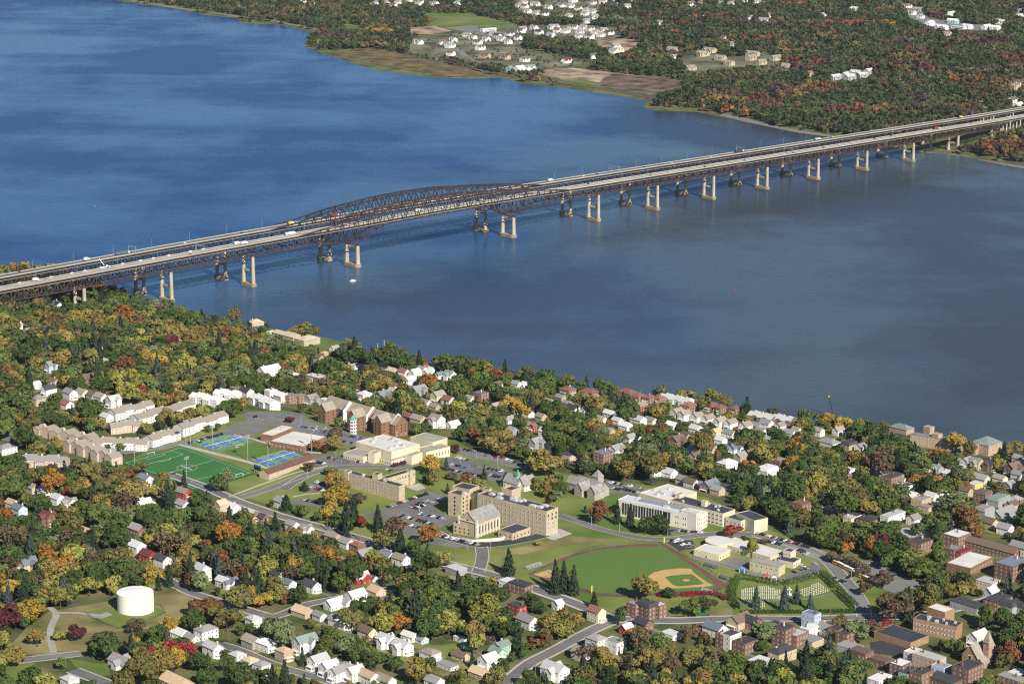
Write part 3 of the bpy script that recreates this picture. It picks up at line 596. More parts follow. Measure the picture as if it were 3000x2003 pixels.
# far shore surfaces
area('hay_field', 'f1', [(90, 112), (200, 100), (480, 105), (560, 130), (830, 190), (815, 212), (700, 218), (430, 195), (200, 206), (110, 188), (230, 150)], GRASSF, .4, step=40)
area('hay_field', 'f2', [(1640, 162), (1800, 180), (1780, 205), (1690, 202)], GRASSF, .4, step=40)
area('marsh', 'f2', [(1530, 356), (1700, 340), (1880, 332), (2120, 390), (2349, 440), (2600, 490), (2650, 545), (2349, 528), (1900, 446), (1730, 430), (1590, 382)], MARSH, .4, step=40)
area('building_site', 'f1', [(960, 565), (1080, 530), (1250, 520), (1450, 545), (1700, 575), (1900, 592), (2110, 625), (2050, 680), (1880, 715), (1840, 735), (1480, 665), (1200, 615)], EARTH, .4, step=40)
area('site_topsoil', 'f1', [(1480, 600), (1560, 570), (1900, 592), (2110, 625), (2050, 680), (1880, 715), (1840, 735), (1560, 680), (1440, 655)], mat('site_topsoil', (.075, .05, .035), .95, .35, .03, .1, col2=(.17, .12, .09), coord='World', detail=9), .6, step=40)
area('site_grass', 'f1', [(1110, 608), (1330, 615), (1500, 640), (1430, 660), (1200, 625)], GRASSF, .7, step=40)
area('yard', 'f1', [(420, 198), (520, 200), (530, 232), (690, 244), (600, 275), (440, 245), (260, 220)], ASPHL, .5, step=40)
area('bare_ground', 'f1', [(0, 215), (180, 200), (330, 240), (180, 262), (0, 262)], EARTH, .4, step=40)
area('estate_lawn', 'f1', [(0, 300), (430, 245), (800, 195), (1560, 215), (1640, 270), (1430, 312), (1250, 290), (870, 275), (860, 370), (1130, 420), (1480, 490), (1240, 500), (1040, 520), (800, 512), (650, 482), (430, 470), (200, 400), (0, 415)], ESTM, .35, step=40)
area('estate_lawn', 'f1', [(790, 15), (900, 0), (1450, 0), (1450, 150), (1200, 120), (950, 125), (840, 90)], ESTM, .35, step=40)
area('wasteland', 'f1', [(1430, 315), (1640, 300), (1760, 310), (1740, 350), (1640, 400), (1430, 350)], EARTH, .5, step=40)
for pts, w_ in [([(160, 420), (230, 400), (340, 382), (440, 370)], 9), ([(370, 375), (430, 440)], 16), ([(170, 425), (230, 470), (420, 505), (700, 540)], 8), ([(440, 440), (520, 480), (640, 500)], 8), ([(100, 325), (400, 290), (560, 270)], 9), ([(590, 340), (700, 330), (800, 345)], 12), ([(960, 490), (1150, 475)], 9), ([(1430, 310), (1560, 290), (1620, 260), (1560, 250)], 9), ([(700, 540), (1040, 515), (1200, 530), (1440, 575)], 8), ([(850, 5), (1130, 20), (1400, 60), (1560, 65)], 9)]:
    road('estate_road', 'f1', pts, w_, ASPHL, .6)
# ------------------------------------------------------------------ buildings
RC = {'g': ('grey', (.27, .26, .25)), 'd': ('dark', (.05, .05, .055)), 'l': ('pale grey', (.50, .50, .48)), 't': ('taupe', (.29, .25, .20)), 'b': ('brown', (.15, .105, .075)),
      'r': ('rust-red', (.22, .105, .075)), 'w': ('white', (.66, .65, .62)), 'e': ('grey-green', (.20, .25, .22)), 'm': ('maroon', (.14, .035, .04)), 'o': ('tan', (.52, .38, .24)), 'u': ('slate-blue', (.16, .18, .23))}
WC = {'w': ('white', (.72, .70, .66)), 'c': ('cream', (.66, .57, .38)), 't': ('tan', (.46, .37, .25)), 'k': ('brick', (.20, .11, .08)), 'p': ('pinkish', (.55, .42, .35)), 'y': ('yellow', (.62, .44, .12)),
      'g': ('grey', (.33, .34, .34)), 'l': ('pale blue', (.48, .55, .66)), 'r': ('red', (.34, .04, .035)), 'n': ('brown', (.16, .095, .06)), 'e': ('pale green', (.34, .50, .42)), 'b': ('buff-brick', (.44, .34, .20))}
FRAME = mat('white_trim', (.72, .70, .65), .7, .08, .5)
winmesh = MB(); winmesh.box(-.5, .5, -.5, .5, -.5, .5); winmesh.mi = 1; winmesh.box(-.36, .36, -.62, .62, -.40, -.04); winmesh.box(-.36, .36, -.62, .62, .03, .40); WINM = winmesh.mesh('window', [FRAME, GLASS])
winmesh = MB(); winmesh.box(-.5, .5, -.5, .5, -.5, .5); WINB = winmesh.mesh('glazed_bay', GLASS)
def windows_on(root, p, q, z, n, w_, h_, cnt, inv=None, nm='window', dp=.14):
    """n windows along wall p->q (root frame) centred at height z"""
    d = q-p; ang = math.atan2(d.y, d.x)
    for k in range(n):
        c = p + d*((k+.5)/n)
        T = Matrix.Translation((c.x, c.y, z)) @ Matrix.Rotation(ang, 4, 'Z') @ Matrix.Diagonal((w_, dp, h_, 1))
        if cnt[0] < 100:
            o = bpy.data.objects.new(nm, WINM if nm == 'window' else WINB); COL.objects.link(o); o.parent = root; o.matrix_local = T; cnt[0] += 1
        else: cnt[1].box(-.5, .5, -.5, .5, -.5, .5, T)
def wing(wl, rf, T, L, W, z0, z1, kind, rh=None, ov=.5, parapet=.0):
    """walls into wl and roof into rf, local box L x W centred; T places it"""
    a, b = L/2, W/2
    if kind in 'gv':
        rh = rh or W*.36
        wl.pts([(-a, -b, z0), (a, -b, z0), (a, b, z0), (-a, b, z0), (-a, -b, z1), (a, -b, z1), (a, b, z1), (-a, b, z1), (-a, 0, z1+rh), (a, 0, z1+rh)],
               [(0, 1, 5, 4), (2, 3, 7, 6), (1, 2, 6, 9, 5), (3, 0, 4, 8, 7)], T)
        s = rh/b; t_ = .28
        for sg in (-1, 1):
            e = sg*(b+ov); ze = z1-ov*s
            rf.pts([(-a-ov, e, ze), (a+ov, e, ze), (a+ov, 0, z1+rh), (-a-ov, 0, z1+rh), (-a-ov, e, ze+t_), (a+ov, e, ze+t_), (a+ov, 0, z1+rh+t_), (-a-ov, 0, z1+rh+t_)],
                   [(0, 1, 2, 3), (7, 6, 5, 4), (0, 4, 5, 1), (1, 5, 6, 2), (3, 2, 6, 7), (0, 3, 7, 4)] if sg > 0 else [(3, 2, 1, 0), (4, 5, 6, 7), (1, 5, 4, 0), (2, 6, 5, 1), (7, 6, 2, 3), (4, 7, 3, 0)], T)
    elif kind == 'h':
        rh = rh or min(L, W)*.27; wl.box(-a, a, -b, b, z0, z1, T); r_ = max(0, (L-W)/2); r2 = max(0, (W-L)/2)
        A, B = a+ov, b+ov; zt = z1+rh
        rf.pts([(-A, -B, z1+.02), (A, -B, z1+.02), (A, B, z1+.02), (-A, B, z1+.02), (-r_-.3, -r2-.3, zt), (r_+.3, -r2-.3, zt), (r_+.3, r2+.3, zt), (-r_-.3, r2+.3, zt)],
               [(0, 1, 5, 4), (1, 2, 6, 5), (2, 3, 7, 6), (3, 0, 4, 7), (4, 5, 6, 7), (3, 2, 1, 0)], T)
    elif kind == 'm':
        wl.box(-a, a, -b, b, z0, z1, T); A, B = a+.4, b+.4; c, d = a-.9, b-.9; zt = z1+2.6
        rf.pts([(-A, -B, z1+.02), (A, -B, z1+.02), (A, B, z1+.02), (-A, B, z1+.02), (-c, -d, zt), (c, -d, zt), (c, d, zt), (-c, d, zt)],
               [(0, 1, 5, 4), (1, 2, 6, 5), (2, 3, 7, 6), (3, 0, 4, 7), (4, 5, 6, 7), (3, 2, 1, 0)], T)
    elif kind == 'p':
        wl.box(-a, a, -b, b, z0, z1, T); rh = rh or W*1.1
        rf.pts([(-a-.5, -b-.5, z1), (a+.5, -b-.5, z1), (a+.5, b+.5, z1), (-a-.5, b+.5, z1), (0, 0, z1+rh)], [(0, 1, 4), (1, 2, 4), (2, 3, 4), (3, 0, 4), (3, 2, 1, 0)], T)
    else:
        wl.box(-a, a, -b, b, z0, z1, T); p = parapet
        if p:
            for x0, x1, y0, y1 in ((-a, a, -b, -b+.4), (-a, a, b-.4, b), (-a, -a+.4, -b+.4, b-.4), (a-.4, a, -b+.4, b-.4)): wl.box(x0, x1, y0, y1, z1+.003, z1+p, T)
            rf.box(-a+.42, a-.42, -b+.42, b-.42, z1-.3, z1+.15, T)
        else: rf.box(-a-.15, a+.15, -b-.15, b+.15, z1+.003, z1+.35, T)
YARD, DRIVE = [], []
def blockgeo(c, rot, L, W):
    ca, sa = math.cos(rot), math.sin(rot); u = np.array([ca, sa]); v = np.array([-sa, ca]); c = np.array([c[0], c[1]])
    BLOCK.append(np.array([c+u*L/2*sx+v*W/2*sy for sx, sy in ((-1, -1), (1, -1), (1, 1), (-1, 1))]))
def clearbox(c, L, W, H, k=.85):
    r_ = .5*(L+W)*.707*k; ps = []
    for dx, dy, dz in ((-r_, 0, H*.25), (0, -r_, H*.25), (r_, 0, H*.25), (r_, 0, H), (0, r_, H*1.15), (-r_, 0, H)): ps.append(proj(c[0]+dx, c[1]+dy, c[2]+dz))
    CLEAR.append(np.array(ps))
def house(t, x, y, L, W, H, rd, kind, rc, wc, detail=2, rot=None, name='house', cat='house', group='houses of the hillside town', extra=''):
    L *= .94; W *= .94
    rot = (R(45) if rd == 'a' else R(-45)) + random.uniform(-.06, .06) if rot is None else rot
    c = PT(t, x, y, H*.55); g = tz(c.x, c.y); c.z = g
    key = (kind, rc, wc, L, W, H, detail, round(rot, 1))
    root = empty(name, c, rot); wl, rf = MB(), MB(); I = Matrix.Identity(4)
    rcol, wcol = (tuple(np.array(q[1])*random.uniform(.85, 1.15)) for q in (RC[rc], WC[wc]))
    wing(wl, rf, I, L, W, -4, H, 'g' if kind == 'v' else kind, parapet=.5 if kind == 'f' and H > 7 else 0)
    # local direction towards the camera and towards the sun, to give the visible sides their detail
    fy = -1 if rd == 'a' else -1; fx = 1 if rd == 'b' else -1
    sides = [(Vector((-L/2, -W/2, 0)), Vector((L/2, -W/2, 0)), L)]
    if rd == 'a': sides.append((Vector((-L/2, W/2, 0)), Vector((-L/2, -W/2, 0)), W)); sides[0] = (Vector((-L/2, -W/2, 0)), Vector((L/2, -W/2, 0)), L)
    else: sides.append((Vector((L/2, -W/2, 0)), Vector((L/2, W/2, 0)), W))
    if kind == 'v':
        T = Matrix.Translation((L*.12, -W*.5-1.2, 0)) @ Matrix.Rotation(R(90), 4, 'Z'); wing(wl, rf, T, 5, W*.55, -3, H*.98, 'g', rh=W*.26)
        T = Matrix.Translation((-L*.2, W*.5+1.0, 0)) @ Matrix.Rotation(R(90), 4, 'Z'); wing(wl, rf, T, 4, W*.5, -3, H*.9, 'g', rh=W*.24)
    if detail >= 2 and kind in 'ghv' and H > 5:
        k = MB(); px = L/2 if rd == 'b' else -L/2; sgn = 1 if px > 0 else -1
        x0, x1 = sorted((px+sgn*.01, px+sgn*2.2)); wd = W*.36
        k.box(x0, x1, -wd, wd, 2.7, 2.95)
        for yy in (-wd+.2, wd-.2): k.beam((px+sgn*2, yy, -1), (px+sgn*2, yy, 2.7), .25)
        k.box(x0, x1, -wd, wd, -3, .4); pm = MB(); k.build('porch', FRAME, root)
    wl.build('walls', SIDING, root, color=wcol); rf.build('roof', SHINGLE, root, color=rcol)
    if detail >= 1 and kind in 'ghmvf' and H > 5:
        ch = MB(); cx = random.choice((-.28, .1, .3))*L; zt = H + (W*.36 if kind in 'gv' else 3 if kind == 'm' else 1.5 if kind == 'f' else W*.2)
        ch.box(cx-.5, cx+.5, .6, 1.5, H-.5, zt+1.3); ch.build('chimney', BRICK if random.random() < .7 else SIDINGC, root)
    if detail >= 1:
        cnt = [0, MB()]; fl = max(1, int(H/3.0))
        for (p, q, ln_) in sides:
            n = max(2, int(ln_/(3.4 if detail > 1 else 4.2)))
            for f_ in range(fl): windows_on(root, p, q, 1.7+f_*(H/fl), n, 1.15, 1.5, cnt)
        if cnt[1].f: cnt[1].build('windows', GLASS, root)['kind'] = 'stuff'
    size = 'small' if L*W*H < 800 else 'large' if L*W*H > 2200 else 'mid-size'
    kd = {'g': 'gabled', 'h': 'hip-roofed', 'f': 'flat-roofed', 'm': 'mansard', 'v': 'cross-gabled', 'p': 'tower'}[kind]
    if kind in 'fm' and name == 'house': root.name = 'row_house'; cat = 'row house'; group = 'flat-topped row houses of the town'
    later(tag(root, None, cat, group), f"{size} {WC[wc][0]} {kd if kind != 'f' else ''} house{extra}, {RC[rc][0]} roof,".replace('  ', ' '), (c.x, c.y, g+H/2))
    blockgeo(c, rot, L+2, W+2); clearbox((c.x, c.y, g), L, W, H+W*.2)
    if random.random() < .7 and t != 3:
        ox, oy = random.uniform(-5, 5), -random.uniform(9, 14); a_, b_ = random.uniform(8, 13), random.uniform(6, 10); YARD.append([(c.x+ox+dx*a_, c.y+oy+dy*b_) for dx, dy in ((-1, 0), (-.1, -1), (1, -.1), (.2, 1))])
        BLOCK.append(np.array([(c.x+ox+dx*a_*.7, c.y+oy+dy*b_*.7) for dx, dy in ((-1, 0), (0, -1), (1, 0), (0, 1))]))
    if random.random() < .5 and t != 3:
        s_ = random.choice((-1, 1)); DRIVE.append([(c.x+s_*(W*.5+q_[0]), c.y+q_[1]) for q_ in ((0, -3), (s_*10, -13), (s_*13, -11), (s_*3, 0))])
    return root
BRICK = mat('brick', (.21, .11, .08), .9, .2, .8); SIDINGC = mat('pale_chimney', (.6, .55, .48), .9, .15, .8)
def rows(t, txt, **kw):
    for s in txt.replace('\n', ' ').split(';'):
        s = s.strip()
        if not s: continue
        a = s.split(','); house(t, float(a[0]), float(a[1]), float(a[2]), float(a[3]), float(a[4]), a[5], a[6], a[7], a[8], **kw)
# x, y (middle of the house in the photo), length, width, eaves height, ridge direction, roof kind, roof colour, wall colour
rows(1, """135,402,15,10,5,a,h,l,w;395,458,14,10,7,b,g,g,w;430,435,8,7,7,a,g,l,w;105,600,15,10,4,a,g,l,w;200,636,12,9,4,a,g,g,t;150,742,9,8,5,b,h,r,w;680,768,13,10,7,a,g,l,w;
693,862,15,9,6,a,v,g,w;352,882,13,11,8,a,v,g,l;365,990,12,9,6,b,g,b,t;245,1008,9,8,5,a,g,l,w;335,1042,13,10,7,a,g,d,w;262,1108,13,12,7,a,h,g,t;480,1068,14,10,7,b,g,g,w;
565,1068,13,10,7,b,g,t,c;640,1084,11,10,7,b,g,b,e;695,1098,12,10,7,b,g,t,w;778,1118,13,10,8,a,v,l,w;458,1142,12,10,5,b,g,r,w;600,962,13,11,5,a,g,b,k;1325,852,15,10,6,a,v,b,g;1855,760,8,7,8,b,g,b,k;
1220,692,6,6,6,a,g,t,w;1845,908,26,13,7,a,g,l,w;2165,955,24,13,8,b,f,w,k;1985,930,20,13,5,b,f,w,t;2185,816,10,9,5,b,g,b,t;2225,786,9,8,3,a,h,o,t;730,1228,11,9,5,b,g,l,w;
1620,1036,12,10,8,a,f,g,k;1690,1056,14,10,7,b,g,d,w;1858,1062,11,10,10,a,f,w,w;1925,1090,13,10,8,b,g,w,w;1988,1092,12,11,9,a,f,g,k;2055,1094,12,11,9,a,f,g,k;2135,1108,13,11,7,a,v,g,g;2250,1112,16,11,5,b,f,w,w;45,1442,17,11,6,a,h,g,w;
1652,768,6,6,5,a,g,l,w;1290,975,7,6,6,a,g,w,w""")
rows(2, """345,132,12,9,5,b,g,b,t;570,172,14,9,5,a,g,g,w;632,190,13,10,5,a,f,l,w;325,282,20,12,7,a,f,w,t;678,335,16,12,8,a,h,r,k;697,420,13,12,8,a,h,l,w;912,232,12,9,5,b,g,o,t;1000,242,12,9,6,b,g,r,w;
1085,250,13,10,7,a,g,w,w;1045,302,13,10,6,a,g,l,w;1350,268,13,11,7,b,v,e,w;1272,266,10,8,6,a,g,u,w;1195,216,11,8,6,a,f,w,w;920,342,15,11,7,b,h,b,w;840,422,15,12,7,a,v,e,k;1112,382,18,12,8,a,v,g,g;1262,422,14,12,8,a,g,t,c;
1340,450,13,11,6,b,g,r,w;1590,422,13,13,12,a,f,u,k;1860,336,11,8,6,b,g,e,w;1940,347,13,10,5,b,v,w,w;2255,378,14,12,6,a,h,r,k;1715,342,10,9,6,a,g,b,w;1250,618,14,12,9,b,v,t,w;1375,642,13,9,4,a,g,w,w;1112,602,16,10,5,b,g,t,t;1035,582,12,9,5,b,g,r,k;
1890,532,11,9,6,b,g,l,w;1950,552,11,9,5,b,g,t,w;2050,578,11,9,5,b,g,t,t;2300,515,16,9,6,b,g,d,w;2140,592,9,8,5,a,g,b,t;2010,788,14,10,8,a,v,g,g;1990,660,6,6,6,a,g,r,r;1660,720,8,6,5,a,g,e,w;2285,872,20,13,6,a,f,d,p;
60,1235,11,9,6,b,g,g,w;1450,545,12,8,4,b,g,g,g;1700,500,12,10,5,a,g,t,t""")
rows(3, """165,250,16,13,6,b,h,r,k;335,268,20,14,6,b,h,r,k;620,270,22,14,6,b,h,r,k;705,300,15,13,6,a,h,r,k;790,312,14,12,6,a,h,r,k;865,314,12,11,6,a,h,r,k;1090,372,16,13,7,a,h,r,k;1262,368,14,12,6,a,h,r,k;1330,388,12,11,6,a,h,r,k;1445,395,12,11,6,a,h,r,k;
205,386,15,9,6,b,g,d,w;722,372,12,10,6,a,g,t,r;60,462,12,9,4,b,g,b,t;485,422,13,9,5,b,g,w,w;562,442,12,9,5,b,g,t,k;705,470,16,11,5,b,g,l,w;800,478,13,9,5,b,g,t,w;610,522,13,10,5,b,g,w,w;962,512,12,9,5,b,g,w,w;1145,540,13,10,5,b,g,l,w;
1000,425,14,10,8,a,g,t,w;1058,442,13,10,8,a,g,t,w;1155,455,13,10,7,a,g,t,w;1240,468,13,10,6,a,g,t,w;1330,492,13,10,7,a,g,t,w;1412,505,13,10,7,a,g,t,w;1525,522,13,10,6,a,g,t,w;1605,520,12,9,4,b,g,g,g;1685,508,13,11,6,b,g,g,w;1790,522,10,9,5,a,g,t,w;1300,565,12,9,5,a,g,o,c;1400,578,14,9,5,b,g,e,w;
1000,640,15,12,8,a,v,b,n;780,640,14,11,7,a,v,l,w;190,738,17,13,5,a,f,d,w;435,762,15,13,13,a,f,u,k;538,702,15,11,6,a,v,g,w;1138,760,10,9,7,a,g,b,p;1258,692,13,11,5,b,g,b,t;1385,812,17,13,7,a,h,w,w;830,868,12,10,6,a,g,l,w;940,882,13,10,5,b,g,l,w;
1252,982,17,12,6,a,v,u,k;1370,1002,13,10,5,b,g,d,g;1690,868,18,14,7,a,m,w,w;1788,800,13,12,9,a,f,g,k;2160,648,22,14,6,b,h,g,w;2318,668,15,12,7,a,m,d,t;2315,752,14,10,7,a,f,w,w;2302,885,15,11,7,a,m,l,k;1850,562,18,11,4,b,f,l,k;1955,1130,14,12,8,a,f,b,k;2190,1165,15,13,7,a,f,l,k;1440,690,12,10,7,a,v,u,l;1560,730,11,9,6,a,v,b,t;2325,1232,9,9,6,a,f,l,c""")
rows(4, """1680,722,12,10,6,b,v,e,g;1910,668,12,10,7,a,v,g,w;1985,680,13,11,8,b,v,g,t;2075,690,15,12,8,b,v,d,n;2265,722,16,13,9,a,v,b,k;2020,795,15,11,6,b,g,g,p;1975,832,14,10,5,a,f,l,y;2165,792,13,9,5,b,g,t,c;2235,842,12,10,5,a,v,g,g;
1710,882,14,10,5,a,m,l,w;1290,660,10,9,7,a,g,b,t;1215,745,13,12,7,a,v,g,g;1345,790,22,12,9,a,f,d,k;1402,812,12,9,6,b,g,t,w;1450,862,13,10,8,a,f,d,w;1485,938,14,10,7,b,g,w,k;1562,965,16,12,8,a,f,g,b;2035,918,14,13,9,a,m,b,k;2155,958,22,13,8,a,m,e,g;
2045,1050,15,12,8,a,m,g,g;1345,1080,26,9,7,a,f,l,w;1042,1078,12,9,5,b,f,d,w;1145,1120,15,12,7,b,f,d,k;2190,1055,28,13,4,a,g,g,g;1835,1250,20,16,11,a,f,w,k;1550,1295,18,15,9,a,f,d,k;2095,1325,52,10,7,b,g,b,k;1868,1358,16,10,7,a,f,m,r;1805,1345,13,10,8,a,f,g,k;
2320,1335,16,10,9,b,g,g,w;2260,1475,26,18,13,a,f,u,k;2280,950,14,12,6,a,h,g,k;1600,1010,12,9,4,b,f,g,t""")
rows(5, """225,192,12,9,5,b,g,g,t;310,218,13,8,5,b,g,w,w;400,270,10,9,6,b,g,l,w;480,292,11,9,5,b,v,g,w;85,300,11,8,5,b,g,o,w;132,348,13,9,8,b,g,u,l;330,402,13,10,8,b,v,m,n;1000,292,18,9,4,b,v,w,w;1000,135,13,9,6,b,g,u,w;1265,228,13,9,6,b,g,t,r;1258,304,12,9,4,b,g,g,w;852,258,8,7,5,b,g,b,t;592,492,11,7,5,b,g,o,y;692,418,11,8,4,b,g,w,w;
945,475,15,10,5,b,g,g,k;942,605,13,10,8,b,g,w,w;1020,660,13,10,6,b,g,m,r;1118,690,13,9,6,b,g,d,w;1215,702,10,8,4,b,g,g,g;1388,768,13,10,9,b,g,l,w;1540,835,12,8,5,b,g,l,w;1592,842,11,8,5,b,v,u,w;190,718,14,11,6,a,v,u,t;1602,338,12,9,7,b,g,w,w;1722,372,14,9,6,b,g,l,k;1520,325,10,10,9,a,g,o,p;1800,392,12,8,4,b,g,d,k;2012,448,11,8,5,b,g,g,w;2110,476,11,8,5,b,v,g,w;
2290,528,13,8,5,b,g,t,t;1908,795,12,8,6,b,g,d,w;2142,866,14,9,6,b,g,d,w;1990,850,9,8,4,b,g,u,w;2302,988,15,9,5,a,g,w,w;2085,1042,16,10,4,b,g,o,t;2200,1070,10,7,4,b,g,g,w;2320,1105,12,8,5,b,g,g,w;1745,1100,10,9,6,b,h,l,w;1418,1178,15,11,7,a,h,g,w;1240,1192,13,9,4,b,g,w,w;1310,1220,12,8,3,b,g,g,w;1465,1300,14,9,7,b,g,l,w;
1735,1248,14,10,5,b,g,t,g;1835,1270,13,9,6,b,g,w,w;1955,1325,11,9,7,b,h,o,t;2100,1262,17,10,9,a,v,e,w;1635,1350,10,9,6,b,h,l,w;1720,1392,10,9,7,b,h,o,w;1800,1425,10,9,8,b,h,g,w;2190,1385,14,9,7,a,g,l,w;2265,1428,13,9,7,a,g,l,w;2325,1468,12,9,7,a,g,g,w;840,1388,20,11,4,b,v,g,w;480,1512,11,9,5,b,h,l,w;1215,1522,24,13,3,b,g,o,t""")
rows(6, """35,452,12,9,5,b,g,g,w;112,472,12,9,5,b,h,r,k;160,532,15,10,5,a,g,g,k;312,545,12,8,6,b,g,u,w;410,572,13,9,7,b,g,t,w;140,690,14,10,5,b,v,w,r;205,690,10,6,3,b,g,d,w;100,820,15,10,6,a,g,w,w;240,782,12,10,4,b,g,o,p;20,862,13,8,5,b,g,g,w;15,1000,10,8,6,b,g,w,w;180,1068,13,9,6,b,g,b,c;310,1125,13,10,6,b,v,l,w;420,1168,14,10,6,b,v,l,w;
470,1092,12,7,4,b,g,w,w;550,1112,9,7,3,b,g,g,l;612,1215,13,10,6,b,h,t,w;820,1108,12,4,3,b,f,w,w;1102,1172,12,8,7,a,g,e,e;1070,1212,11,8,6,b,g,e,e;1012,1265,13,10,7,a,g,l,w;950,1345,14,9,4,b,g,o,t;730,1288,15,8,3,b,f,g,w;30,1312,11,9,7,b,h,g,w;92,1348,12,9,7,a,g,l,w;190,1375,15,9,6,b,g,o,w;300,1398,15,9,5,b,g,t,w;640,1402,12,9,4,b,g,g,w;
1212,898,13,9,7,b,f,d,r;1280,990,16,10,6,b,g,g,w;1755,938,12,9,8,b,g,r,c;2020,895,10,9,10,a,f,g,k;2105,908,14,11,10,b,m,d,k;2185,905,9,9,10,a,f,l,k;2078,1008,13,9,5,b,g,d,k;1755,1132,13,11,9,b,h,g,w;1880,1148,14,11,8,b,f,g,w;1470,1338,18,12,8,b,v,l,w;790,632,15,11,5,b,f,l,g;1150,722,12,10,5,b,f,w,w;1235,748,18,11,7,b,f,d,k;
1655,1215,13,10,6,b,g,t,t;2270,1078,13,10,4,b,f,w,w;1490,875,7,7,5,a,g,w,w;1960,1040,9,7,5,a,g,l,r;820,1225,12,8,3,b,g,b,t;860,1160,8,4,3,b,f,e,e""")
rows(7, """885,970,12,9,11,b,f,u,l;390,990,18,12,6,a,g,b,t;475,1002,13,10,6,b,g,d,k;222,1045,16,11,6,b,g,u,w;275,1110,8,8,10,a,f,r,k;330,1110,13,10,11,a,f,d,w;430,1148,15,12,8,a,f,d,k;645,1040,14,11,9,b,f,d,k;695,1075,14,12,13,a,f,d,k;785,1095,15,11,8,a,f,l,k;862,1108,14,10,5,b,f,t,k;895,1125,14,10,5,a,f,g,t;
875,1045,14,9,6,a,f,w,w;990,1050,12,9,6,b,g,g,w;1065,1065,12,10,10,a,f,d,k;1125,1092,14,10,9,a,f,d,k;1150,1170,17,12,5,b,f,g,g;1230,1202,15,11,5,b,f,b,k;685,1210,20,11,8,a,h,d,t;525,1262,14,10,4,a,f,w,g;1965,875,26,13,5,b,f,d,g;2170,848,22,13,7,a,f,d,k;2100,728,15,13,7,b,f,l,p;2120,790,10,9,5,a,g,w,w;2245,890,13,10,6,b,m,d,g;2318,890,14,10,6,b,m,d,g;
2030,1105,16,10,7,a,g,l,w;1592,1225,13,10,9,a,f,w,w;1695,1260,22,12,10,b,f,l,p;1780,1320,11,10,8,b,f,g,l;1500,1305,14,11,9,a,f,w,k;1560,1345,14,10,6,a,f,d,e;1640,1360,14,11,8,a,f,d,k;1960,1338,20,14,13,a,f,d,k;1355,1392,17,10,6,a,f,w,w;1800,1392,22,14,5,b,f,d,k;2270,1392,20,10,6,b,f,g,k;1360,1262,14,9,5,b,f,b,k;2300,1355,14,10,5,a,f,w,k""")
rows(2, "760,155,12,9,5,b,g,t,w;850,195,13,9,4,b,g,l,w;965,180,11,8,4,a,f,l,w;1140,222,12,9,5,b,g,g,w;1180,245,10,8,5,a,g,l,w;1455,288,11,9,5,b,g,b,t;1165,470,12,9,5,b,g,g,w;960,470,11,9,5,a,g,b,w;1235,498,11,8,4,b,g,t,t;1505,440,10,8,5,b,g,t,w;1800,600,12,9,5,a,g,g,w;1960,642,11,8,5,b,g,t,w;2250,482,12,9,5,b,g,g,w;470,62,11,8,5,a,g,g,w;1560,640,11,9,5,a,g,t,w;2080,700,11,9,6,b,g,l,w;1830,690,10,8,5,b,g,g,g", detail=1)
rows(3, "25,335,11,8,5,b,g,t,w;110,305,11,8,5,b,g,g,t;300,398,11,8,5,a,g,g,w;420,470,11,8,5,b,g,t,w;545,480,11,8,5,b,g,l,w;480,560,11,8,5,b,g,g,t;640,615,11,9,6,a,g,g,w;1060,605,11,9,6,b,g,b,t;1125,705,10,8,6,b,g,g,w;1335,625,11,9,5,b,g,l,w;1485,755,12,9,6,a,g,g,t;1640,565,11,9,5,b,g,t,w;1700,625,11,8,5,b,g,g,w;2080,565,12,9,6,b,g,g,w;2235,560,12,9,6,a,g,t,w;1045,935,11,9,5,b,g,t,c;1110,958,12,9,5,b,g,b,w;1310,1015,11,9,5,b,g,g,t", detail=1)
rows(4, "560,448,11,9,5,b,g,g,w;610,425,10,8,5,b,g,t,w;1100,555,12,9,6,a,g,g,w;1562,642,11,9,5,b,g,t,t;1610,718,11,9,5,b,g,g,w;1785,758,11,9,5,b,g,l,w;1852,718,11,9,5,a,g,g,w;1905,880,11,9,6,b,g,b,t;2305,765,12,10,6,b,g,g,w;2310,645,12,9,6,b,g,t,w;2255,992,12,9,6,a,g,b,t;1755,1012,11,9,6,b,g,g,t;1640,932,11,9,5,b,g,l,w;1505,1108,11,9,6,a,g,g,w;2085,1135,13,10,6,b,g,b,t;2205,1180,12,10,6,b,g,g,w", detail=1)
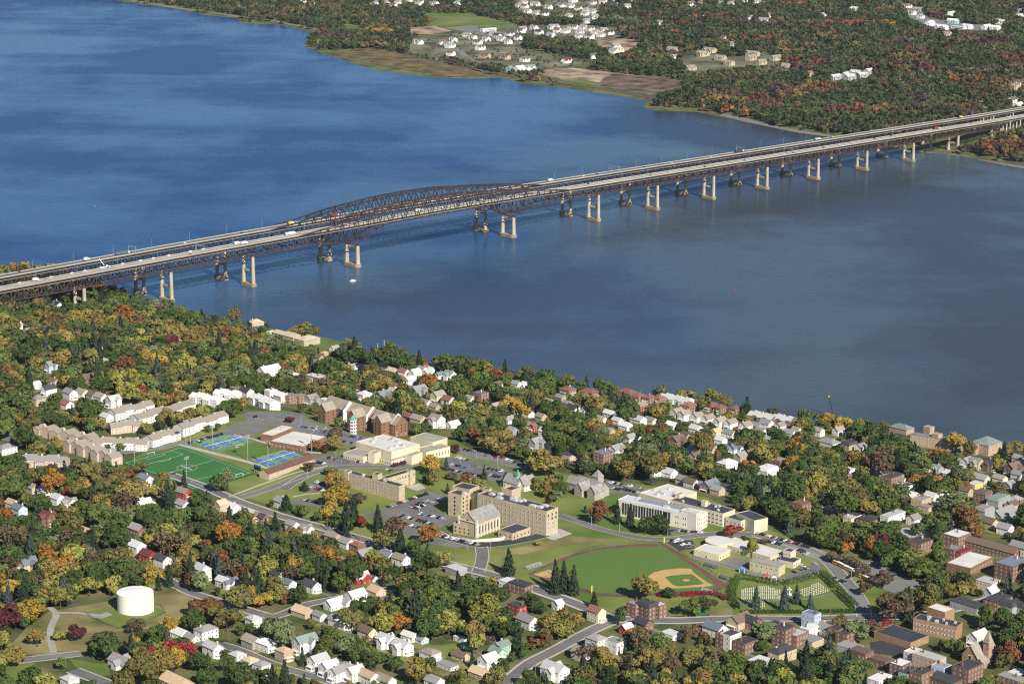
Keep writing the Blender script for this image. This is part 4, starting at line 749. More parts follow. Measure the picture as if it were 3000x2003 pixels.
# houses of the far shore
FARG = 'townhouses on the far shore'
def far(t, txt, kind=None):
    for s in txt.replace('\n', ' ').split(';'):
        s = s.strip()
        if not s: continue
        a = s.split(','); x, y = float(a[0]), float(a[1]); L = float(a[2]) if len(a) > 2 else random.uniform(18, 26); wc = a[4] if len(a) > 4 else 'w'; rc = a[3] if len(a) > 3 else random.choice('tgbtd')
        H = 7 if L < 40 else 8; W = 13; rot = R(45 if random.random() < .5 else -45)+random.uniform(-.2, .2)
        c = PT(t, x, y, H*.6); c.z = tz(c.x, c.y); wl, rf = MB(), MB(); kk = 'f' if L > 34 else 'g'; wing(wl, rf, Matrix.Identity(4), L, W, -4, H, kk)
        if kk == 'g' and L > 15:
            for xx in (-L*.25, L*.25): wing(wl, rf, Matrix.Translation((xx, -W*.45, 0)) @ Matrix.Rotation(R(90), 4, 'Z'), W*.5, L*.3, -4, H*.95, 'g')
            wl.box(-L*.1, L*.1, -W*.75, -W*.5-.01, -1, 3)
        wlo = wl.build('townhouse', SIDING, loc=c, rot=rot, color=WC[wc][1]); rf.build('roof', SHINGLE, wlo, color=RC[rc][1])
        cnt = [0, MB()]; sd = -1
        for f_ in range(2): windows_on(wlo, Vector((-L/2, -W/2-.02, 0)), Vector((L/2, -W/2-.02, 0)), 2+f_*3.2, 1, L*.8, 1.3, cnt, nm='window_band')
        later(tag(wlo, None, 'townhouse', FARG), f"{WC[wc][0]} far-shore {'flat block' if kk=='f' else 'townhouse'}, {RC[rc][0]} roof,", (c.x, c.y, c.z+4))
        blockgeo(c, rot, L, W); clearbox((c.x, c.y, c.z), L, W, H, .8)
far('f1', """65,325,30;290,340;330,308;250,328;480,290;585,302;670,278;765,262;825,292;860,225;950,215;1100,210,30;1250,210,28;1190,240;990,250;1300,247;1380,222;1330,212;1480,235;1460,268;1530,252;1300,278;1375,282;1080,270;750,322;520,328;540,367,24,b;310,352;
315,412,18;570,430,30,b,t;725,440,30,b,t;880,458,22,b;1200,468,26,m;1575,355,20;1600,385,20,o;1560,395,20;1400,432,22,b;600,228,44,w;915,522,28,e;840,528,26,w;765,532,14,e,e;870,22;960,35,26;880,52;840,45;900,88;1060,58;1170,42;1230,48;1290,68;1030,108;970,102;1350,82;1400,92;1340,108;1410,132;1350,165;1215,125;1400,22;1480,15;1560,38,26;1690,18;1660,52;1250,6;1570,4;370,28;
2010,382,26,t,t;2020,442,20;2245,418,30,t,t;2290,392,34,t,t;2140,525,20,t,t;1755,490,16;1915,177;2150,32,24;2235,22;850,240;640,262;700,300;440,272;1130,235;1420,250;60,30;190,25""")
far('f2', "1390,12;1470,22;1890,25;1960,15;2040,17;2000,40;2110,6;2200,12;2290,28")
far('f3', """60,32;130,22;275,14;340,27;420,14;510,17;140,127,16;350,118,18;455,122;560,142;600,110,16;970,107,18;190,350,30,t,t;140,372,30,t,t;260,402,26,t,t;480,372,34,t,t;470,402,26,t,t;640,402,30,t,t;320,437,24,t,t;540,432,24,t,t;60,472,20,t,t;710,458,18,t,t;340,310;285,268,16;
1190,505,22,l,t;1050,535,28,l,g;1150,535,28,l,g;1280,495,22,l,t;1120,520,22,l,g;1235,522,24,l,g;1545,45;1575,92;1620,70,26,g,g;1635,116,16;1700,165,32,w;1860,150,28,w,e;1780,190,34,w;1900,190,36,w;1960,187,26,w;2090,190,30,w;2150,196,26,w;1840,100,30,l;2195,155,34,l;2320,72,36,g,g;2325,106,36,w;1820,240,20;1180,65,26,l,t;2270,690;2320,572;2280,600,20,t,t;2310,730,26,w;880,510,26,r,t""")
#@@CAMPUS
def hb(t, A, B, C, H):
    """rectangle of a roof from its left, near and right corners in the photo"""
    g = 66.
    for _ in range(6):
        b = PT(t, B[0], B[1], H); 
    pts = [np.array(on_plane(*full(t, *q), b.z)) for q in (A, B, C)]
    u = pts[0]-pts[1]; v = pts[2]-pts[1]; L = np.linalg.norm(u); W = np.linalg.norm(v)
    ang = math.atan2(-u[1], -u[0]); ang2 = math.atan2(v[1], v[0])-math.pi/2; d = (ang2-ang+math.pi) % (2*math.pi)-math.pi; ang += d*W/(L+W)*.9
    uu = np.array([-math.cos(ang), -math.sin(ang)]); vv = np.array([-math.sin(ang), math.cos(ang)])
    c = pts[1][:2]+uu*L/2+vv*W/2; return c, ang, L, W, b.z-H
class Big:
    """a large building: several wings, one wall mesh, roofs by material, windows as parts"""
    def __init__(s, name, label, cat, t, A, B, C, H, wm):
        c, ang, L, W, g = hb(t, A, B, C, H); s.root = empty(name, (c[0], c[1], g), ang); tag(s.root, label, cat); s.g = g; s.wl = MB(); s.rf = {}; s.cnt = [0, MB()]; s.wm = wm; s.inv = s.root.matrix_world.inverted() if False else (Matrix.Translation((c[0], c[1], g)) @ Matrix.Rotation(ang, 4, 'Z')).inverted(); s.t = t
    def w(s, A, B, C, H, rm, kind='f', rh=None, par=.6, win=None, t=None, base=-5, ridge=None, tr=False):
        """win: list of (side 'l'|'r', floors, number, width, height, z of the first, pitch)"""
        t = t or s.t; c, ang, L, W, g = hb(t, A, B, C, H); T = s.inv @ Matrix.Translation((c[0], c[1], g)) @ Matrix.Rotation(ang, 4, 'Z'); rf = s.rf.setdefault(rm.name, (rm, MB()))[1]
        dz = g
        if kind == 'g' and ridge == 'r': wing(s.wl, rf, T @ Matrix.Rotation(R(90), 4, 'Z'), W, L, base, H, 'g', rh=rh)
        else: wing(s.wl, rf, T, L, W, base, H, kind, rh=rh, parapet=par if kind == 'f' else 0)
        blockgeo((c[0], c[1]), ang, L+1, W+1); clearbox((c[0], c[1], g), L, W, H, .95)
        CLEAR.append(np.array([proj(*(Matrix.Translation((c[0], c[1], g)) @ Matrix.Rotation(ang, 4, 'Z') @ Vector((x_, y_, z_)))) for x_, y_, z_ in ((-L/2, -W/2, 1.5), (L/2, -W/2, 1.5), (L/2, W/2, 1.5), (L/2, W/2, H), (-L/2, W/2, H), (-L/2, -W/2, H))]))
        for (sd_, fl, n, w_, h_, z_, pz) in (win or []):
            p, q = (Vector((-L/2, -W/2, 0)), Vector((L/2, -W/2, 0))) if sd_ == 'l' else (Vector((L/2, -W/2, 0)), Vector((L/2, W/2, 0)))
            p2, q2 = T @ p, T @ q; zo = (T @ Vector((0, 0, 0))).z
            for f_ in range(fl): windows_on(s.root, p2, q2, zo+z_+f_*pz, n, w_, h_, s.cnt)
        return c, ang, L, W, g, T
    def done(s, extra=()):
        s.wl.build('walls', s.wm, s.root)
        for rm, m_ in s.rf.values(): m_.build('roof', rm, s.root)
        if s.cnt[1].f: s.cnt[1].build('windows', GLASS, s.root)['kind'] = 'stuff'
        for nm, mb, m_ in extra: mb.build(nm, m_, s.root)
    def units(s, T, L, W, H, n, nm='rooftop_unit', m_=None, sz=2.2):
        for k in range(n):
            q = MB(); x_, y_ = random.uniform(-.4, .4)*L, random.uniform(-.35, .35)*W; a = sz*random.uniform(.6, 1.4); b = sz*random.uniform(.5, 1)
            q.box(-a/2, a/2, -b/2, b/2, 0, 1.3*random.uniform(.7, 1.3)); q.box(-a*.3, a*.3, -b*.3, b*.3, 1.3, 1.9); o = q.build(nm, m_ or UNIT, s.root); o.matrix_local = T @ Matrix.Translation((x_, y_, H+.12))
UNIT = mat('painted_metal_unit', (.5, .5, .48), .6, .15, .3)
WROOF = mat('white_membrane_roof', (.62, .60, .54), .85, .1, .06, detail=6); GROOF = mat('gravel_roof', (.33, .30, .25), .95, .15, .1); DROOF = mat('dark_membrane_roof', (.045, .052, .07), .8, .25, .08)
BUFF = mat('buff_brick', (.46, .375, .25), .9, .14, .25); CREAM = mat('cream_panel', (.60, .52, .37), .85, .1, .1); BRK = mat('red_brick_wall', (.23, .12, .078), .9, .16, .3)
SLATE = mat('slate_roof', (.27, .25, .235), .85, .22, .35, detail=6); TAUPE = mat('taupe_shingles', (.30, .26, .20), .9, .14, .2); MAROON = mat('maroon_shingles', (.15, .075, .06), .9, .15, .2); STONE = mat('grey_stone', (.36, .33, .27), .9, .22, .5)
GREENR = mat('green_copper', (.10, .30, .22), .7, .15, .3); PALEM = mat('pale_limestone', (.66, .62, .52), .85, .12, .2); TANR = mat('tan_roof', (.50, .42, .31), .9, .12, .15)
# white hall
b = Big('assembly_hall', 'sprawling cream hall with a huge white flat roof and lower grey-roofed wings', 'hall', 2, (625, 772), (905, 848), (1130, 790), 10.5, CREAM)
r_ = b.w((625, 772), (905, 848), (1130, 790), 10.5, WROOF, win=[]); b.units(r_[5], r_[2], r_[3], 10.5, 9, sz=4)
b.w((1040, 738), (1220, 776), (1345, 742), 11, GROOF); b.w((542, 852), (690, 890), (790, 850), 5, GROOF, win=[('l', 1, 9, 1.6, 1.8, 2.2, 3)]); b.w((775, 885), (905, 920), (1020, 885), 4.2, GROOF, win=[('l', 1, 7, 1.8, 2, 2.4, 3), ('r', 1, 4, 2, 3, 2.2, 3)])
b.w((1010, 868), (1060, 880), (1140, 850), 8, GROOF); b.w((1120, 815), (1170, 850), (1312, 795), 6.5, GROOF, win=[('r', 1, 8, 1.6, 3.6, 2.4, 3)]); b.w((735, 850), (775, 862), (810, 838), 9, GROOF)
for i_, (x_, y_) in enumerate([(925, 940), (960, 930), (995, 920), (1035, 905)]): pass
b.done()
# tan residence
b = Big('residence_hall', 'four-storey tan brick residence hall, L-shaped, with dark flat roof', 'residence hall', 2, (558, 1003), (962, 1112), (1008, 1098), 12.5, BUFF)
r_ = b.w((558, 1003), (962, 1112), (1008, 1098), 12.5, DROOF, win=[('l', 4, 18, 1.1, 1.5, 2.0, 3.05), ('r', 4, 1, 1.2, 1.5, 2, 3.05)]); b.units(r_[5], r_[2], r_[3], 12.5, 6)
b.w((835, 1035), (875, 1050), (1078, 985), 11, DROOF, win=[('r', 3, 10, 1.1, 1.4, 2, 3.1)]); b.w((758, 1012), (800, 1022), (835, 1010), 17, DROOF); b.w((545, 990), (575, 1000), (600, 990), 14, DROOF); b.w((1015, 980), (1050, 990), (1070, 982), 13, DROOF)
b.done()
# main building with chapel
b = Big('college_hall', 'buff brick college building with battlemented tower, long five-storey wing and adjoining chapel nave', 'college building', 2, (1560, 1172), (2090, 1308), (2182, 1276), 20, BUFF)
r_ = b.w((1560, 1172), (2090, 1308), (2182, 1276), 20, DROOF, par=1.1, win=[('l', 5, 18, 1.5, 1.9, 3.0, 3.5), ('r', 5, 3, 1.6, 1.9, 3.0, 3.5)]); b.units(r_[5], r_[2], r_[3], 20, 10, sz=5)
r_ = b.w((1345, 1158), (1440, 1184), (1517, 1148), 18.5, DROOF, par=1.1, win=[('l', 5, 1, 1.5, 1.9, 2.5, 3.4), ('r', 5, 3, 1.5, 1.9, 2.5, 3.4)]); b.units(r_[5], r_[2], r_[3], 18.5, 2, sz=4)
b.w((1380, 1108), (1500, 1140), (1560, 1105), 20.5, DROOF, par=1); b.w((1510, 1140), (1560, 1185), (1640, 1160), 18, DROOF); b.w((1760, 1128), (1825, 1150), (1878, 1122), 25, DROOF, par=1.6)
b.w((1605, 1122), (1650, 1135), (1668, 1125), 23, DROOF)
c_, ang, L, W, g, T = b.w((1422, 1352), (1555, 1388), (1735, 1322), 12.5, SLATE, kind='g', ridge='r', rh=7.5)
bu = MB()
for k in range(8):
    yy = -W/2+W*(k+.5)/8
    bu.box(L/2+.02, L/2+1.0, yy-.45, yy+.45, -4, 10.5, T); 
    if k < 7: windows_on(b.root, T @ Vector((L/2+.05, yy+W/16-.9, 0)), T @ Vector((L/2+.05, yy+W/16+.9, 0)), (T @ Vector((0, 0, 6))).z, 1, 1.7, 6, b.cnt)
bu.box(-L/2-.3, L/2+.3, -W/2-.7, -W/2-.02, 12, 12.6, T)
for s_ in (-1, 1): bu.box(s_*L/2-.8, s_*L/2+.8, -W/2-.6, -W/2+.8, -4, 15, T)
n_ = 14; rz = MB(); rz.pts([(1.6*math.cos(2*math.pi*k/n_), -W/2-.18, 12.5+1.6*math.sin(2*math.pi*k/n_)) for k in range(n_)], [tuple(range(n_))], T)
rz2 = MB(); rz2.pts([(2.1*math.cos(2*math.pi*k/n_), -W/2-.1, 12.5+2.1*math.sin(2*math.pi*k/n_)) for k in range(n_)], [tuple(range(n_))], T)
b.w((1378, 1388), (1548, 1425), (1600, 1402), 8, DROOF, win=[('l', 2, 5, 1.1, 1.5, 2, 3), ('r', 2, 2, 1.2, 1.5, 2, 3)])
b.w((1722, 1440), (1830, 1472), (1965, 1424), 5.5, DROOF, win=[('l', 1, 3, 1.2, 1.4, 2.5, 3), ('r', 1, 5, 1.2, 1.4, 2.5, 3)])
b.done([('buttresses', bu, PALEM), ('rose_window', rz, GLASS), ('rose_window_surround', rz2, PALEM)])
# library range
b = Big('library', 'long cream and glass library with pale grey roof and tall dark window bays', 'library', 3, (545, 1082), (1165, 1208), (1243, 1174), 13, mat('pale_panel', (.66, .62, .52), .85, .1, .1))
c_, ang, L, W, g, T = b.w((545, 1082), (1165, 1208), (1243, 1174), 13, mat('pale_metal_roof', (.56, .58, .60), .6, .1, .05), win=[('r', 3, 4, 1.5, 2, 2.4, 3.8)])
for k in range(6):
    x0 = -L/2+4+k*(L-30)/6; windows_on(b.root, T @ Vector((x0, -W/2, 0)), T @ Vector((x0+7.5, -W/2, 0)), (T @ Vector((0, 0, 6.6))).z, 3, 1.9, 10, b.cnt, nm='glazed_bay')
for k in range(3):
    x0 = L/2-22+k*7; windows_on(b.root, T @ Vector((x0, -W/2, 0)), T @ Vector((x0+4, -W/2, 0)), (T @ Vector((0, 0, 4))).z, 2, 1.2, 2.2, b.cnt); windows_on(b.root, T @ Vector((x0, -W/2, 0)), T @ Vector((x0+4, -W/2, 0)), (T @ Vector((0, 0, 9))).z, 2, 1.2, 2.2, b.cnt)
b.units(T, L, W, 13, 5, sz=4); q = MB(); q.box(-L*.28, L*.3, -1, 3, 13.2, 15.2, T)
b.w((1030, 1160), (1150, 1190), (1185, 1176), 15, UNIT); b.done([('plant_screen', q, mat('grey_louvres', (.25, .27, .31), .6, .15, .8))])
b = Big('science_building', 'wide buff block with large white roof behind the library', 'building', 3, (690, 1038), (932, 1092), (1187, 1032), 11, CREAM)
r_ = b.w((690, 1038), (932, 1092), (1187, 1032), 11, WROOF); b.units(r_[5], r_[2], r_[3], 11, 8, sz=3); b.done()
b = Big('classroom_block', 'three-storey buff classroom block with dark roof and banded windows', 'building', 3, (935, 1082), (1352, 1190), (1450, 1157), 11, CREAM)
r_ = b.w((935, 1082), (1352, 1190), (1450, 1157), 11, DROOF, win=[('l', 3, 14, 3.4, 1.5, 2.2, 3.3)]); b.units(r_[5], r_[2], r_[3], 11, 6); b.w((1185, 1092), (1215, 1100), (1240, 1090), 15, GROOF); b.w((985, 1035), (1020, 1045), (1055, 1032), 14, GROOF)
b.w((1378, 1212), (1490, 1246), (1562, 1216), 8.5, DROOF, win=[('r', 2, 3, 3, 1.6, 2.3, 3.2), ('l', 1, 4, 2.2, 1.4, 5.6, 3)]); b.w((1470, 1180), (1592, 1242), (1675, 1213), 11, DROOF, par=.5); b.done()
# low school with round end
b = Big('low_school', 'single-storey cream school with white roof, round end and long spine', 'school', 7, (80, 492), (250, 532), (322, 490), 5, CREAM)
b.w((80, 492), (250, 532), (322, 490), 5, WROOF, win=[('r', 1, 4, 2.2, 1.4, 2.4, 3), ('l', 1, 1, 2, 2.2, 1.9, 3)]); b.w((262, 446), (600, 548), (700, 505), 4.5, WROOF, win=[('l', 1, 12, 1.8, 1.4, 2.2, 3)])
p = PT(7, 250, 430, 4.8); p = b.inv @ Vector((p.x, p.y, p.z)); b.wl.cyl(p.x, p.y, -4, 4.8, 11, n=24); b.rf[WROOF.name][1].cyl(p.x, p.y, 4.81, 5.2, 11.3, n=24)
b.w((630, 558), (762, 586), (815, 556), 4.5, DROOF, win=[('r', 1, 4, 2, 1.5, 2.2, 3)]); b.w((690, 500), (745, 512), (780, 494), 9, DROOF, win=[('l', 1, 3, 1.6, 1.3, 6.8, 3)]); b.done()
b = Big('school_gymnasium', 'plain buff gymnasium with pale roof beside the school car park', 'gymnasium', 7, (457, 572), (662, 613), (716, 590), 8, mat('buff_block', (.50, .43, .28), .9, .1, .1))
b.w((457, 572), (662, 613), (716, 590), 8, GROOF, par=0, win=[('l', 1, 6, 2.2, 1.3, 5.4, 3), ('l', 1, 4, 1.6, 1.5, 1.4, 3)]); b.done()
b = Big('long_dormitory', 'long low tan building with maroon gable roof beside the tennis courts', 'dormitory', 's', (1600, 452), (1700, 482), (2182, 308), 6, BUFF)
b.w((1600, 452), (1700, 482), (2182, 308), 6, MAROON, kind='g', ridge='r', rh=2.6, win=[('r', 2, 16, 1.1, 1.2, 1.9, 2.7)]); b.done()
b = Big('brick_hall', 'low brick hall with stained white roof behind the practice field', 'hall', 1, (1868, 1378), (2078, 1425), (2205, 1350), 6, BRK)
b.w((1868, 1378), (2078, 1425), (2205, 1350), 6, WROOF, par=.5, win=[('l', 1, 8, 1.8, 1.3, 3, 3)]); r_ = b.w((1788, 1335), (1870, 1352), (2010, 1290), 6.5, WROOF, par=.5); b.units(r_[5], r_[2], r_[3], 6.5, 4); b.done()
# gabled brick dormitory
def gb(b, t, x, y, hz, L, W, H, ridge, rm, rh=None, win=None, kind='g'):
    c = PT(t, x, y, hz); g = tz(c.x, c.y); rot = R(45 if ridge == 'a' else -45); T = b.inv @ Matrix.Translation((c.x, c.y, g)) @ Matrix.Rotation(rot, 4, 'Z'); rf = b.rf.setdefault(rm.name, (rm, MB()))[1]
    wing(b.wl, rf, T, L, W, -5, H, kind, rh=rh, parapet=.5 if kind == 'f' else 0); blockgeo(c, rot, L, W); clearbox((c.x, c.y, g), L, W, H, .95)
    for (e, fl, n, w_, h_, z_, pz) in (win or []):
        p, q = {'s': (Vector((-L/2, -W/2, 0)), Vector((L/2, -W/2, 0))), 'e': (Vector((L/2, -W/2, 0)), Vector((L/2, W/2, 0))), 'w': (Vector((-L/2, W/2, 0)), Vector((-L/2, -W/2, 0)))}[e]
        for f_ in range(fl): windows_on(b.root, T @ p, T @ q, (T @ Vector((0, 0, 0))).z+z_+f_*pz, n, w_, h_, b.cnt)
    return T, c, g
b = Big('brick_dormitory', 'red brick dormitory with steep taupe gables and a green-capped white stair turret', 'dormitory', 2, (440, 540), (560, 570), (620, 545), 13, BRK)
for (x, y) in ((520, 530), (695, 580), (890, 640)): gb(b, 2, x, y, 8, 33, 16, 13, 'b', TAUPE, rh=7, win=[('s', 4, 6, 1.2, 1.6, 2.2, 3.1), ('e', 4, 3, 1.2, 1.6, 2.2, 3.1)])
for (x, y) in ((412, 560), (640, 610), (838, 650)): gb(b, 2, x, y, 8, 13, 11, 14, 'a', TAUPE, rh=6, win=[('w', 4, 2, 1.5, 1.6, 2.2, 3.1), ('s', 4, 2, 1.2, 1.6, 2.2, 3.1)])
p = PT(2, 612, 640, 8); g = tz(p.x, p.y); q = b.inv @ Vector((p.x, p.y, g)); tw = MB(); tw.cyl(q.x, q.y, -4+q.z, 14+q.z, 3.6, n=8)
for k_ in range(8):
    a0, a1 = 2*math.pi*k_/8, 2*math.pi*(k_+1)/8
    for f_ in range(4): windows_on(b.root, q+Vector((3.62*math.cos(a1), 3.62*math.sin(a1), 0)), q+Vector((3.62*math.cos(a0), 3.62*math.sin(a0), 0)), q.z+2.2+f_*3.1, 1, 1.5, 1.7, b.cnt, nm='glazed_bay'); tc = MB(); tc.cyl(q.x, q.y, 14.01+q.z, 18+q.z, 4.2, .1, n=8)
sws = []
for (x, y) in ((590, 560), (765, 600), (958, 655)):
    c = PT(2, x, y, 8); T = b.inv @ Matrix.Translation((c.x, c.y, tz(c.x, c.y))) @ Matrix.Rotation(R(-45), 4, 'Z'); sw = MB(); sws.append(sw); sw.pts([(.15, -9, -4), (.15, 9, -4), (.15, 9, 13.5), (.15, 0, 21.5), (.15, -9, 13.5), (-.6, -9, -4), (-.6, 9, -4), (-.6, 9, 13.5), (-.6, 0, 21.5), (-.6, -9, 13.5)], [(0, 1, 2, 3, 4), (9, 8, 7, 6, 5), (4, 3, 8, 9), (3, 2, 7, 8), (0, 4, 9, 5), (2, 1, 6, 7)], T)
b.done([('stair_turret', tw, FRAME), ('turret_cap', tc, GREENR), *[('white_gable_end', s_, FRAME) for s_ in sws]])
b = Big('tudor_lodge', 'grey slate-roofed stone lodge with steep gables and a small pointed cupola', 'lodge', 2, (1790, 1090), (1870, 1110), (1960, 1080), 6, PALEM)
gb(b, 2, 1850, 1085, 4, 18, 11, 6, 'b', SLATE, rh=6, win=[('s', 2, 4, 1.2, 1.4, 1.8, 2.8)]); gb(b, 2, 1935, 1095, 4, 15, 11, 6, 'a', SLATE, rh=6, win=[('w', 2, 3, 1.2, 1.4, 1.8, 2.8), ('s', 2, 3, 1.2, 1.4, 1.8, 2.8)]); gb(b, 2, 1870, 1050, 9, 3, 3, 12, 'a', GREENR, kind='p', rh=6); b.done()
b = Big('stone_mansion', 'rambling grey stone mansion with many gables and a square pyramid-capped tower', 'mansion', 3, (210, 990), (300, 1020), (440, 990), 7, STONE)
for (x, y, L, W, H, rd) in ((240, 965, 17, 10, 7, 'b'), (325, 975, 22, 11, 7, 'b'), (400, 1000, 15, 11, 7, 'b'), (285, 1000, 13, 9, 7, 'a'), (380, 1025, 12, 9, 7, 'a')): gb(b, 3, x, y, 5, L, W, H, rd, SLATE, rh=5, win=[('s', 2, 3, 1.1, 1.5, 2, 3)])
gb(b, 3, 395, 940, 8, 7, 7, 13, 'a', SLATE, kind='p', rh=6); b.done()
# riverside club, mill, brick and white apartments, terraces
b = Big('river_club', 'tan riverside clubhouse of stepped sloping roofs beside the striped lawn', 'clubhouse', 1, (1990, 680), (2110, 715), (2180, 660), 8, BUFF)
gb(b, 1, 2105, 690, 5, 25, 19, 7, 'a', TANR, kind='h', rh=3.5, win=[('s', 2, 6, 1.4, 1.5, 2, 3)]); gb(b, 1, 2010, 665, 4, 20, 17, 5, 'b', TANR, kind='g', rh=3, win=[('s', 1, 5, 2.2, 1.6, 2.4, 3)]); gb(b, 1, 1930, 650, 3, 17, 14, 4.5, 'b', TANR, kind='g', rh=2.5, win=[('s', 1, 4, 2.2, 1.4, 2.2, 3)]); gb(b, 1, 1860, 638, 3, 13, 10, 3.5, 'a', TANR, kind='h', rh=2); b.done()
house(1, 1755, 582, 17, 14, 8, 'a', 'h', 'o', 't', rot=R(30), extra=' at the water edge')
b = Big('riverside_mill', 'long tan brick mill with grey roof, stair tower and square water tower by the river', 'mill', 4, (1480, 440), (1980, 545), (2010, 520), 11, mat('mill_brick', (.42, .30, .2), .9, .16, .3))
b.w((1480, 450), (1985, 530), (2010, 512), 11, mat('mill_roof', (.20, .20, .185), .9, .15, .1), par=0, win=[('l', 3, 24, 1.3, 1.7, 2.3, 3.3)]); gb(b, 4, 2060, 535, 7, 24, 22, 11, 'a', mat('mill_roof_green', (.19, .23, .21), .9, .15, .1), kind='h', win=[('s', 3, 5, 1.3, 1.7, 2.3, 3.3), ('w', 3, 4, 1.3, 1.7, 2.3, 3.3)])
gb(b, 4, 1620, 440, 9, 8, 8, 16, 'a', GROOF, kind='f'); gb(b, 4, 1683, 495, 8, 8, 8, 15, 'a', GROOF, kind='f', win=[('s', 3, 1, 1.5, 1.6, 3, 3.6)]); gb(b, 4, 1415, 395, 7, 22, 14, 8, 'b', MATS['mill_roof_green'], kind='h'); b.done()
b = Big('flat_school', 'large brown brick school block with dark roof below the cemetery street', 'school', 7, (1592, 985), (1880, 1030), (1918, 992), 10, mat('brown_brick', (.33, .21, .12), .9, .15, .3))
r_ = b.w((1592, 965), (1885, 1028), (1915, 992), 10, DROOF, win=[('l', 2, 12, 2.2, 1.3, 3, 3.6)]); b.units(r_[5], r_[2], r_[3], 10, 6); gb(b, 7, 1775, 930, 8, 16, 12, 12, 'b', WROOF, kind='f'); gb(b, 7, 1505, 1080, 4, 32, 22, 5, 'b', DROOF, kind='f'); b.done()
b = Big('brick_church', 'brown stone church with steep gable and tall pinnacled spire', 'church', 7, (1990, 1150), (2080, 1200), (2120, 1180), 8, mat('brownstone', (.36, .23, .15), .9, .2, .4))
T, c, g = gb(b, 7, 2045, 1205, 6, 24, 13, 7, 'a', TAUPE, rh=8, win=[('w', 1, 1, 3.5, 6, 5, 3), ('s', 1, 5, 1.2, 3.5, 4, 3)]); gb(b, 7, 2098, 1190, 10, 4.6, 4.6, 17, 'a', TAUPE, kind='p', rh=9, win=[('s', 2, 1, 1.2, 2.5, 10, 5)]); gb(b, 7, 2065, 1270, 3, 8, 6, 4, 'a', SLATE, rh=3); b.done()
b = Big('low_warehouse', 'low brick warehouse with patchy white roof behind the brick terrace', 'warehouse', 4, (1760, 1430), (1960, 1470), (2100, 1390), 6, BRK); b.w((1760, 1430), (1940, 1475), (2105, 1385), 6, WROOF, par=.5, win=[('r', 1, 8, 1.5, 1.5, 3, 3)]); b.done()
def terrace(t, x, y, n, dx, dy, L, W, H, rd, rc, wc, label, sol=False):
    for k in range(1): pass
    c0 = PT(t, x, y, H*.55); rot = math.atan2((PT(t, x+dx, y+dy, H*.55)-c0).y, (PT(t, x+dx, y+dy, H*.55)-c0).x); tot = (PT(t, x+dx*(n-1), y+dy*(n-1), H*.55)-c0).length
    u = tot/max(1, n-1); cen = c0.lerp(PT(t, x+dx*(n-1), y+dy*(n-1), H*.55), .5); g = tz(cen.x, cen.y); root = empty('terrace', (cen.x, cen.y, g), rot); tag(root, label, 'terrace', 'pale terraces of the apartment estate')
    wl, rf = MB(), MB(); cnt = [0, MB()]
    for k in range(n):
        xx = (k-(n-1)/2)*u; yy = (k % 2)*1.6; hh = H+(.8 if k % 2 else 0)
        T = Matrix.Translation((xx, yy, 0))
        if rd == 'x': wing(wl, rf, T, u-.05, W, -4, hh, 'g', rh=3.2, ov=.35)
        else: wing(wl, rf, T @ Matrix.Rotation(R(90), 4, 'Z'), W, u-.05, -4, hh, 'g', rh=2.8, ov=.3)
        for f_ in range(2): windows_on(root, Vector((xx-u/2, yy-W/2, 0)), Vector((xx+u/2, yy-W/2, 0)), 1.7+2.9*f_, 3, 1.2, 1.4, cnt)
        for s_ in ((-1,) if k == 0 else (1,) if k == n-1 else ()):
            for f_ in range(2): windows_on(root, Vector((xx+s_*u/2, yy-W/2, 0)), Vector((xx+s_*u/2, yy+W/2, 0)), 1.7+2.9*f_, 3, 1.1, 1.3, cnt)
    wl.build('walls', SIDING, root, color=WC[wc][1]); rf.build('roof', SHINGLE, root, color=RC[rc][1])
    if cnt[1].f: cnt[1].build('windows', GLASS, root)['kind'] = 'stuff'
    if sol:
        so_ = MB(); so_.box(-1, 13, -6.5, -.8, 0, .2, Matrix.Translation((0, 0, H+.55)) @ Matrix.Rotation(R(24), 4, 'X') @ Matrix.Translation((0, 0, .9))); so_.build('solar_panels', mat('solar_panel', (.03, .07, .22), .2, .2, .4), root)
    for k in range(3):
        ch = MB(); cx = (k-1)*tot*.4; ch.box(cx-.7, cx+.7, .5, 1.9, H, H+4.6); ch.build('chimney', SIDINGC, root)
    blockgeo(cen, rot, tot+u+1, W+3); clearbox((cen.x, cen.y, g), tot+u, W, H+2, .7)
    for k in range(n): p = c0.lerp(PT(t, x+dx*(n-1), y+dy*(n-1), H*.55), k/max(1, n-1)); clearbox((p.x, p.y, g), u, W, H+2, .9)
terrace(1, 800, 1205, 4, 68, -16, 0, 14, 6.5, 'x', 't', 'w', 'pale terrace with solar panels on its taupe roof', True)
terrace(1, 975, 1240, 4, 95, -28, 0, 15, 6, 'x', 't', 'w', 'long taupe-roofed terrace behind the roadside plane trees')
terrace(1, 1265, 1310, 4, 78, -26, 0, 14, 7, 'x', 't', 'w', 'white-walled taupe-roofed terrace nearest the tennis courts')
terrace(1, 1045, 1385, 3, 65, -18, 0, 14, 7, 'x', 't', 'w', 'short white terrace between two car parks beside the turf pitch')
terrace(1, 790, 1300, 3, 75, -6, 0, 13, 6.5, 'x', 't', 'p', 'taupe terrace of three gabled units in the middle of the estate')
terrace(1, 675, 1405, 5, 75, 3, 0, 13, 6.5, 'x', 't', 'w', 'taupe terrace running level above the turf pitch corner')
terrace(1, 270, 1315, 6, 66, 14, 0, 13, 7, 'y', 't', 't', 'stepped terrace at the upper left edge of the estate')
terrace(1, 490, 1420, 7, 48, 15, 0, 12, 8, 'y', 't', 'p', 'long stepped terrace of banded fronts at the lower left edge of the estate')
terrace(1, 150, 1530, 5, 70, 0, 0, 15, 6, 'x', 'g', 'p', 'grey-roofed apartment range at the left below the estate')
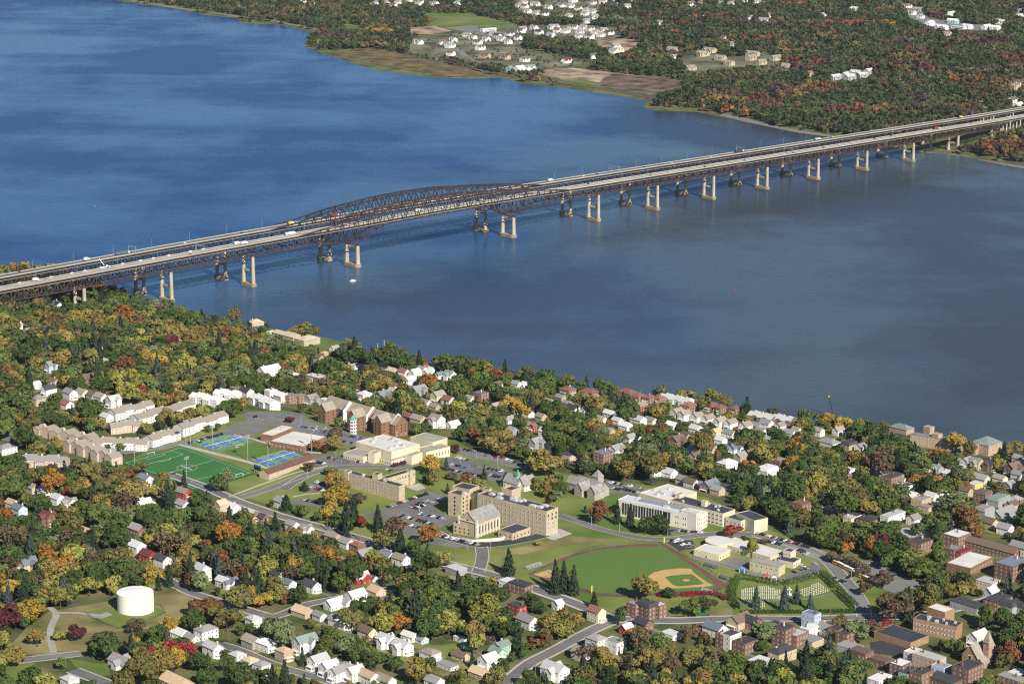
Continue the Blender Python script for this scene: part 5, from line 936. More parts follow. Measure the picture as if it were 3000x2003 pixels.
terrace(1, 1345, 1100, 4, 46, 8, 0, 12, 7, 'x', 'w', 'w', 'white flat-fronted apartment block with arched balconies, left of three')
terrace(1, 1500, 1072, 4, 38, 6, 0, 12, 7, 'x', 'w', 'w', 'white apartment block with arched balconies, highest of three')
terrace(1, 1750, 1112, 4, 38, 10, 0, 12, 7, 'x', 'w', 'w', 'white apartment block with arched balconies, right of three')
for t, x, y, n, lab_ in ((3, 905, 305, 6, 'pale blue-roofed riverside row left of the red condominiums'), (3, 1580, 440, 5, 'pale-roofed brick riverside row beyond the shore trees, nearer the big tree'), (3, 1760, 465, 4, 'pale-roofed brick riverside row nearest the crane')):
    terrace(t, x, y, n, 36, 8, 0, 13, 5, 'x', 'l', 'k' if x > 1000 else 'w', lab_)
# water tank
p = PT(5, 932, 1028, 0); tr = 13.1; root = empty('water_tank', p); tag(root, 'big white cylindrical water tank standing on the dry grass hill', 'water tank')
q = MB(); q.cyl(0, 0, -2, 14.2, tr, n=64); q.build('tank_wall', mat('white_tank_paint', (.80, .77, .68), .5, .04, .05), root)
q = MB(); q.cyl(0, 0, 14.21, 14.5, tr+.15, n=64); n = 64; q.pts([(tr*math.cos(2*math.pi*k/n), tr*math.sin(2*math.pi*k/n), 14.5) for k in range(n)]+[(0, 0, 15.3)], [(k, (k+1) % n, n) for k in range(n)]); q.build('tank_roof', mat('white_tank_roof', (.82, .80, .73), .5, .04, .05), root)
q = MB(); q.beam((tr+.3, -1, 0), (tr+.3, -1, 15.4), .5); q.build('ladder', FRAME, root); CLEAR.append(np.array([full(5, *a) for a in ((730, 960), (820, 890), (1050, 890), (1060, 1090), (930, 1100), (820, 1090), (740, 1040))])); blockgeo(p, 0, 34, 34)
fence(wpoly(5, [(580, 1040), (640, 1085), (815, 1157), (880, 1130), (1000, 1108), (1140, 1048), (1110, 1000), (1050, 985)]), 2.2, 'grey chain-link fence around the white water tank', FENCEM, rails=3)
# ------------------------------------------------------------------ vehicles
CARC = [('black', (.012, .012, .014)), ('dark blue', (.02, .03, .07)), ('silver', (.42, .43, .45)), ('white', (.75, .75, .74)), ('grey', (.16, .165, .175)), ('red', (.32, .015, .015)), ('charcoal', (.04, .042, .046)), ('maroon', (.10, .015, .02)), ('blue', (.02, .10, .30)), ('tan', (.36, .31, .23))]
def car_meshes():
    out = []
    for ln_, w_, h_ in ((4.6, 1.85, 1.45), (4.9, 1.95, 1.75)):
        q = MB(); a = ln_/2; b = w_/2
        prof = [(-a, .35), (-a, .85), (-a*.82, .95), (-a*.6, 1.0), (-a*.42 if h_ < 1.6 else -a*.75, h_-.04), (a*.12, h_), (a*.42, 1.0), (a*.9, .82), (a, .6), (a, .35)]
        n = len(prof); nar = [1, 1, .98, .97, .78, .78, .97, .95, .93, .95]
        q.pts([(x, -b*k, z) for (x, z), k in zip(prof, nar)] + [(x, b*k, z) for (x, z), k in zip(prof, nar)], [(i_, (i_+1) % n, n+(i_+1) % n, n+i_) for i_ in range(n)] + [tuple(range(n-1, -1, -1)), tuple(range(n, 2*n))])
        g = MB(); x0, x1 = (-a*.46, a*.2) if h_ < 1.6 else (-a*.72, a*.2)
        g.box(x0, x1, -b*.88, b*.88, 1.04, h_-.16)
        g.pts([(a*.18, -b*.72, h_-.06), (a*.18, b*.72, h_-.06), (a*.44, b*.8, 1.04), (a*.44, -b*.8, 1.04)], [(0, 3, 2, 1)])
        g.pts([(x0-.02, -b*.72, h_-.06), (x0-.02, b*.72, h_-.06), (-a*.63 if h_ < 1.6 else -a*.8, b*.8, 1.05), (-a*.63 if h_ < 1.6 else -a*.8, -b*.8, 1.05)], [(0, 1, 2, 3)])
        wh = MB()
        for xx in (-a*.62, a*.62):
            for yy in (-b*.98, b*.98-.24): wh.cyl(0, 0, 0, .24, .34, n=8, T=Matrix.Translation((xx, yy, .34)) @ Matrix.Rotation(R(-90), 4, 'X'))
        out.append((q.mesh('car_body', PAINT), g.mesh('car_glass', GLASS), wh.mesh('car_wheels', MATS.get('tyre') or mat('tyre', (.015, .015, .015), .9, .1, 1))))
    return out
CM = car_meshes(); NCAR = [0]
def car(p, rot, group, place, c=None, sc=1.0):
    if NCAR[0] >= (299 if 'bridge' in group else 262): return
    NCAR[0] += 1; k = random.choices(range(10), [20, 10, 15, 20, 13, 4, 12, 3, 3, 3])[0] if c is None else c
    b_, g_, w_ = random.choice(CM); nm, cc = CARC[k]
    o = link('car', b_, None, p, rot, cc); gl = link('windows', g_, o); wh = link('wheels', w_, o)
    if sc != 1: o.scale = (sc,)*3
    kind = 'car' if b_ is CM[0][0] else 'tall car'
    o['category'] = 'car'; o['group'] = group; later(o, f"{nm} {kind} {place}@", p); return o
def lot(t, x0, y0, x1, y1, n, place, along=False, group='parked cars', p_=.8):
    if not along: bays(t, x0, y0, x1, y1, n)
    a, b = PT(t, x0, y0), PT(t, x1, y1); d = b-a; r_ = math.atan2(d.y, d.x) + (0 if along else math.pi/2)
    for k in range(n):
        if random.random() > p_: continue
        p = a.lerp(b, (k+random.uniform(-.08, .08))/max(1, n-1)); p.z = tz(p.x, p.y)+.42; car(p, r_+random.choice((0, math.pi))+random.uniform(-.05, .05), group, place)
random.seed(11)
for a in [(2, 880, 1270, 1195, 1165, 15), (2, 1030, 1278, 1180, 1228, 9), (2, 1090, 1282, 1290, 1205, 11), (2, 1130, 1322, 1290, 1358, 8), (2, 990, 1340, 1260, 1412, 12), (2, 1000, 1398, 1140, 1432, 6)]: lot(*a, 'parked below the tan residence hall')
for a in [(2, 1270, 1488, 1560, 1558, 15)]: lot(*a, 'parked along the retaining wall in front of the chapel')
for a in [(2, 1405, 892, 1485, 912, 4), (2, 1362, 945, 1505, 978, 8), (2, 1352, 985, 1600, 1040, 11), (2, 1520, 955, 1780, 1002, 9), (2, 1610, 1020, 1730, 1042, 6), (2, 1800, 1015, 1960, 1045, 5)]: lot(*a, 'in the big car park behind the college building')
for a in [(2, 1432, 822, 1700, 895, 9), (2, 1720, 885, 1950, 965, 8)]: lot(*a, 'on the pale upper lot by the woods', p_=.8)
for a in [(2, 205, 655, 420, 700, 10), (2, 300, 655, 400, 670, 4), (2, 555, 722, 690, 752, 7), (2, 520, 768, 625, 785, 5)]: lot(*a, 'in the lot below the brick dormitory')
for a in [(2, 400, 890, 480, 905, 4), (2, 540, 918, 720, 930, 6), (2, 305, 925, 410, 942, 6), (2, 850, 978, 900, 992, 4)]: lot(*a, 'by the entrance of the white-roofed hall')
for a in [(2, 330, 1078, 410, 1105, 5), (2, 290, 1118, 380, 1145, 5), (2, 245, 1218, 350, 1238, 6)]: lot(*a, 'in the small lot under the big golden trees')
for a in [(3, 432, 942, 745, 1002, 14), (3, 455, 985, 560, 1008, 5), (3, 600, 1005, 700, 1030, 5)]: lot(*a, 'in the lot behind the stone mansion')
for a in [(3, 945, 1316, 1190, 1334, 11), (3, 965, 1396, 1070, 1440, 5), (3, 1010, 1388, 1110, 1436, 5)]: lot(*a, 'by the library turning circle')
for a in [(3, 1622, 1340, 2015, 1448, 18), (3, 1690, 1402, 1790, 1425, 5), (3, 1945, 1470, 1990, 1500, 3)]: lot(*a, 'along the drive by the wooded bank')
for a in [(7, 830, 612, 905, 592, 4), (7, 765, 652, 850, 625, 6), (7, 885, 672, 945, 655, 4)]: lot(*a, 'beside the school gymnasium')
for a in [(7, 1300, 590, 1385, 608, 3), (7, 1372, 652, 1450, 678, 6), (7, 1180, 632, 1330, 700, 8), (7, 1045, 695, 1110, 720, 4), (7, 1140, 690, 1220, 718, 3), (7, 1130, 575, 1200, 590, 4)]: lot(*a, 'in the school bus lot')
for a in [(1, 1295, 1402, 1530, 1338, 17)]: lot(*a, 'beside the farther blue tennis courts')
for a in [(1, 1750, 1225, 1850, 1250, 5), (1, 1860, 1225, 2010, 1258, 6), (1, 2080, 1300, 2250, 1330, 8), (1, 850, 1448, 980, 1440, 5), (1, 1060, 1425, 1130, 1405, 3)]: lot(*a, 'on the asphalt near the pale apartment estate')
for (t, x, y, x2, y2) in [(5, 2000, 380, 2060, 398), (5, 2165, 425, 2190, 432), (6, 1960, 946, 2000, 950), (7, 990, 992, 1010, 990), (6, 1352, 1242, 1362, 1236), (6, 1257, 442, 1270, 440), (2, 1915, 1535, 1925, 1535), (2, 700, 1495, 760, 1512), (7, 1320, 1130, 1290, 1140), (5, 1360, 1230, 1370, 1235), (5, 1610, 1315, 1620, 1318), (5, 1305, 180, 1320, 184), (7, 770, 1275, 780, 1272), (7, 1010, 1340, 1015, 1335), (7, 1150, 970, 1170, 970), (2, 130, 1332, 140, 1335), (2, 315, 1385, 325, 1388)]:
    p, q = PT(t, x, y), PT(t, x2, y2); p.z = tz(p.x, p.y)+.42; car(p, math.atan2(q.y-p.y, q.x-p.x), 'cars on the streets', 'on the street')
tag(bay.build('bay_markings', LINE), kind='structure')
# school buses
BUSY = mat('bus_yellow', (.75, .40, .03), .45, .08, .3); WHITER = mat('white_vehicle', (.78, .78, .76), .5, .05, .3); TYRE = MATS['tyre']
def bus_at(t, x, y, x2, y2, label):
    p, q = PT(t, x, y), PT(t, x2, y2); p.z = tz(p.x, p.y)+.42; e = empty('school_bus', p, math.atan2(q.y-p.y, q.x-p.x)); tag(e, label, 'bus', 'school buses in the lot')
    b_ = MB(); b_.box(-5.6, 4.2, -1.2, 1.2, .5, 2.9); b_.box(4.2, 5.6, -1.05, 1.05, .5, 1.7); b_.build('body', BUSY, e)
    b_ = MB(); b_.box(-5.5, 4.1, -1.1, 1.1, 2.91, 3.1); b_.build('roof', WHITER, e)
    for s in (-1.22, 1.18): b_ = MB(); b_.box(-5.2, 3.9, s, s+.04, 1.9, 2.6); b_.build('side_windows', GLASS, e)
    b_ = MB(); b_.box(4.21, 4.26, -1, 1, 1.75, 2.7); b_.build('windscreen', GLASS, e)
    for xx in (-3.6, 4.3):
        for yy in (-1.24, .94): b_ = MB(); b_.cyl(0, 0, 0, .3, .5, n=10, T=Matrix.Translation((xx, yy, .5)) @ Matrix.Rotation(R(-90), 4, 'X')); b_.build('wheel', TYRE, e)
bus_at(7, 1068, 602, 1100, 615, 'yellow school bus at the upper end of the row, partly under a tree'); bus_at(7, 1110, 622, 1150, 640, 'yellow school bus second in the row, white roof in full sun')
bus_at(7, 1148, 642, 1180, 655, 'yellow school bus third in the row of parked buses'); bus_at(7, 1200, 675, 1230, 690, 'yellow school bus at the lower end, showing its back'); bus_at(7, 1255, 700, 1290, 718, 'yellow school bus beneath the brown tree')
# traffic on the bridges
def deckz(t): return lerp(DECK_S, t)+.12
def truck(p, rot, slope, L, c, label, cab=(.7, .7, .7), nm='truck'):
    e = empty(nm, p, rot); tag(e, label, 'truck', 'trucks on the bridges'); b_ = MB(); b_.box(-L/2, L/2-2.8, -1.3, 1.3, 1.0, 4.0); b_.build('trailer', mat('trailer_'+label.split()[0], c, .5, .06, .2), e)
    b_ = MB(); b_.box(L/2-2.5, L/2, -1.2, 1.2, .6, 2.9); b_.build('cab', mat('cab_'+label.split()[0], cab, .4, .06, .3), e)
    for xx in (-L/2+1.5, -L/2+2.8, L/2-3.4, L/2-1.2): b_ = MB(); b_.box(xx-.5, xx+.5, -1.25, 1.25, 0, 1.0); b_.build('axle', TYRE, e)
def on_bridge(t, o, off=0): p = bp3(t, off+o, deckz(t)); return p
def t_at(u, v, o):          # place along the bridge under a photo pixel of its deck
    d = ray(u, v); B = B0+BN*o; nb = np.array(BN); k = ((np.array(B)-CAM)@nb)/(d@nb); X = CAM+d*k; return float((X-np.array(B))@np.array(BA))
random.seed(5)
for k, x_ in enumerate([120, 320, 560, 1290, 1420, 1530, 1720, 1900, 1960, 2060, 2170, 2310, 2400, 2460, 2560, 2600, 2680, 2750, 2830, 2940, 2870, 1340]):
    t_ = np.interp(x_, [0, 500, 1000, 1500, 2000, 2500, 3000], [-560, -320, -20, 312, 690, 1140, 1680]); o_ = random.choice((-6, -3, 3, 6))
    car(on_bridge(t_, o_), BTH+(math.pi if o_ > 0 else 0), 'cars on the nearer bridge', 'driving on the nearer bridge deck')
for k, x_ in enumerate([60, 560, 720, 880, 1640, 1700, 1740, 1880, 1960, 2070, 2200, 2350, 2420, 2610, 2700, 2800, 2880]):
    t_ = np.interp(x_, [0, 500, 1000, 1500, 2000, 2500, 3000], [-530, -280, 20, 370, 760, 1230, 1720]); o_ = random.choice((-4, 0, 4))
    car(on_bridge(t_, o_, BD), BTH, 'cars on the farther bridge', 'driving on the farther bridge deck')
for t_, o_, L_, off, c, lb in [(-560+45, 5, 9, 0, (.75, .75, .73), 'white box truck on the nearer bridge left of the crane'), (-200, 3, 9, 0, (.78, .78, .76), 'white box truck leading a pair on the nearer bridge'), (-192, -2, 10, 0, (.78, .78, .76), 'white box truck trailing a pair on the nearer bridge'), (-108, 3, 17, 0, (.8, .8, .78), 'long white semi-trailer near the left end of the cantilever span'),
        (130, 4, 13, 0, (.78, .78, .76), 'white lorry in the middle of the nearer through truss'), (1385, 3, 15, 0, (.33, .05, .04), 'red flatbed truck near the right end of the nearer bridge'), (1680, 4, 15, 0, (.7, .7, .68), 'pale tanker truck at the right edge of the nearer bridge'),
        (20, 1, 14, BD, (.55, .03, .02), 'red tank truck inside the farther through truss'), (-60, 1, 9, BD, (.7, .5, .05), 'yellow truck inside the left of the farther through truss'), (-400, 2, 8, BD, (.78, .78, .76), 'white van-bodied truck on the farther bridge'), (-345, 0, 22, BD, (.10, .16, .13), 'green car-carrier truck on the left of the farther bridge'),
        (455, 2, 10, BD, (.8, .8, .78), 'white lorry on the farther bridge past the arch'), (905, 2, 20, BD, (.05, .07, .11), 'dark loaded transporter on the farther bridge'), (1115, 2, 14, BD, (.38, .42, .48), 'grey-blue lorry on the farther bridge before the far shore'), (1540, 1, 9, BD, (.6, .35, .04), 'yellow works truck on the farther bridge over the far bank'), (250, 4, 10, 0, (.05, .22, .14), 'green works truck under the arch of the nearer bridge')]:
    truck(on_bridge(t_, o_, off), BTH, 0, L_, c, lb)
# truck crane at work on the left of the nearer bridge
p = on_bridge(-412, 6.5); e = empty('truck_crane', p, BTH); tag(e, 'white truck crane with raised boom on the left part of the nearer bridge', 'crane'); b_ = MB(); b_.box(-6, 6, -1.3, 1.3, .5, 1.8); b_.build('chassis', WHITER, e); b_ = MB(); b_.box(3.5, 6, -1.25, 1.25, 1.81, 3.2); b_.build('cab', WHITER, e)
b_ = MB(); b_.beam((2, 0, 2.2), (-5, 1.5, 12), .7); b_.build('boom', WHITER, e); b_ = MB(); b_.box(-.5, 3.2, -1.4, 1.4, 1.82, 3.6); b_.build('turret', mat('crane_blue', (.06, .08, .3), .5, .1, .3), e)
for k in range(12):
    t_ = -540+k*26+random.uniform(-6, 6); b_ = MB(); b_.box(-2.5, 2.5, -.9, .9, 0, 1.1); b_.box(-1.5, 2, -.6, .6, 1.1, 1.7); o = b_.build('material_stack', mat('pale_works_material', (.6, .56, .5), .8, .2, .5), loc=on_bridge(t_, 7.4), rot=BTH); later(tag(o, None, 'stack', 'works materials along the nearer bridge'), 'works stack on closed bridge lane', on_bridge(t_, 7.4))
LAMPM = mat('galvanised_lamp', (.33, .35, .36), .5, .1, .5)
lm = MB(); lm.beam((0, 0, 0), (0, 0, 10.5), .2); lm.beam((0, 0, 10.5), (0, -2.0, 11.4), .16); lm.box(-.35, .35, -2.9, -1.9, 11.3, 11.5); LM = lm.mesh('bridge_lamp', LAMPM)
for k, t_ in enumerate(list(range(-540, -100, 62)) + list(range(470, 1640, 62))):
    for o_, off, wd in ((8.2-.3, BD, 'farther'), (9.6-.3, 0, 'nearer')):
        tt = t_+(0 if off else 28); p = bp3(tt, off+o_, lerp(DECK_S, tt)+1.0); o = link('bridge_lamp', LM, None, p, BTH); later(tag(o, None, 'lamp post', f'lamp posts on the {wd} bridge'), f'{wd}-bridge lamp post', p)
for t_, off, hw_ in ((-330, BD, 8.2), (600, BD, 8.2), (905, BD, 8.2), (1260, 0, 9.6), (-263, 0, 9.6), (960, 0, 9.6)):
    g_ = MB(); 
    for s in (-1, 1): g_.beam((0, s*(hw_-.4), 0), (0, s*(hw_-.4), 7.5), .4)
    g_.beam((0, -hw_+.4, 7.4), (0, hw_-.4, 7.4), .5); g_.beam((0, -hw_+.4, 6.4), (0, hw_-.4, 6.4), .25); p = bp3(t_, off, lerp(DECK_S, t_)+.9); o = g_.build('sign_gantry', LAMPM, loc=p, rot=BTH); later(tag(o, None, 'gantry', 'sign gantries over the bridges'), f"sign gantry on the {'farther' if off else 'nearer'} bridge", p)
# boats, jetty, shore crane, buoy
BOATW = mat('white_gelcoat', (.8, .8, .78), .3, .05, .4)
def boat(p, rot, L, label, mast=0, c=None, cat='boat'):
    e = empty('boat', p, rot); tag(e, label, cat, 'boats at the marina'); b_ = MB(); W = L*.16
    b_.pts([(-L/2, -W, 0), (L*.2, -W, 0), (L/2, 0, .3), (L*.2, W, 0), (-L/2, W, 0), (-L/2, -W*1.1, 1.3), (L*.2, -W*1.1, 1.4), (L*.56, 0, 1.7), (L*.2, W*1.1, 1.4), (-L/2, W*1.1, 1.3)], [(0, 1, 6, 5), (1, 2, 7, 6), (2, 3, 8, 7), (3, 4, 9, 8), (4, 0, 5, 9), (5, 6, 7, 8, 9), (4, 3, 2, 1, 0)]); b_.build('hull', c or BOATW, e)
    b_ = MB(); b_.box(-L*.25, L*.15, -W*.7, W*.7, 1.3, 2.5); b_.build('cabin', BOATW, e)
    if mast: b_ = MB(); b_.beam((0, 0, 1.3), (0, 0, mast), .3); b_.beam((0, 0, 2.6), (-L*.4, 0, 2.6), .2); b_.build('mast', FRAME, e)
random.seed(21)
for k, (x, y) in enumerate([(705, 118), (730, 112), (800, 118), (825, 122), (850, 128), (870, 135), (890, 140), (910, 132), (930, 142), (950, 135), (845, 150), (880, 155), (965, 150), (820, 138)]):
    p = PT(2, x, y, 1); p.z = max(p.z, .2); later(tag((boat(p, random.uniform(0, 3), random.uniform(9, 14), 'x', 22 if k == 4 else 16 if k == 2 else 0), COL.objects[-1])[1], None), '', p) if False else boat(p, random.uniform(0, 3), random.uniform(9, 14), '', 22 if k == 4 else 16 if k == 2 else 0)
for k, o in enumerate([o for o in COL.objects if o.name.split('.')[0] == 'boat']): later(o, f"{['white motor boat', 'long white cruiser', 'small white launch'][k % 3]}{' with a tall mast' if k in (2, 4) else ''} laid up at the marina")
X = on_plane(*full('x', 1034, 824), 0); boat((X[0], X[1], 0), .3, 8, 'lone white motor boat on open water beyond the nearer main pier')
X = on_plane(*full('x', 2152, 848), 0); q = MB(); q.cyl(0, 0, -.5, 2.4, 1.0, .3, n=8); tag(q.build('buoy', mat('buoy_red', (.5, .03, .02), .5, .1, .5), loc=(X[0], X[1], 0)), 'small red channel buoy floating on the right part of the river', 'buoy')
X = on_plane(*full('x', 277, 606), 0); q = MB(); q.cyl(0, 0, -.5, 3, 1.2, .3, n=8); tag(q.build('buoy', mat('buoy_green', (.03, .25, .12), .5, .1, .5), loc=(X[0], X[1], 0)), 'small green channel buoy floating left above the bridges', 'buoy')
q = MB(); J = [Vector(on_plane(*full(2, x, y), 2)) for x, y in ((1100, 205), (1200, 188), (1340, 165), (1440, 158))]
for a, b_ in zip(J[:-1], J[1:]): q.beam(a-J[0]-Vector((0, 0, 1)), b_-J[0]-Vector((0, 0, 1)), 9, 2.6)
tag(q.build('jetty', WALK, loc=J[0]), 'pale concrete jetty curving out at the marina', 'jetty')
q = MB(); J = [Vector(on_plane(*full(2, x, y), 1)) for x, y in ((1440, 160), (1560, 180), (1700, 205), (1860, 235))]
for a, b_ in zip(J[:-1], J[1:]):
    for k in range(14): p = a.lerp(b_, k/14)-J[0]; q.beam(p-Vector((0, 0, 3)), p+Vector((0, 0, 1.2)), .9)
    q.beam(a-J[0], b_-J[0], 1.2, .8)
tag(q.build('breakwater', mat('dark_timber', (.06, .055, .05), .9, .2, .5), loc=J[0]), 'dark timber pile breakwater running right from the jetty tip', 'breakwater')
X = on_plane(*full(2, 1105, 182), 1); q = MB(); q.box(-14, 14, -4, 4, -1, 2.2); q.box(-12, -4, -2.5, 2.5, 2.2, 5); q.box(2, 8, -2, 2, 2.2, 4); tag(q.build('barge', mat('barge_red', (.45, .04, .03), .6, .15, .3), loc=(X[0], X[1], 0), rot=R(20)), 'red work barge moored left of the jetty', 'barge')
X = PT(4, 890, 345, 0); e = empty('crawler_crane', X, 0); tag(e, 'dark lattice crane with yellow boom tip rising behind the golden shore trees', 'crane'); q = MB()
for a in (-.9, .9):
    for c in (-.9, .9): q.beam((a*.8, c*.8, 2), (a*.4-5.5, c*.4, 27), .28)
for k in range(10): f = k/10; q.beam((-.7*(1-f*.6)-5.5*f, -.6, 2+25*f), (.7*(1-f*.6)-5.5*f, .6, 4.2+25*f), .22)
q.build('boom', DARKW, e); q = MB(); q.box(-6.2, -4.9, -.6, .6, 26.2, 28); q.build('boom_tip', BUSY, e); q = MB(); q.box(-4, 3, -1.8, 1.8, 1.2, 4); q.build('machine_house', BUSY, e); q = MB(); q.box(-4, 4, -2.6, -1.6, -1, 1.2); q.box(-4, 4, 1.6, 2.6, -1, 1.2); q.build('track', TYRE, e)
# ------------------------------------------------------------------ street furniture, sport, graves
fl = MB(); fl.beam((0, 0, 0), (0, 0, 24), .38); fl.box(-2.6, 2.6, -.3, .3, 23.4, 24.0); fl.box(-2.2, 2.2, -.3, .3, 22.3, 22.8)
for a in (-2, -1, 0, 1, 2): fl.box(a-.35, a+.35, -.8, -.3, 23.7, 24.6); fl.box(a-.35, a+.35, -.8, -.3, 22.2, 23)
FL = fl.mesh('floodlight_mast', LAMPM)
for t, x, y, lb in [('s', 785, 595, 'nearest floodlight mast in front of the turf centre circle'), ('s', 205, 375, 'floodlight mast at the left corner of the turf pitch'), ('s', 775, 180, 'floodlight mast at the top corner of the turf pitch'), ('s', 1462, 345, 'floodlight mast between practice field and turf pitch'), ('s', 1688, 420, 'floodlight mast at the lower edge of the nearer tennis courts'), ('s', 1075, 240, 'floodlight mast at the front corner of the farther tennis courts'), ('s', 2172, 280, 'floodlight mast behind the maroon-roofed long building'), ('s', 825, 165, 'shorter floodlight mast left of the farther tennis courts')]:
    p = PT(t, x, y); o = link('floodlight_mast', FL, None, p, R(random.choice((45, 135)))); tag(o, lb, 'floodlight', 'floodlight masts of the sports fields')
p = PT('s', 1570, 478); e = empty('scoreboard', p, R(-45)); tag(e, 'black scoreboard with blue top at the end of the turf pitch', 'scoreboard'); q = MB(); q.box(-4.5, 4.5, -.3, .3, 3, 6.2); q.build('panel', DARKW, e); q = MB(); q.box(-4.6, 4.6, -.3, .3, 6.22, 7.6); q.build('header', CBLUE, e)
for s in (-3.8, -1.3, 1.3, 3.8): q = MB(); q.beam((s, 0, 0), (s, 0, 3), .35); q.build('post', LAMPM, e)
YP = mat('foul_pole_yellow', (.8, .62, .03), .5, .05, .4)
for t, x, y, lb in (('b', 1486, 132, 'yellow foul pole at the top of the baseball field'), ('b', 708, 655, 'yellow foul pole at the lower edge of the baseball field')):
    q = MB(); q.beam((0, 0, 0), (0, 0, 6.5), .3); q.box(.15, .6, -.06, .06, 2, 6.5); tag(q.build('foul_pole', YP, loc=PT(t, x, y)), lb, 'foul pole', 'foul poles')
for t, x, y, w_, lb in (('b', 110, 375, 16, 'long silver bleachers at the left end of the warning track'), ('b', 1970, 375, 12, 'blue bleachers behind the tall netting'), ('b', 2115, 500, 8, 'small bleachers beside the backstop'), ('b', 1925, 642, 10, 'white dugout bench by the first base side')):
    q = MB()
    for k in range(4): q.box(-w_/2, w_/2, k*.9, k*.9+.7, .4+k*.45, .5+k*.45)
    for s in (-w_/2, 0, w_/2-.2): q.box(s, s+.2, 0, 3.4, 0, .38); q.box(s, s+.2, 2.6, 3.4, .38, 1.7)
    o = q.build('bleachers', UNIT if 'silver' in lb or 'white' in lb else mat('blue_bench', (.06, .10, .22), .6, .1, .3), loc=PT(t, x, y)+Vector((0, 0, .4)), rot=R(45 if x < 1000 else -45)); tag(o, lb, 'bleachers', 'seating around the baseball field')
gm = MB(); gm.box(-.3, .3, -.15, .15, 0, .55); gm.box(-.2, .2, -.13, .13, .55, .7); gm.box(-.38, .38, -.25, .25, -.2, .06); GM = gm.mesh('gravestone', PALEM)
ng = 0
for poly, sx, sy, wd in (([(395, 768), (560, 742), (672, 770), (672, 832), (405, 842)], 13, 10, 'upper left'), ([(790, 772), (935, 722), (1022, 785), (835, 822)], 12, 12, 'upper right'), ([(430, 862), (560, 852), (575, 900), (450, 895)], 13, 11, 'lower left'), ([(870, 856), (1040, 808), (1110, 888), (870, 893)], 12, 12, 'lower right'), ([(575, 858), (745, 848), (745, 892), (590, 896)], 13, 12, 'lower middle')):
    x0, x1 = min(a for a, b in poly), max(a for a, b in poly); y0, y1 = min(b for a, b in poly), max(b for a, b in poly); P_ = np.array(poly, float); yy = y0; 
    while yy < y1:
        xx = x0
        while xx < x1:
            s_ = 0 if 'left' in wd or 'middle' in wd else -.28*(xx-x0)
            if inside(P_, np.array([xx]), np.array([yy+s_+ (0 if s_ == 0 else .14*(x1-x0))]))[0] and ng < 290:
                p = PT(7, xx+random.uniform(-1, 1), yy+s_+(0 if s_ == 0 else .14*(x1-x0))); p.z = tz(p.x, p.y)+.3; o = link('gravestone', GM, None, p, R(-15+random.uniform(-5, 5)), scale=(random.uniform(.8, 1.2), 1, random.uniform(.8, 1.3))); o['category'] = 'gravestone'; o['group'] = f'white gravestones of the {wd} plot'; o['label'] = f'white gravestone in the {wd} plot of the hedged cemetery'; ng += 1
            xx += sx
        yy += sy
p = PT(7, 735, 805); q = MB(); q.box(-1.6, 1.6, -1.6, 1.6, 0, 1.2); q.box(-.4, .4, -.3, .3, 1.2, 6.5); q.box(-1.7, 1.7, -.3, .3, 4.3, 5.1); tag(q.build('stone_cross', FRAME, loc=p, rot=R(-10)), 'tall white cross on a plinth in the middle of the cemetery', 'cross')
# playground
for t, x, y, lb, cs in ((7, 405, 650, 'blue and white climbing tower of the school playground', (.1, .2, .6)), (7, 575, 700, 'red and blue play structure at the cemetery hedge', (.5, .05, .04)), (7, 625, 712, 'pale lilac slide set beside the red play structure', (.5, .5, .75))):
    e = empty('play_structure', PT(t, x, y)+Vector((0, 0, .3))); tag(e, lb, 'playground set', 'playground sets'); q = MB()
    for a in (-2, 2):
        for c in (-1.5, 1.5): q.beam((a, c, 0), (a, c, 3.4), .3)
    q.build('frame', FRAME, e); q = MB(); q.box(-2.2, 2.2, -1.7, 1.7, 1.5, 1.7); q.pts([(-2.3, -1.8, 3.4), (2.3, -1.8, 3.4), (2.3, 1.8, 3.4), (-2.3, 1.8, 3.4), (0, 0, 5)], [(0, 1, 4), (1, 2, 4), (2, 3, 4), (3, 0, 4)]); q.build('canopy', mat('play_'+lb.split()[0], cs, .5, .1, .4), e); q = MB(); q.beam((2.2, 0, 1.6), (5.5, 0, .1), 1.1, .2); q.build('slide', CBLUE, e)
# street lamps and poles around the town
pm = MB(); pm.beam((0, 0, 0), (0, 0, 11), .38); pm.beam((-1.2, 0, 10.2), (1.2, 0, 10.2), .22); PM = pm.mesh('utility_pole', mat('weathered_pole', (.16, .12, .09), .9, .2, .5))
lm2 = MB(); lm2.beam((0, 0, 0), (0, 0, 8), .26); lm2.beam((0, 0, 8), (1.6, 0, 8.3), .2); lm2.box(1.3, 2.1, -.2, .2, 8.2, 8.4); LM2 = lm2.mesh('lamp_post', LAMPM)
for t, x, y, lb in [(2, 515, 1420, ''), (2, 668, 1520, ''), (2, 415, 1445, ''), (6, 785, 560, ''), (6, 130, 430, ''), (7, 1015, 990, ''), (7, 1440, 985, ''), (6, 1335, 1360, ''), (5, 2250, 480, ''), (5, 1210, 890, ''), (6, 275, 730, ''), (6, 45, 790, ''), (5, 1800, 1095, ''), (5, 1575, 1290, ''), (7, 240, 1390, ''), (6, 940, 640, ''), (4, 1540, 1235, ''), (7, 1420, 945, '')]:
    p = PT(t, x, y); o = link('utility_pole', PM, None, p, R(random.uniform(0, 90))); later(tag(o, None, 'utility pole', 'timber poles along the streets'), 'brown timber utility pole', p)
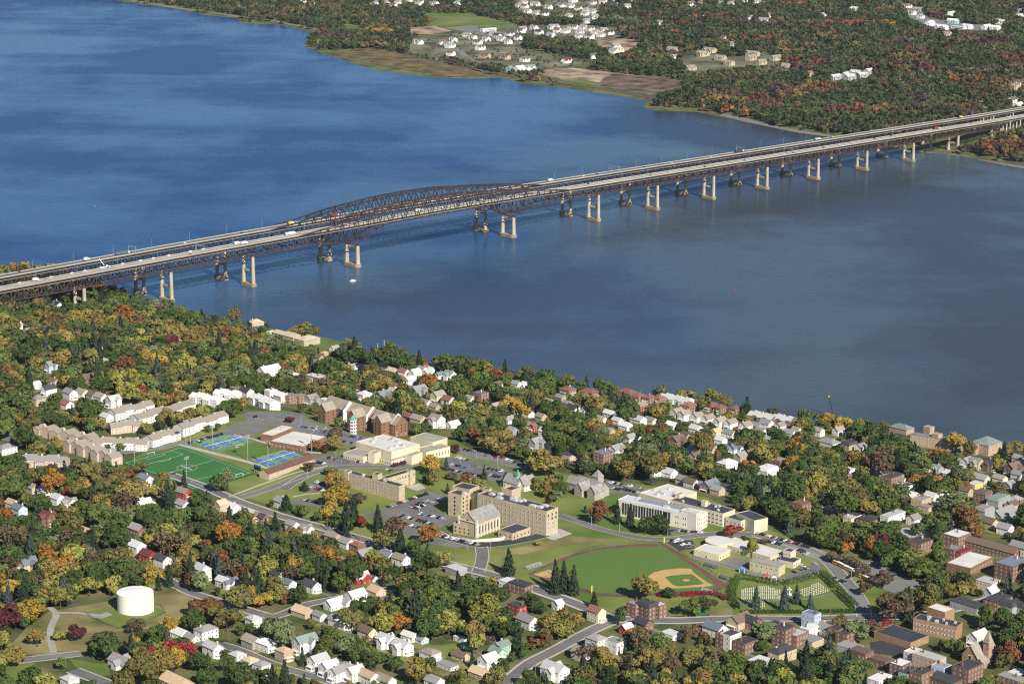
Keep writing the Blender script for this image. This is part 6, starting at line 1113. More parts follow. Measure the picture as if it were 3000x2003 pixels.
for t, x, y in [(2, 1120, 1310), (2, 1320, 1380), (2, 480, 910), (2, 1430, 935), (2, 1720, 1020), (2, 1555, 900), (2, 1715, 945), (2, 265, 1050), (3, 90, 1215), (3, 560, 1330), (7, 670, 610), (7, 1160, 700), (7, 930, 660), (2, 590, 560), (2, 180, 500), (2, 215, 640), (2, 760, 960), (3, 345, 1280), (3, 930, 1365), (6, 1025, 500), (6, 870, 500), (6, 1205, 430), (7, 730, 580)]:
    p = PT(t, x, y); o = link('lamp_post', LM2, None, p, R(random.uniform(0, 360))); later(tag(o, None, 'lamp post', 'lamp posts of the campus'), 'grey campus lamp post', p)
q = MB(); Pw = wpoly(6, [(680, 385), (760, 420), (900, 445), (1100, 430), (1125, 415)])
for a, b_ in zip(Pw[:-1], Pw[1:]): q.beam(a-Pw[0]+Vector((0, 0, 1)), b_-Pw[0]+Vector((0, 0, 1)), .6, 3.2)
tag(q.build('retaining_wall', PALEM, loc=Pw[0]), 'cream retaining wall curving below the chapel', 'wall')
# ------------------------------------------------------------------ planting
def crown_broad(seed, nq, size, lobes=11, squash=.85, gap=0.0, lobe_r=(.30, .46)):
    r = np.random.default_rng(seed); C = []; RR = []
    while len(C) < lobes:
        p = r.uniform(-1, 1, 3); d = np.linalg.norm(p)
        if d > 1 or (p[2] < -.55): continue
        k = r.uniform(.42, .80); p = p/d*k; rad = r.uniform(*lobe_r); C.append(p); RR.append(rad)
    C.append(np.zeros(3)); RR.append(.5); C, RR = np.array(C), np.array(RR)
    w = RR**2; idx = r.choice(len(C), nq*3, p=w/w.sum()); n = r.normal(size=(nq*3, 3)); n[:, 2] += .25; n /= np.linalg.norm(n, axis=1)[:, None]
    P = C[idx]+n*RR[idx][:, None]*r.uniform(.78, 1.06, nq*3)[:, None]
    D = np.linalg.norm(P[:, None, :]-C[None], axis=2) < RR[None]*.72; keep = ~D.any(1); P, n = P[keep][:nq], n[keep][:nq]
    return leafquads(P*np.array([1, 1, squash]), n, size, r)
def leafquads(P, n, size, r):
    k = len(P); n2 = n+r.normal(size=(k, 3))*.55; n2 /= np.linalg.norm(n2, axis=1)[:, None]
    a = np.cross(n2, r.normal(size=(k, 3))); a /= np.linalg.norm(a, axis=1)[:, None]; b = np.cross(n2, a); s = size*r.uniform(.6, 1.35, (k, 1)); s2 = size*r.uniform(.5, 1.1, (k, 1))
    V = np.stack([P-a*s-b*s2*.6, P+a*s*.7-b*s2, P+a*s+b*s2*.7, P-a*s*.6+b*s2], 1).reshape(-1, 3); return V, np.arange(k*4).reshape(-1, 4)
def crown_conifer(seed, nq, size):
    r = np.random.default_rng(seed); t_ = r.uniform(0, 1, nq)**.75; ring = (t_*8 % 1)*.42+.66; R_ = (t_*.96+.04)*ring; a = r.uniform(0, 2*np.pi, nq); rr = R_*r.uniform(.6, 1.08, nq)
    P = np.stack([np.cos(a)*rr, np.sin(a)*rr, 1-2*t_-rr*.12], 1); n = np.stack([np.cos(a), np.sin(a), np.full(nq, .7)], 1); return leafquads(P, n/np.linalg.norm(n, axis=1)[:, None], size, r)
def trunkmesh(bare=False):
    q = MB(); q.cyl(0, 0, -1.5, .55, .030, .018, n=6); r = random.Random(3 if not bare else 4)
    for k in range(6 if not bare else 16):
        a = r.uniform(0, 6.28); z = r.uniform(.3, .55 if not bare else .6); l_ = r.uniform(.2, .34 if not bare else .42); q.beam((0, 0, z), (math.cos(a)*l_, math.sin(a)*l_, z+r.uniform(.15, .38)), .014, .014)
    return q.mesh('trunk', BARK)
TRK = trunkmesh(); 
BQ = 1050
PB = [crown_broad(s, BQ, .09, lobes=l, lobe_r=lr) for s, l, lr in ((1, 11, (.30, .44)), (2, 13, (.26, .42)), (3, 9, (.34, .48)), (4, 15, (.24, .38)), (5, 12, (.28, .44)))]
PM_ = [crown_broad(s, 500, .125, lobes=l) for s, l in ((11, 9), (12, 12), (13, 8), (14, 10))]; PS = [crown_broad(s, 46, .36, lobes=6) for s in range(21, 29)]
PC = [crown_conifer(s, 420, .13) for s in (31, 32)]; PCS = [crown_conifer(s, 120, .22) for s in (33, 34)]
PBARE = [crown_broad(41, 150, .11, lobes=14)]
CMB = [npmesh('crown', V, F, LEAF_O) for V, F in PB]; CMC = [npmesh('crown', V, F, LEAF_O) for V, F in PC]; CMBR = [npmesh('crown', V, F, LEAF_O) for V, F in PBARE]
SPEC = {'dark green': (.066, .096, .028), 'mid green': (.108, .140, .038), 'olive': (.155, .145, .045), 'yellow-green': (.24, .235, .055), 'golden': (.34, .235, .045), 'orange': (.31, .15, .035), 'rust': (.19, .095, .042), 'red': (.26, .05, .035), 'wine-red': (.11, .035, .04),
        'grey-green': (.15, .18, .085), 'brown': (.13, .095, .055), 'bronze': (.235, .185, .055), 'conifer': (.032, .05, .027), 'blue-green': (.06, .085, .07)}
CELLSP = {}
def pickspec(x, y, far_):
    cs_ = 34 if far_ else 36
    if random.random() < (.7 if far_ else .55):
        k = (int(x//cs_), int(y//cs_), far_)
        if k not in CELLSP: CELLSP[k] = pickspec2(x, y, far_)
        return CELLSP[k]
    return pickspec2(x, y, far_)
def pickspec2(x, y, far_):
    n = math.sin(x/71+1.3)*math.cos(y/63)+.6*math.sin(x/31-y/43+2); r = random.random()
    if far_:
        if r < .46: return 'dark green'
        if r < .64: return 'mid green'
        if n > .42: return random.choices(['rust', 'orange', 'brown', 'bronze', 'olive'], [3.2, .9, 4, 3, 2])[0]
        return random.choices(['olive', 'brown', 'rust', 'dark green', 'golden', 'orange', 'grey-green', 'wine-red'], [7, 6, .9, 8, .5, .3, 2.0, .3])[0]
    g_ = .10 if x > 150 else 0
    if r < .27+g_: return 'dark green'
    if r < .44+g_*1.6: return 'mid green'
    if n > .45: return random.choices(['bronze', 'golden', 'orange', 'rust', 'olive', 'yellow-green'], [6, 2, 1.1, 1.2, 4, 2.5])[0]
    if n < -.4: return random.choices(['grey-green', 'dark green', 'olive', 'mid green', 'yellow-green'], [3, 5, 3, 3, 1])[0]
    return random.choices(['olive', 'bronze', 'brown', 'dark green', 'yellow-green', 'rust', 'golden', 'red', 'wine-red', 'orange', 'grey-green'], [9, 5, 1.6, 3, 3, .9, .9, .15, .3, .45, 2.5])[0]
# raster masks: where crowns may not be seen (photo space) and where trunks may not stand (ground)
MW, MH = 1000, 668; cm = np.zeros((MH, MW), bool)
def fillmask(M, poly):
    x0, y0 = np.floor(poly.min(0)).astype(int); x1, y1 = np.ceil(poly.max(0)).astype(int)+1; x0, y0 = max(x0, 0), max(y0, 0); x1, y1 = min(x1, M.shape[1]), min(y1, M.shape[0])
    if x1 <= x0 or y1 <= y0: return
    gx_, gy_ = np.meshgrid(np.arange(x0, x1)+.5, np.arange(y0, y1)+.5); M[y0:y1, x0:x1] |= inside(poly, gx_, gy_)
for P_ in CLEAR: fillmask(cm, P_/3)
GX0, GY0, GS = -1500, 1400, 3.; bmk = np.zeros((int(5800/GS), int(3400/GS)), bool)
for P_ in BLOCK: fillmask(bmk, (P_-np.array([GX0, GY0]))/GS)
TP = ((0, .95), (-.6, .75), (.6, .75), (-.9, .5), (0, .5), (.9, .5), (0, .25))
def tree_ok(x, y, z, r, h, lim):
    i_, j_ = int((y-GY0)/GS), int((x-GX0)/GS)
    if 0 <= i_ < bmk.shape[0] and 0 <= j_ < bmk.shape[1] and bmk[i_, j_]: return False
    hit = 0
    zd = y*cp-(z+h*.5-CAMH)*sp; s_ = F_PX/zd; u0, v0 = proj(x, y, z)
    if not(-60 < u0 < 3060) or v0 > 2120: return True
    for dx, dz in TP:
        a, b_ = int((v0-dz*h*s_*.96)/3), int((u0+dx*r*s_)/3)
        if 0 <= a < MH and 0 <= b_ < MW and cm[a, b_]: hit += 1
    return hit <= lim
TREES = []   # x, y, z, r, h, kind(0 broad 1 conifer 2 bare), colour word, special label
random.seed(99)
def special(t, x, y, r, h, kind, c, lab=None):
    p = PT(t, x, y, h*.5); TREES.append((p.x, p.y, tz(p.x, p.y), r, h, kind, c, lab or 1))
for a in [(1, 100, 195, 9, 17, 0, 'golden'), (1, 175, 190, 9, 17, 0, 'golden'), (1, 250, 200, 8, 15, 0, 'golden'), (1, 50, 220, 9, 16, 0, 'olive'), (1, 350, 195, 8, 14, 0, 'golden'), (1, 15, 235, 8, 14, 0, 'brown'), (1, 420, 215, 7, 13, 0, 'orange'), (1, 100, 1240, 8, 17, 0, 'orange'), (1, 968, 1045, 6.5, 20, 0, 'red'), (1, 340, 625, 7, 13, 0, 'wine-red'), (1, 978, 735, 6, 13, 0, 'yellow-green'), (1, 765, 870, 8, 12, 0, 'wine-red'), (1, 1930, 890, 7.5, 14, 0, 'rust'), (1, 1605, 520, 10, 23, 0, 'olive'), (1, 2065, 905, 6, 10, 0, 'wine-red'), (1, 1575, 1165, 13, 17, 0, 'dark green'), (1, 1640, 1130, 9, 16, 0, 'bronze'), (1, 630, 1150, 11, 15, 0, 'dark green'), (1, 385, 1410, 8, 19, 0, 'bronze'), (1, 180, 1370, 12, 25, 0, 'dark green'),
          (1, 235, 1215, 9, 15, 0, 'bronze'), (1, 330, 1210, 9, 15, 0, 'bronze'), (1, 430, 1225, 8, 14, 0, 'bronze'), (1, 530, 1240, 8, 14, 0, 'bronze'), (1, 600, 1265, 9, 15, 0, 'bronze'), (1, 680, 1270, 9, 14, 0, 'bronze'), (1, 1140, 1215, 10, 16, 0, 'bronze'), (1, 1220, 1220, 10, 16, 0, 'bronze'), (1, 1310, 1205, 10, 16, 0, 'bronze'), (1, 1400, 1190, 9, 15, 0, 'yellow-green'), (1, 1100, 780, 12, 18, 0, 'bronze'), (1, 1200, 755, 12, 18, 0, 'bronze'), (1, 1300, 740, 12, 18, 0, 'bronze'), (1, 1400, 730, 12, 18, 0, 'bronze'), (1, 1500, 740, 11, 17, 0, 'bronze'), (1, 1000, 1300, 6, 12, 0, 'yellow-green'),
          (1, 380, 540, 10, 19, 1, 'conifer'), (1, 300, 580, 9, 19, 1, 'conifer'), (1, 640, 690, 6, 20, 1, 'conifer'), (1, 700, 700, 6, 21, 1, 'conifer'), (1, 760, 690, 6, 20, 1, 'conifer'), (1, 885, 800, 6, 19, 1, 'conifer'), (1, 820, 690, 6, 19, 1, 'conifer'),
          (2, 1210, 945, 10, 19, 0, 'golden'), (2, 1225, 1040, 7.5, 16, 0, 'bronze'), (2, 1155, 1040, 3.5, 10, 1, 'blue-green'), (2, 1325, 935, 3.5, 12, 1, 'blue-green'), (2, 1615, 1000, 3.2, 14, 1, 'conifer'), (2, 1370, 1030, 5, 7, 0, 'brown'), (2, 1385, 820, 5, 9, 0, 'wine-red'), (2, 2085, 920, 17, 26, 0, 'bronze'), (2, 678, 1375, 5.5, 13, 0, 'red'), (2, 1195, 1480, 9, 18, 0, 'orange'), (2, 800, 1350, 6.5, 23, 1, 'conifer'), (2, 615, 1290, 7, 24, 1, 'conifer'), (2, 555, 1330, 7, 24, 1, 'conifer'), (2, 920, 1420, 9, 21, 0, 'brown'), (2, 975, 1510, 6, 17, 1, 'conifer'),
          (2, 440, 1060, 7, 15, 0, 'golden'), (2, 525, 1090, 9, 17, 0, 'bronze'), (2, 480, 1180, 12, 20, 0, 'golden'), (2, 420, 1290, 9, 18, 0, 'golden'), (2, 640, 1200, 8, 14, 0, 'brown'), (2, 240, 1105, 5, 8, 1, 'conifer'), (2, 100, 1230, 7, 13, 1, 'conifer'), (2, 275, 955, 5.5, 9, 0, 'brown'), (2, 325, 800, 6, 12, 0, 'rust'), (2, 455, 780, 8, 16, 0, 'bronze'), (2, 475, 700, 8, 14, 0, 'brown'), (2, 385, 820, 4, 8, 0, 'wine-red'), (2, 130, 597, 4.5, 7, 0, 'wine-red'), (2, 1555, 250, 9, 14, 0, 'red'), (2, 1410, 385, 5, 8, 0, 'red'), (2, 1005, 165, 11, 15, 0, 'dark green'), (2, 65, 205, 8, 15, 0, 'rust'), (2, 215, 215, 8, 13, 0, 'wine-red'),
          (2, 440, 990, 6, 9, 0, 'olive'), (2, 1470, 1050, 6, 13, 0, 'rust'), (2, 1550, 1070, 8, 12, 0, 'bronze'), (2, 1780, 1050, 7, 12, 1, 'blue-green'), (2, 1335, 1125, 3, 9, 1, 'blue-green'), (2, 1690, 440, 6, 14, 1, 'conifer'), (2, 1790, 480, 9, 22, 0, 'golden'), (2, 1780, 740, 10, 17, 0, 'bronze'), (2, 1540, 720, 10, 15, 0, 'rust'), (2, 1830, 790, 8, 16, 0, 'brown'),
          (3, 30, 950, 8, 15, 0, 'bronze'), (3, 115, 1000, 6, 13, 0, 'dark green'), (3, 70, 1050, 6, 10, 0, 'grey-green'), (2, 2010, 1090, 6, 12, 0, 'olive'), (2, 2090, 1140, 7, 12, 0, 'bronze'), (2, 2160, 1110, 6, 11, 0, 'dark green'), (2, 2230, 1120, 6, 12, 0, 'mid green'), (2, 2170, 1060, 6, 12, 0, 'mid green'), (2, 2100, 1225, 3, 4.5, 0, 'wine-red'), (1, 560, 1385, 4.5, 9, 0, 'bronze'), (1, 735, 1430, 3, 7, 0, 'mid green'), (1, 830, 1425, 4.5, 8, 0, 'mid green'), (1, 1425, 1300, 4, 7, 0, 'dark green'), (1, 1490, 1285, 4, 8, 0, 'dark green'), (1, 1985, 1240, 4, 6, 0, 'wine-red'),
          (3, 405, 1175, 9, 21, 0, 'rust'), (3, 545, 1175, 4.5, 20, 1, 'conifer'), (3, 645, 1200, 5, 20, 1, 'conifer'), (3, 830, 1270, 12, 19, 0, 'dark green'), (3, 760, 1270, 7, 17, 0, 'dark green'), (3, 910, 1260, 5.5, 18, 1, 'conifer'), (3, 1575, 1450, 4.5, 16, 0, 'yellow-green'), (3, 1410, 1320, 6, 11, 0, 'red'), (3, 1655, 1400, 3.8, 6, 0, 'brown'), (3, 1515, 1385, 4.5, 6, 0, 'dark green'), (3, 60, 1000, 8, 12, 0, 'dark green'), (3, 300, 1150, 3, 6, 1, 'conifer'), (3, 1480, 1300, 3.5, 5, 0, 'red'),
          (3, 1080, 270, 10, 13, 0, 'yellow-green'), (3, 1270, 285, 10, 17, 0, 'yellow-green'), (3, 1370, 320, 10, 18, 0, 'olive'), (3, 1735, 405, 8, 12, 0, 'dark green'), (3, 1950, 650, 13, 18, 0, 'orange'), (3, 1810, 690, 12, 17, 0, 'yellow-green'), (3, 1900, 790, 11, 16, 0, 'golden'), (3, 850, 560, 11, 22, 0, 'rust'), (3, 1190, 640, 12, 20, 0, 'orange'), (3, 725, 700, 14, 20, 0, 'grey-green'), (3, 430, 560, 9, 15, 0, 'grey-green'), (3, 1450, 540, 3, 6, 0, 'red'), (3, 620, 250, 0, 0, 0, 'olive')][:-1] + \
         [(7, 505, 820, 4.5, 17, 1, 'blue-green'), (7, 700, 830, 5.5, 20, 1, 'blue-green'), (7, 785, 800, 4.5, 15, 1, 'blue-green'), (7, 880, 850, 4, 13, 1, 'blue-green'), (7, 482, 480, 4.5, 16, 0, 'yellow-green'), (7, 1308, 1010, 3.8, 8, 0, 'red'), (7, 1402, 1008, 4.6, 9, 0, 'red'), (7, 1225, 1050, 11, 18, 0, 'grey-green'), (7, 540, 1060, 11, 19, 0, 'grey-green'), (7, 1290, 470, 5, 19, 0, 'orange'), (7, 1130, 480, 5, 12, 0, 'orange'), (7, 975, 180, 6, 12, 0, 'yellow-green'), (7, 1210, 130, 14, 19, 0, 'olive'), (7, 1280, 200, 10, 15, 0, 'bronze'), (7, 730, 1380, 9, 14, 0, 'golden'), (7, 470, 1320, 8, 12, 0, 'rust'), (7, 1180, 580, 6, 10, 0, 'brown'), (7, 1250, 640, 6, 12, 0, 'brown'), (7, 1380, 700, 9, 15, 0, 'brown'), (7, 1060, 545, 7, 9, 0, 'brown'), (7, 1250, 760, 6, 11, 0, 'brown'), (7, 1080, 990, 6, 13, 0, 'olive'),
          (6, 2085, 760, 11, 21, 0, 'bronze'), (6, 1470, 680, 6, 26, 1, 'conifer'), (6, 1530, 680, 6, 25, 1, 'conifer'), (6, 1600, 700, 5.5, 23, 1, 'conifer'), (6, 1150, 580, 7, 21, 1, 'conifer'), (6, 2255, 790, 5, 8, 0, 'dark green'), (6, 315, 930, 8, 15, 0, 'yellow-green'), (6, 740, 1010, 11, 22, 0, 'yellow-green'), (6, 515, 880, 9, 24, 1, 'conifer'), (6, 1355, 445, 2.6, 5, 0, 'yellow-green'), (6, 1020, 760, 7, 22, 0, 'yellow-green'), (6, 700, 560, 9, 14, 0, 'yellow-green'), (6, 600, 390, 0.1, .1, 0, 'olive'), (6, 400, 440, 6, 20, 1, 'conifer'), (6, 1740, 840, 4.5, 13, 1, 'conifer'), (6, 390, 1000, 9, 17, 0, 'orange'), (6, 2100, 1260, 13, 18, 0, 'bronze'), (6, 375, 845, 5, 9, 0, 'yellow-green'), (6, 1700, 1200, 8, 15, 2, 'brown'), (6, 225, 560, 8, 17, 0, 'yellow-green'),
          (5, 1265, 125, 4, 15, 1, 'conifer'), (5, 1125, 125, 8, 14, 0, 'bronze'), (5, 1570, 120, 7.5, 21, 0, 'grey-green'), (5, 1490, 150, 7, 17, 0, 'dark green'), (5, 970, 45, 7, 12, 0, 'olive'), (5, 1070, 210, 6, 13, 0, 'yellow-green'), (5, 465, 215, 5, 11, 0, 'red'), (5, 530, 1175, 7, 14, 0, 'wine-red'), (5, 1165, 1130, 7.5, 15, 0, 'golden'), (5, 1285, 1115, 5, 10, 0, 'golden'), (5, 900, 1255, 7, 14, 0, 'golden'), (5, 1100, 1385, 10, 22, 0, 'bronze'), (5, 1200, 1370, 8, 18, 0, 'golden'), (5, 255, 1215, 7, 13, 0, 'bronze'), (5, 80, 1345, 9, 15, 0, 'bronze'), (5, 700, 1230, 10, 13, 0, 'brown'), (5, 935, 1135, 8, 11, 0, 'brown'), (5, 1240, 1270, 10, 14, 0, 'dark green'), (5, 2045, 925, 8, 18, 0, 'dark green'), (5, 1910, 910, 9, 16, 0, 'yellow-green'), (5, 1800, 950, 8, 13, 0, 'golden'), (5, 1310, 730, 6, 24, 1, 'conifer'), (5, 660, 1360, 0.1, .1, 0, 'olive'), (5, 560, 1440, 0.1, .1, 0, 'olive'), (5, 1930, 1445, 6, 12, 0, 'yellow-green'), (5, 70, 480, 8, 13, 0, 'yellow-green'), (5, 210, 580, 5, 19, 1, 'blue-green'), (5, 320, 660, 10, 18, 0, 'orange'), (5, 430, 700, 9, 18, 0, 'orange'), (5, 1050, 790, 9, 17, 0, 'golden'), (5, 1200, 750, 6, 11, 0, 'golden'), (5, 600, 590, 9, 17, 1, 'conifer'), (5, 190, 1040, 13, 19, 0, 'golden'), (5, 60, 1060, 12, 18, 0, 'golden'), (5, 1410, 1000, 12, 19, 0, 'rust'), (5, 1560, 1090, 12, 18, 0, 'olive'), (5, 650, 700, 9, 16, 2, 'brown'), (5, 2010, 780, 7, 16, 2, 'brown'), (5, 1320, 480, 8, 13, 2, 'brown'), (5, 420, 1200, 5, 8, 0, 'yellow-green'), (5, 840, 400, 9, 16, 0, 'grey-green'), (5, 380, 870, 9, 20, 0, 'yellow-green'),
          (4, 1690, 620, 12, 18, 0, 'orange'), (4, 1830, 510, 11, 22, 0, 'golden'), (4, 1930, 560, 9, 18, 0, 'olive'), (4, 840, 340, 11, 16, 0, 'golden'), (4, 960, 370, 12, 17, 0, 'golden'), (4, 650, 380, 11, 16, 0, 'yellow-green'), (4, 1120, 370, 10, 14, 0, 'bronze'), (4, 1250, 390, 10, 14, 0, 'olive'), (4, 1900, 835, 6, 10, 0, 'rust'), (4, 1990, 1190, 6, 12, 0, 'golden'), (4, 2150, 680, 8, 15, 0, 'yellow-green'), (4, 1000, 880, 14, 20, 0, 'olive'), (4, 1360, 900, 14, 19, 0, 'grey-green'), (4, 1830, 980, 17, 20, 0, 'grey-green'), (4, 1550, 1170, 8, 12, 0, 'grey-green')]:
    if a[3] > 1: special(*a)
for k, (x, y) in enumerate([(925, 945), (950, 940), (990, 930), (1005, 925), (1038, 908), (1060, 905), (1180, 865), (1200, 862), (1225, 850)]): special(2, x, y, 2.6, 4, 0, 'wine-red')
nspec = len(TREES)
cell = {}
def near_free(x, y, r):
    ci, cj = int(x//16), int(y//16)
    for a in (-1, 0, 1):
        for b_ in (-1, 0, 1):
            for (x2, y2, r2) in cell.get((ci+a, cj+b_), ()):
                if (x-x2)**2+(y-y2)**2 < (.62*(r+r2))**2: return False
    return True
def addcell(x, y, r): cell.setdefault((int(x//16), int(y//16)), []).append((x, y, r))
for a in TREES: addcell(a[0], a[1], a[3]*.8)
NC = 36000; xs = rng.uniform(-900, 1000, NC); ys = rng.uniform(1500, 3350, NC); hs = ter(xs, ys); dw = sdist(PW, xs, ys)
for x, y, z, d in zip(xs, ys, hs, dw):
    if d < 4 or z < .6: continue
    if abs(x) > y*.215+25: continue
    r = random.choice((4.5, 6, 7, 8, 9, 10, 11, 13))*random.uniform(.85, 1.1); h = r*random.uniform(1.5, 2.0)+3
    if d < 40: r *= .8; h *= .75
    for _ in range(3):
        if near_free(x, y, r) and tree_ok(x, y, z, r, h, int(random.random() < (.65 if x < -100 else .35))): break
        r *= .68; h *= .75
    else: continue
    if r < 2.6: continue
    n = math.sin(x/90)*math.sin(y/80+1); kd = 1 if random.random() < (.10 + (.14 if n > .5 else 0)) else 2 if random.random() < .03 else 0
    c = ('conifer' if random.random() < .8 else 'blue-green') if kd == 1 else 'brown' if kd == 2 else pickspec(x, y, False)
    if kd == 1: r *= .68; h *= 1.15
    TREES.append((x, y, z, r, h, kd, c, 0)); addcell(x, y, r)
nnear = len(TREES)
NC = 90000; ys = rng.uniform(3900, 7500, NC); xs = rng.uniform(-1, 1, NC)*(ys*.215+30); hs = ter(xs, ys); de = -sdist(PE, xs, ys)
for x, y, z, d in zip(xs, ys, hs, de):
    if d < 24 and random.random() > .25 or d < 7 or z < .5: continue
    # keep the bridge corridor free
    tt = (Vector((x, y, 0))-B0).dot(BA); oo = (Vector((x, y, 0))-B0).dot(BN)
    if -14 < oo < BD+14 and tt < 1720: continue
    r = random.choice((3.4, 4.5, 5.5, 6.5, 8, 9.5))*random.uniform(.85, 1.1); h = r*random.uniform(1.3, 1.8)+5
    if tt > 1640 and -60 < oo < BD+30: continue
    if not near_free(x, y, r) or not tree_ok(x, y, z, r, h, 1): continue
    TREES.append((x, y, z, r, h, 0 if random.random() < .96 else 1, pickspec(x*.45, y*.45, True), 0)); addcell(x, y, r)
print('trees', nspec, nnear, len(TREES))
# the largest-looking ones stand as things of their own, the rest as one woodland
def vis(a): return a[3]*a[4]/(a[1]**2)*(2.5 if a[7] else 1)*(1 if abs(proj(a[0], a[1], a[2]+a[4]*.5)[0]-1500) < 1500 and proj(a[0], a[1], a[2]+a[4]*.6)[1] < 1995 else 0)
near_i = [i_ for i_ in range(nnear)]; near_i.sort(key=lambda i_: -vis(TREES[i_]))
ind = []; cb = cc = 0
for i_ in near_i:
    k = TREES[i_][5]
    if k == 1 and cc < 130: cc += 1; ind.append(i_)
    elif k != 1 and cb < 299: cb += 1; ind.append(i_)
indset = set(ind)
def plant(i_):
    x, y, z, r, h, kd, c, lab = TREES[i_]; root = empty('broadleaf_tree' if kd == 0 else 'conifer' if kd == 1 else 'thinning_tree', (x, y, z), random.uniform(0, 6.28))
    col = np.array(SPEC[c])*random.uniform(.82, 1.2); tr_ = link('trunk', TRK, root, scale=(h, h, h))
    if kd == 1: cr_ = link('crown', random.choice(CMC), root, (0, 0, h*.52), scale=(r, r, h*.5), color=col); sh = 'pointed'
    elif kd == 2: cr_ = link('crown', CMBR[0], root, (0, 0, h*.6), scale=(r, r, h*.42), color=col); sh = 'sparse'
    else: cr_ = link('crown', random.choice(CMB), root, (0, 0, h*.57), scale=(r, r*random.uniform(.85, 1.1), h*.46), color=col); sh = 'rounded' if h/r < 2 else 'tall'
    sz = 'small' if r < 5 else 'broad' if r > 9 else ''
    tag(root, None, 'conifer' if kd == 1 else 'tree', 'pointed conifers among the houses' if kd == 1 else 'broadleaf trees of the near shore')
    cn = {'conifer': 'dark green'}.get(c, c)
    later(root, ' '.join(f"{sz} {cn} {sh if kd != 0 or not sz else ''} {'conifer' if kd == 1 else 'tree'}".split()), (x, y, z+h/2))
for i_ in ind: plant(i_)
VV, FF, CC = [], [], []; off_ = 0; TV = MB()
for i_, (x, y, z, r, h, kd, c, lab) in enumerate(TREES):
    if i_ in indset: continue
    far_ = i_ >= nnear
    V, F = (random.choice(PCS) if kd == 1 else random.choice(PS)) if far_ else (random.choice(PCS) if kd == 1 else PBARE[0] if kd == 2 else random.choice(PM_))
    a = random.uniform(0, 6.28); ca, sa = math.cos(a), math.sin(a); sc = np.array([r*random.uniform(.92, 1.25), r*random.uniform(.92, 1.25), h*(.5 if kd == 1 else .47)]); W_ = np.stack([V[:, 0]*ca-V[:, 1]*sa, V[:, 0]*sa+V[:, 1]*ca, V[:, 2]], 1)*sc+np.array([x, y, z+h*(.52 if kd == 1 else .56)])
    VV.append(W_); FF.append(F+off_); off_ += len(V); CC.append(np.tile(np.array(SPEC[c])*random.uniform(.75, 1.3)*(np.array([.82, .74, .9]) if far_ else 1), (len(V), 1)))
    if not far_ and i_ % 2 == 0: TV.beam((x, y, z-1), (x, y, z+h*.5), .5)
EST = [np.array([full('f1', x, y) for x, y in pp]) for pp in ([(0, 300), (430, 245), (800, 195), (1560, 215), (1640, 270), (1430, 312), (860, 370), (1130, 420), (1480, 490), (1040, 520), (650, 482), (200, 400)], [(790, 15), (1450, 0), (1450, 150), (950, 125)], [(0, 400), (700, 520), (690, 570), (0, 430)])]
for k in range(900):
    P_ = random.choice(EST); u = random.uniform(P_[:, 0].min(), P_[:, 0].max()); v = random.uniform(P_[:, 1].min(), P_[:, 1].max())
    if not inside(P_, np.array([u]), np.array([v]))[0]: continue
    X = PT('x', u, v); r = random.uniform(1.8, 4); V, F = random.choice(PS); VV.append(V*r+np.array([X.x, X.y, X.z+r])); FF.append(F+off_); off_ += len(V); CC.append(np.tile(np.array(SPEC[pickspec(X.x, X.y, True)]), (len(V), 1)))
o = link('woodland', npmesh('woodland', np.concatenate(VV), np.concatenate(FF), LEAF_A, np.concatenate(CC))); tag(o, 'mixed autumn woodland filling both river banks', kind='stuff')
o = TV.build('woodland_trunks', BARK); tag(o, 'trunks standing in the autumn woodland', kind='stuff')
# hedges
def hedge(t, pts, w_, h_, col, label, round_=False):
    P = wpoly(t, pts); o_ = P[0].copy(); r = np.random.default_rng(len(label)); A = []; N_ = []
    for a, b_ in zip(P[:-1], P[1:]):
        L = (b_-a).length; n = int(L*42); s = r.uniform(0, 1, n); d = (b_-a).normalized(); nn = Vector((-d.y, d.x, 0))
        side = r.uniform(-1, 1, n); hh = r.uniform(0, 1, n); k = r.random(n); bump = 1+.18*np.sin(s*L/1.6*math.pi)
        o2 = np.where(k < .4, side, np.sign(side)); zz_ = np.where(k < .4, 1, hh)*h_*bump
        base = np.array(a)[None]+np.outer(s, np.array(b_-a)); pp = base+np.outer(o2*w_/2*(1.1 if round_ else 1), np.array(nn)); pp[:, 2] += zz_
        A.append(pp-np.array(o_)[None]); q = np.outer(np.where(k < .4, 0, np.sign(side)), np.array(nn)); q[:, 2] += np.where(k < .4, 1, .2); N_.append(q/np.linalg.norm(q, axis=1)[:, None])
    V, F = leafquads(np.concatenate(A), np.concatenate(N_), .34, r); o = link('hedge', npmesh('hedge', V, F, LEAF_O), None, o_, color=col); tag(o, label, 'hedge', 'hedges and shrub rows'); return o
HG = (.075, .125, .03)
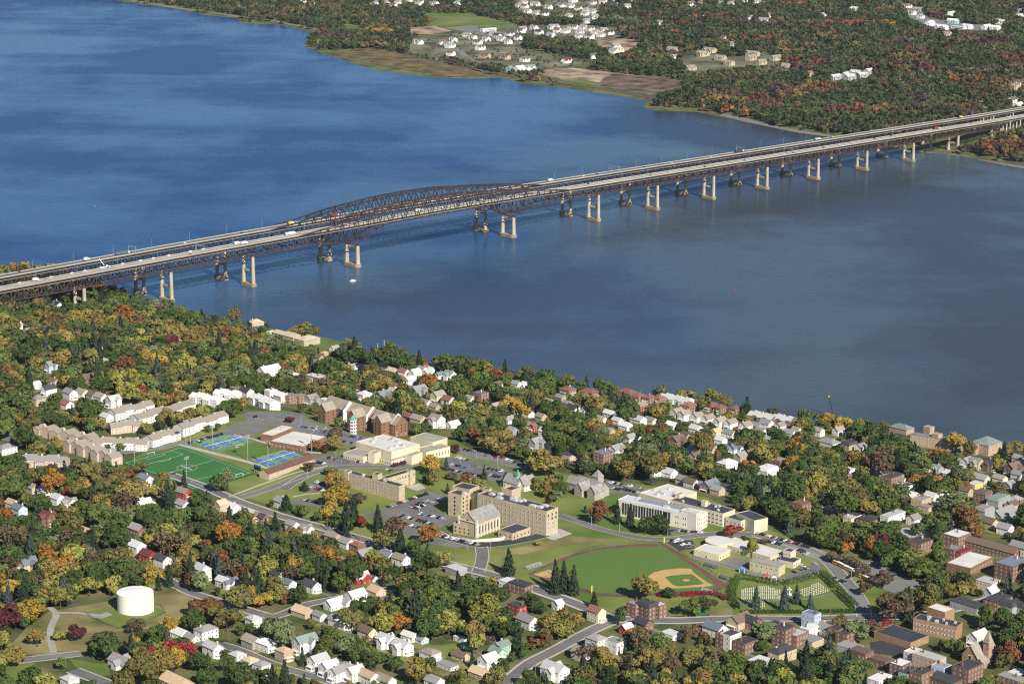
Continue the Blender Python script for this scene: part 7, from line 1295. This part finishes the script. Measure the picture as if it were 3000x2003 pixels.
for t, pts, w_, h_, c, lb in [(7, [(400, 695), (540, 722), (670, 742)], 3, 4.5, HG, 'tall green hedge along the upper left of the cemetery'), (7, [(690, 742), (850, 705), (950, 678)], 3, 4.5, HG, 'tall green hedge along the upper right of the cemetery'), (7, [(962, 675), (1060, 770)], 4, 5, (.05, .09, .025), 'thick dark hedge at the right corner of the cemetery'), (7, [(1072, 790), (1195, 912)], 4, 5, (.05, .09, .025), 'thick dark hedge down the right side of the cemetery'), (7, [(410, 930), (800, 930), (1190, 922)], 2.5, 2.5, (.04, .07, .02), 'low dark hedge along the street side of the cemetery'), (7, [(378, 700), (345, 790), (350, 860)], 4, 5, HG, 'green hedge down the left side of the cemetery'), (7, [(350, 870), (380, 905)], 3.5, 4, (.03, .05, .02), 'dark shrubs at the lower left cemetery corner'),
                              ('b', [(1425, 690), (1640, 685)], 3.2, 2.6, (.22, .02, .035), 'crimson shrub row left of a gap below the baseball field'), ('b', [(1665, 685), (1840, 675), (2000, 665), (2100, 700), (2160, 735)], 3.4, 2.8, (.20, .018, .035), 'long crimson shrub row curving below the baseball field'), (3, [(1515, 1305), (1560, 1302)], 5, 2.6, (.18, .02, .03), 'crimson shrub bed before the classroom block'), (5, [(1430, 1225), (1600, 1255)], 1.6, 1.6, HG, 'clipped green hedge beside the white hip-roofed house')]: hedge(t, pts, w_, h_, c, lb, 'crimson' in lb)
# ------------------------------------------------------------------ labels that single things out
LM_ = [('white water tank', 5, 932, 1000), ('turf soccer field', 's', 860, 405), ('farther tennis courts', 's', 1190, 140), ('nearer tennis courts', 's', 1780, 320), ('baseball infield', 'b', 1725, 517), ('baseball outfield', 'b', 900, 400), ('cemetery', 7, 730, 810), ('chapel', 2, 1600, 1380), ('college tower', 2, 1820, 1130), ('white-roofed hall', 2, 870, 800), ('brick dormitory', 2, 680, 590),
       ('tan residence hall', 2, 780, 1080), ('stone mansion', 3, 330, 990), ('library', 3, 900, 1170), ('round-ended school', 7, 300, 470), ('school buses', 7, 1150, 640), ('riverside clubhouse', 1, 2100, 690), ('marina', 2, 860, 130), ('riverside mill', 4, 1800, 490), ('shore crane', 4, 880, 280), ('brick terrace row', 4, 2090, 1320), ('spired church', 7, 2090, 1180), ('flat brown school', 7, 1750, 990),
       ('red condominiums', 3, 600, 280), ('maroon-roofed house', 5, 330, 400), ('big white cross-gabled house', 5, 2100, 1250), ('crimson shrub row', 'b', 1900, 690), ('apartment estate', 1, 900, 1250), ('red sugar maple', 1, 968, 1045), ('left bridgehead', 1, 300, 300), ('left land pier', 1, 570, 380), ('stone tower house', 1, 515, 665), ('white arched apartments', 1, 1560, 1080), ('green marsh', 'f2', 1900, 400),
       ('far hay field', 'f1', 450, 150), ('far building site', 'f1', 1500, 600), ('far waterfront estate', 'f1', 750, 270), ('far right bridgehead', 'f3', 2150, 780), ('far hilltop yards', 'f3', 1900, 180), ('far grey-roofed cluster', 'f3', 1180, 515), ('far tan flats', 'f3', 400, 390), ('main left pier', 'x', 1033, 740), ('main right pier', 'x', 1489, 660), ('middle of the arch', 'x', 1250, 590), ('far bridge end', 'x', 2780, 400), ('bridge midway to the far shore', 'x', 2080, 500),
       ('diagonal street', 6, 1400, 1200), ('red house', 6, 1215, 895), ('tall blue house', 7, 885, 970), ('corner brick house', 6, 2120, 905), ('white hip-roofed house', 5, 1418, 1170), ('tall brick flats', 3, 435, 755), ('big white mansard house', 3, 1690, 865), ('golden shore trees', 4, 850, 340), ('green mansard house', 4, 2150, 950)]
LMP = [(n, *full(t, x, y)) for n, t, x, y in LM_]
ordn = ['first', 'second', 'third', 'fourth', 'fifth', 'sixth', 'seventh', 'eighth', 'ninth', 'tenth', 'eleventh', 'twelfth', 'thirteenth', 'fourteenth', 'fifteenth', 'sixteenth', 'seventeenth', 'eighteenth', 'nineteenth', 'twentieth']
G = {}
for o, d, p in TOLABEL:
    u, v = proj(p[0], p[1], p[2]); n_, lx, ly = min(LMP, key=lambda a: (a[1]-u)**2+(1.6*(a[2]-v))**2)
    dx, dy = u-lx, (v-ly)*1.6; dist = math.hypot(dx, dy)
    rel = ('right of' if dx > 0 else 'left of') if abs(dx) > 1.6*abs(dy) else ('below' if dy > 0 else 'above') if abs(dy) > 1.6*abs(dx) else ('lower right of' if dy > 0 else 'upper right of') if dx > 0 else ('lower left of' if dy > 0 else 'upper left of')
    if dist < 28: rel = 'at'
    G.setdefault(d[:-1] if d.endswith('@') else f"{d} {rel} the {n_}", []).append((u, v, o))
for k, L_ in G.items():
    if len(L_) == 1: L_[0][2]['label'] = k; continue
    L_.sort(key=lambda a: a[0])
    for i_, (u, v, o) in enumerate(L_):
        o['label'] = (f"leftmost {k}" if i_ == 0 else f"rightmost {k}" if i_ == len(L_)-1 else f"{ordn[min(i_, 19)]} from left {k}")
# ------------------------------------------------------------------ yards and driveways of the houses
def flat(nm, L_, m, off):
    q = MB()
    for P_ in L_:
        n = len(P_); cx, cy = sum(p[0] for p in P_)/n, sum(p[1] for p in P_)/n; R_ = [(cx, cy)]
        for a, b_ in zip(P_, P_[1:]+P_[:1]): R_ += [a, ((a[0]+b_[0])/2*1.05-cx*.05, (a[1]+b_[1])/2*1.05-cy*.05)]
        q.pts([(x, y, tz(x, y)+off) for x, y in R_], [(0, k, k % (2*n)+1) for k in range(1, 2*n+1)])
    o = q.build(nm, m); tag(o, kind='structure')
    if sum(p.normal.z for p in o.data.polygons) < 0: o.data.flip_normals()
flat('yard_grass', YARD[::2], GRASS, .16); flat('yard_grass', YARD[1::2], GRASSB, .16); flat('driveway', DRIVE, ASPHL, .22)
# ------------------------------------------------------------------ air
hz = MB(); hz.box(-14000, 14000, -600, 26000, -8, 760)
vm = bpy.data.materials.new('haze_air'); vm.use_nodes = True; t = vm.node_tree; t.nodes.remove(t.nodes['Principled BSDF'])
pv = t.nodes.new('ShaderNodeVolumePrincipled'); pv.inputs['Color'].default_value = (.72, .82, .97, 1); pv.inputs['Density'].default_value = 1.25e-5; pv.inputs['Anisotropy'].default_value = .2
t.links.new(pv.outputs[0], t.nodes['Material Output'].inputs['Volume'])
ho = hz.build('haze', vm); tag(ho, 'thin blue haze over the river valley', kind='stuff')
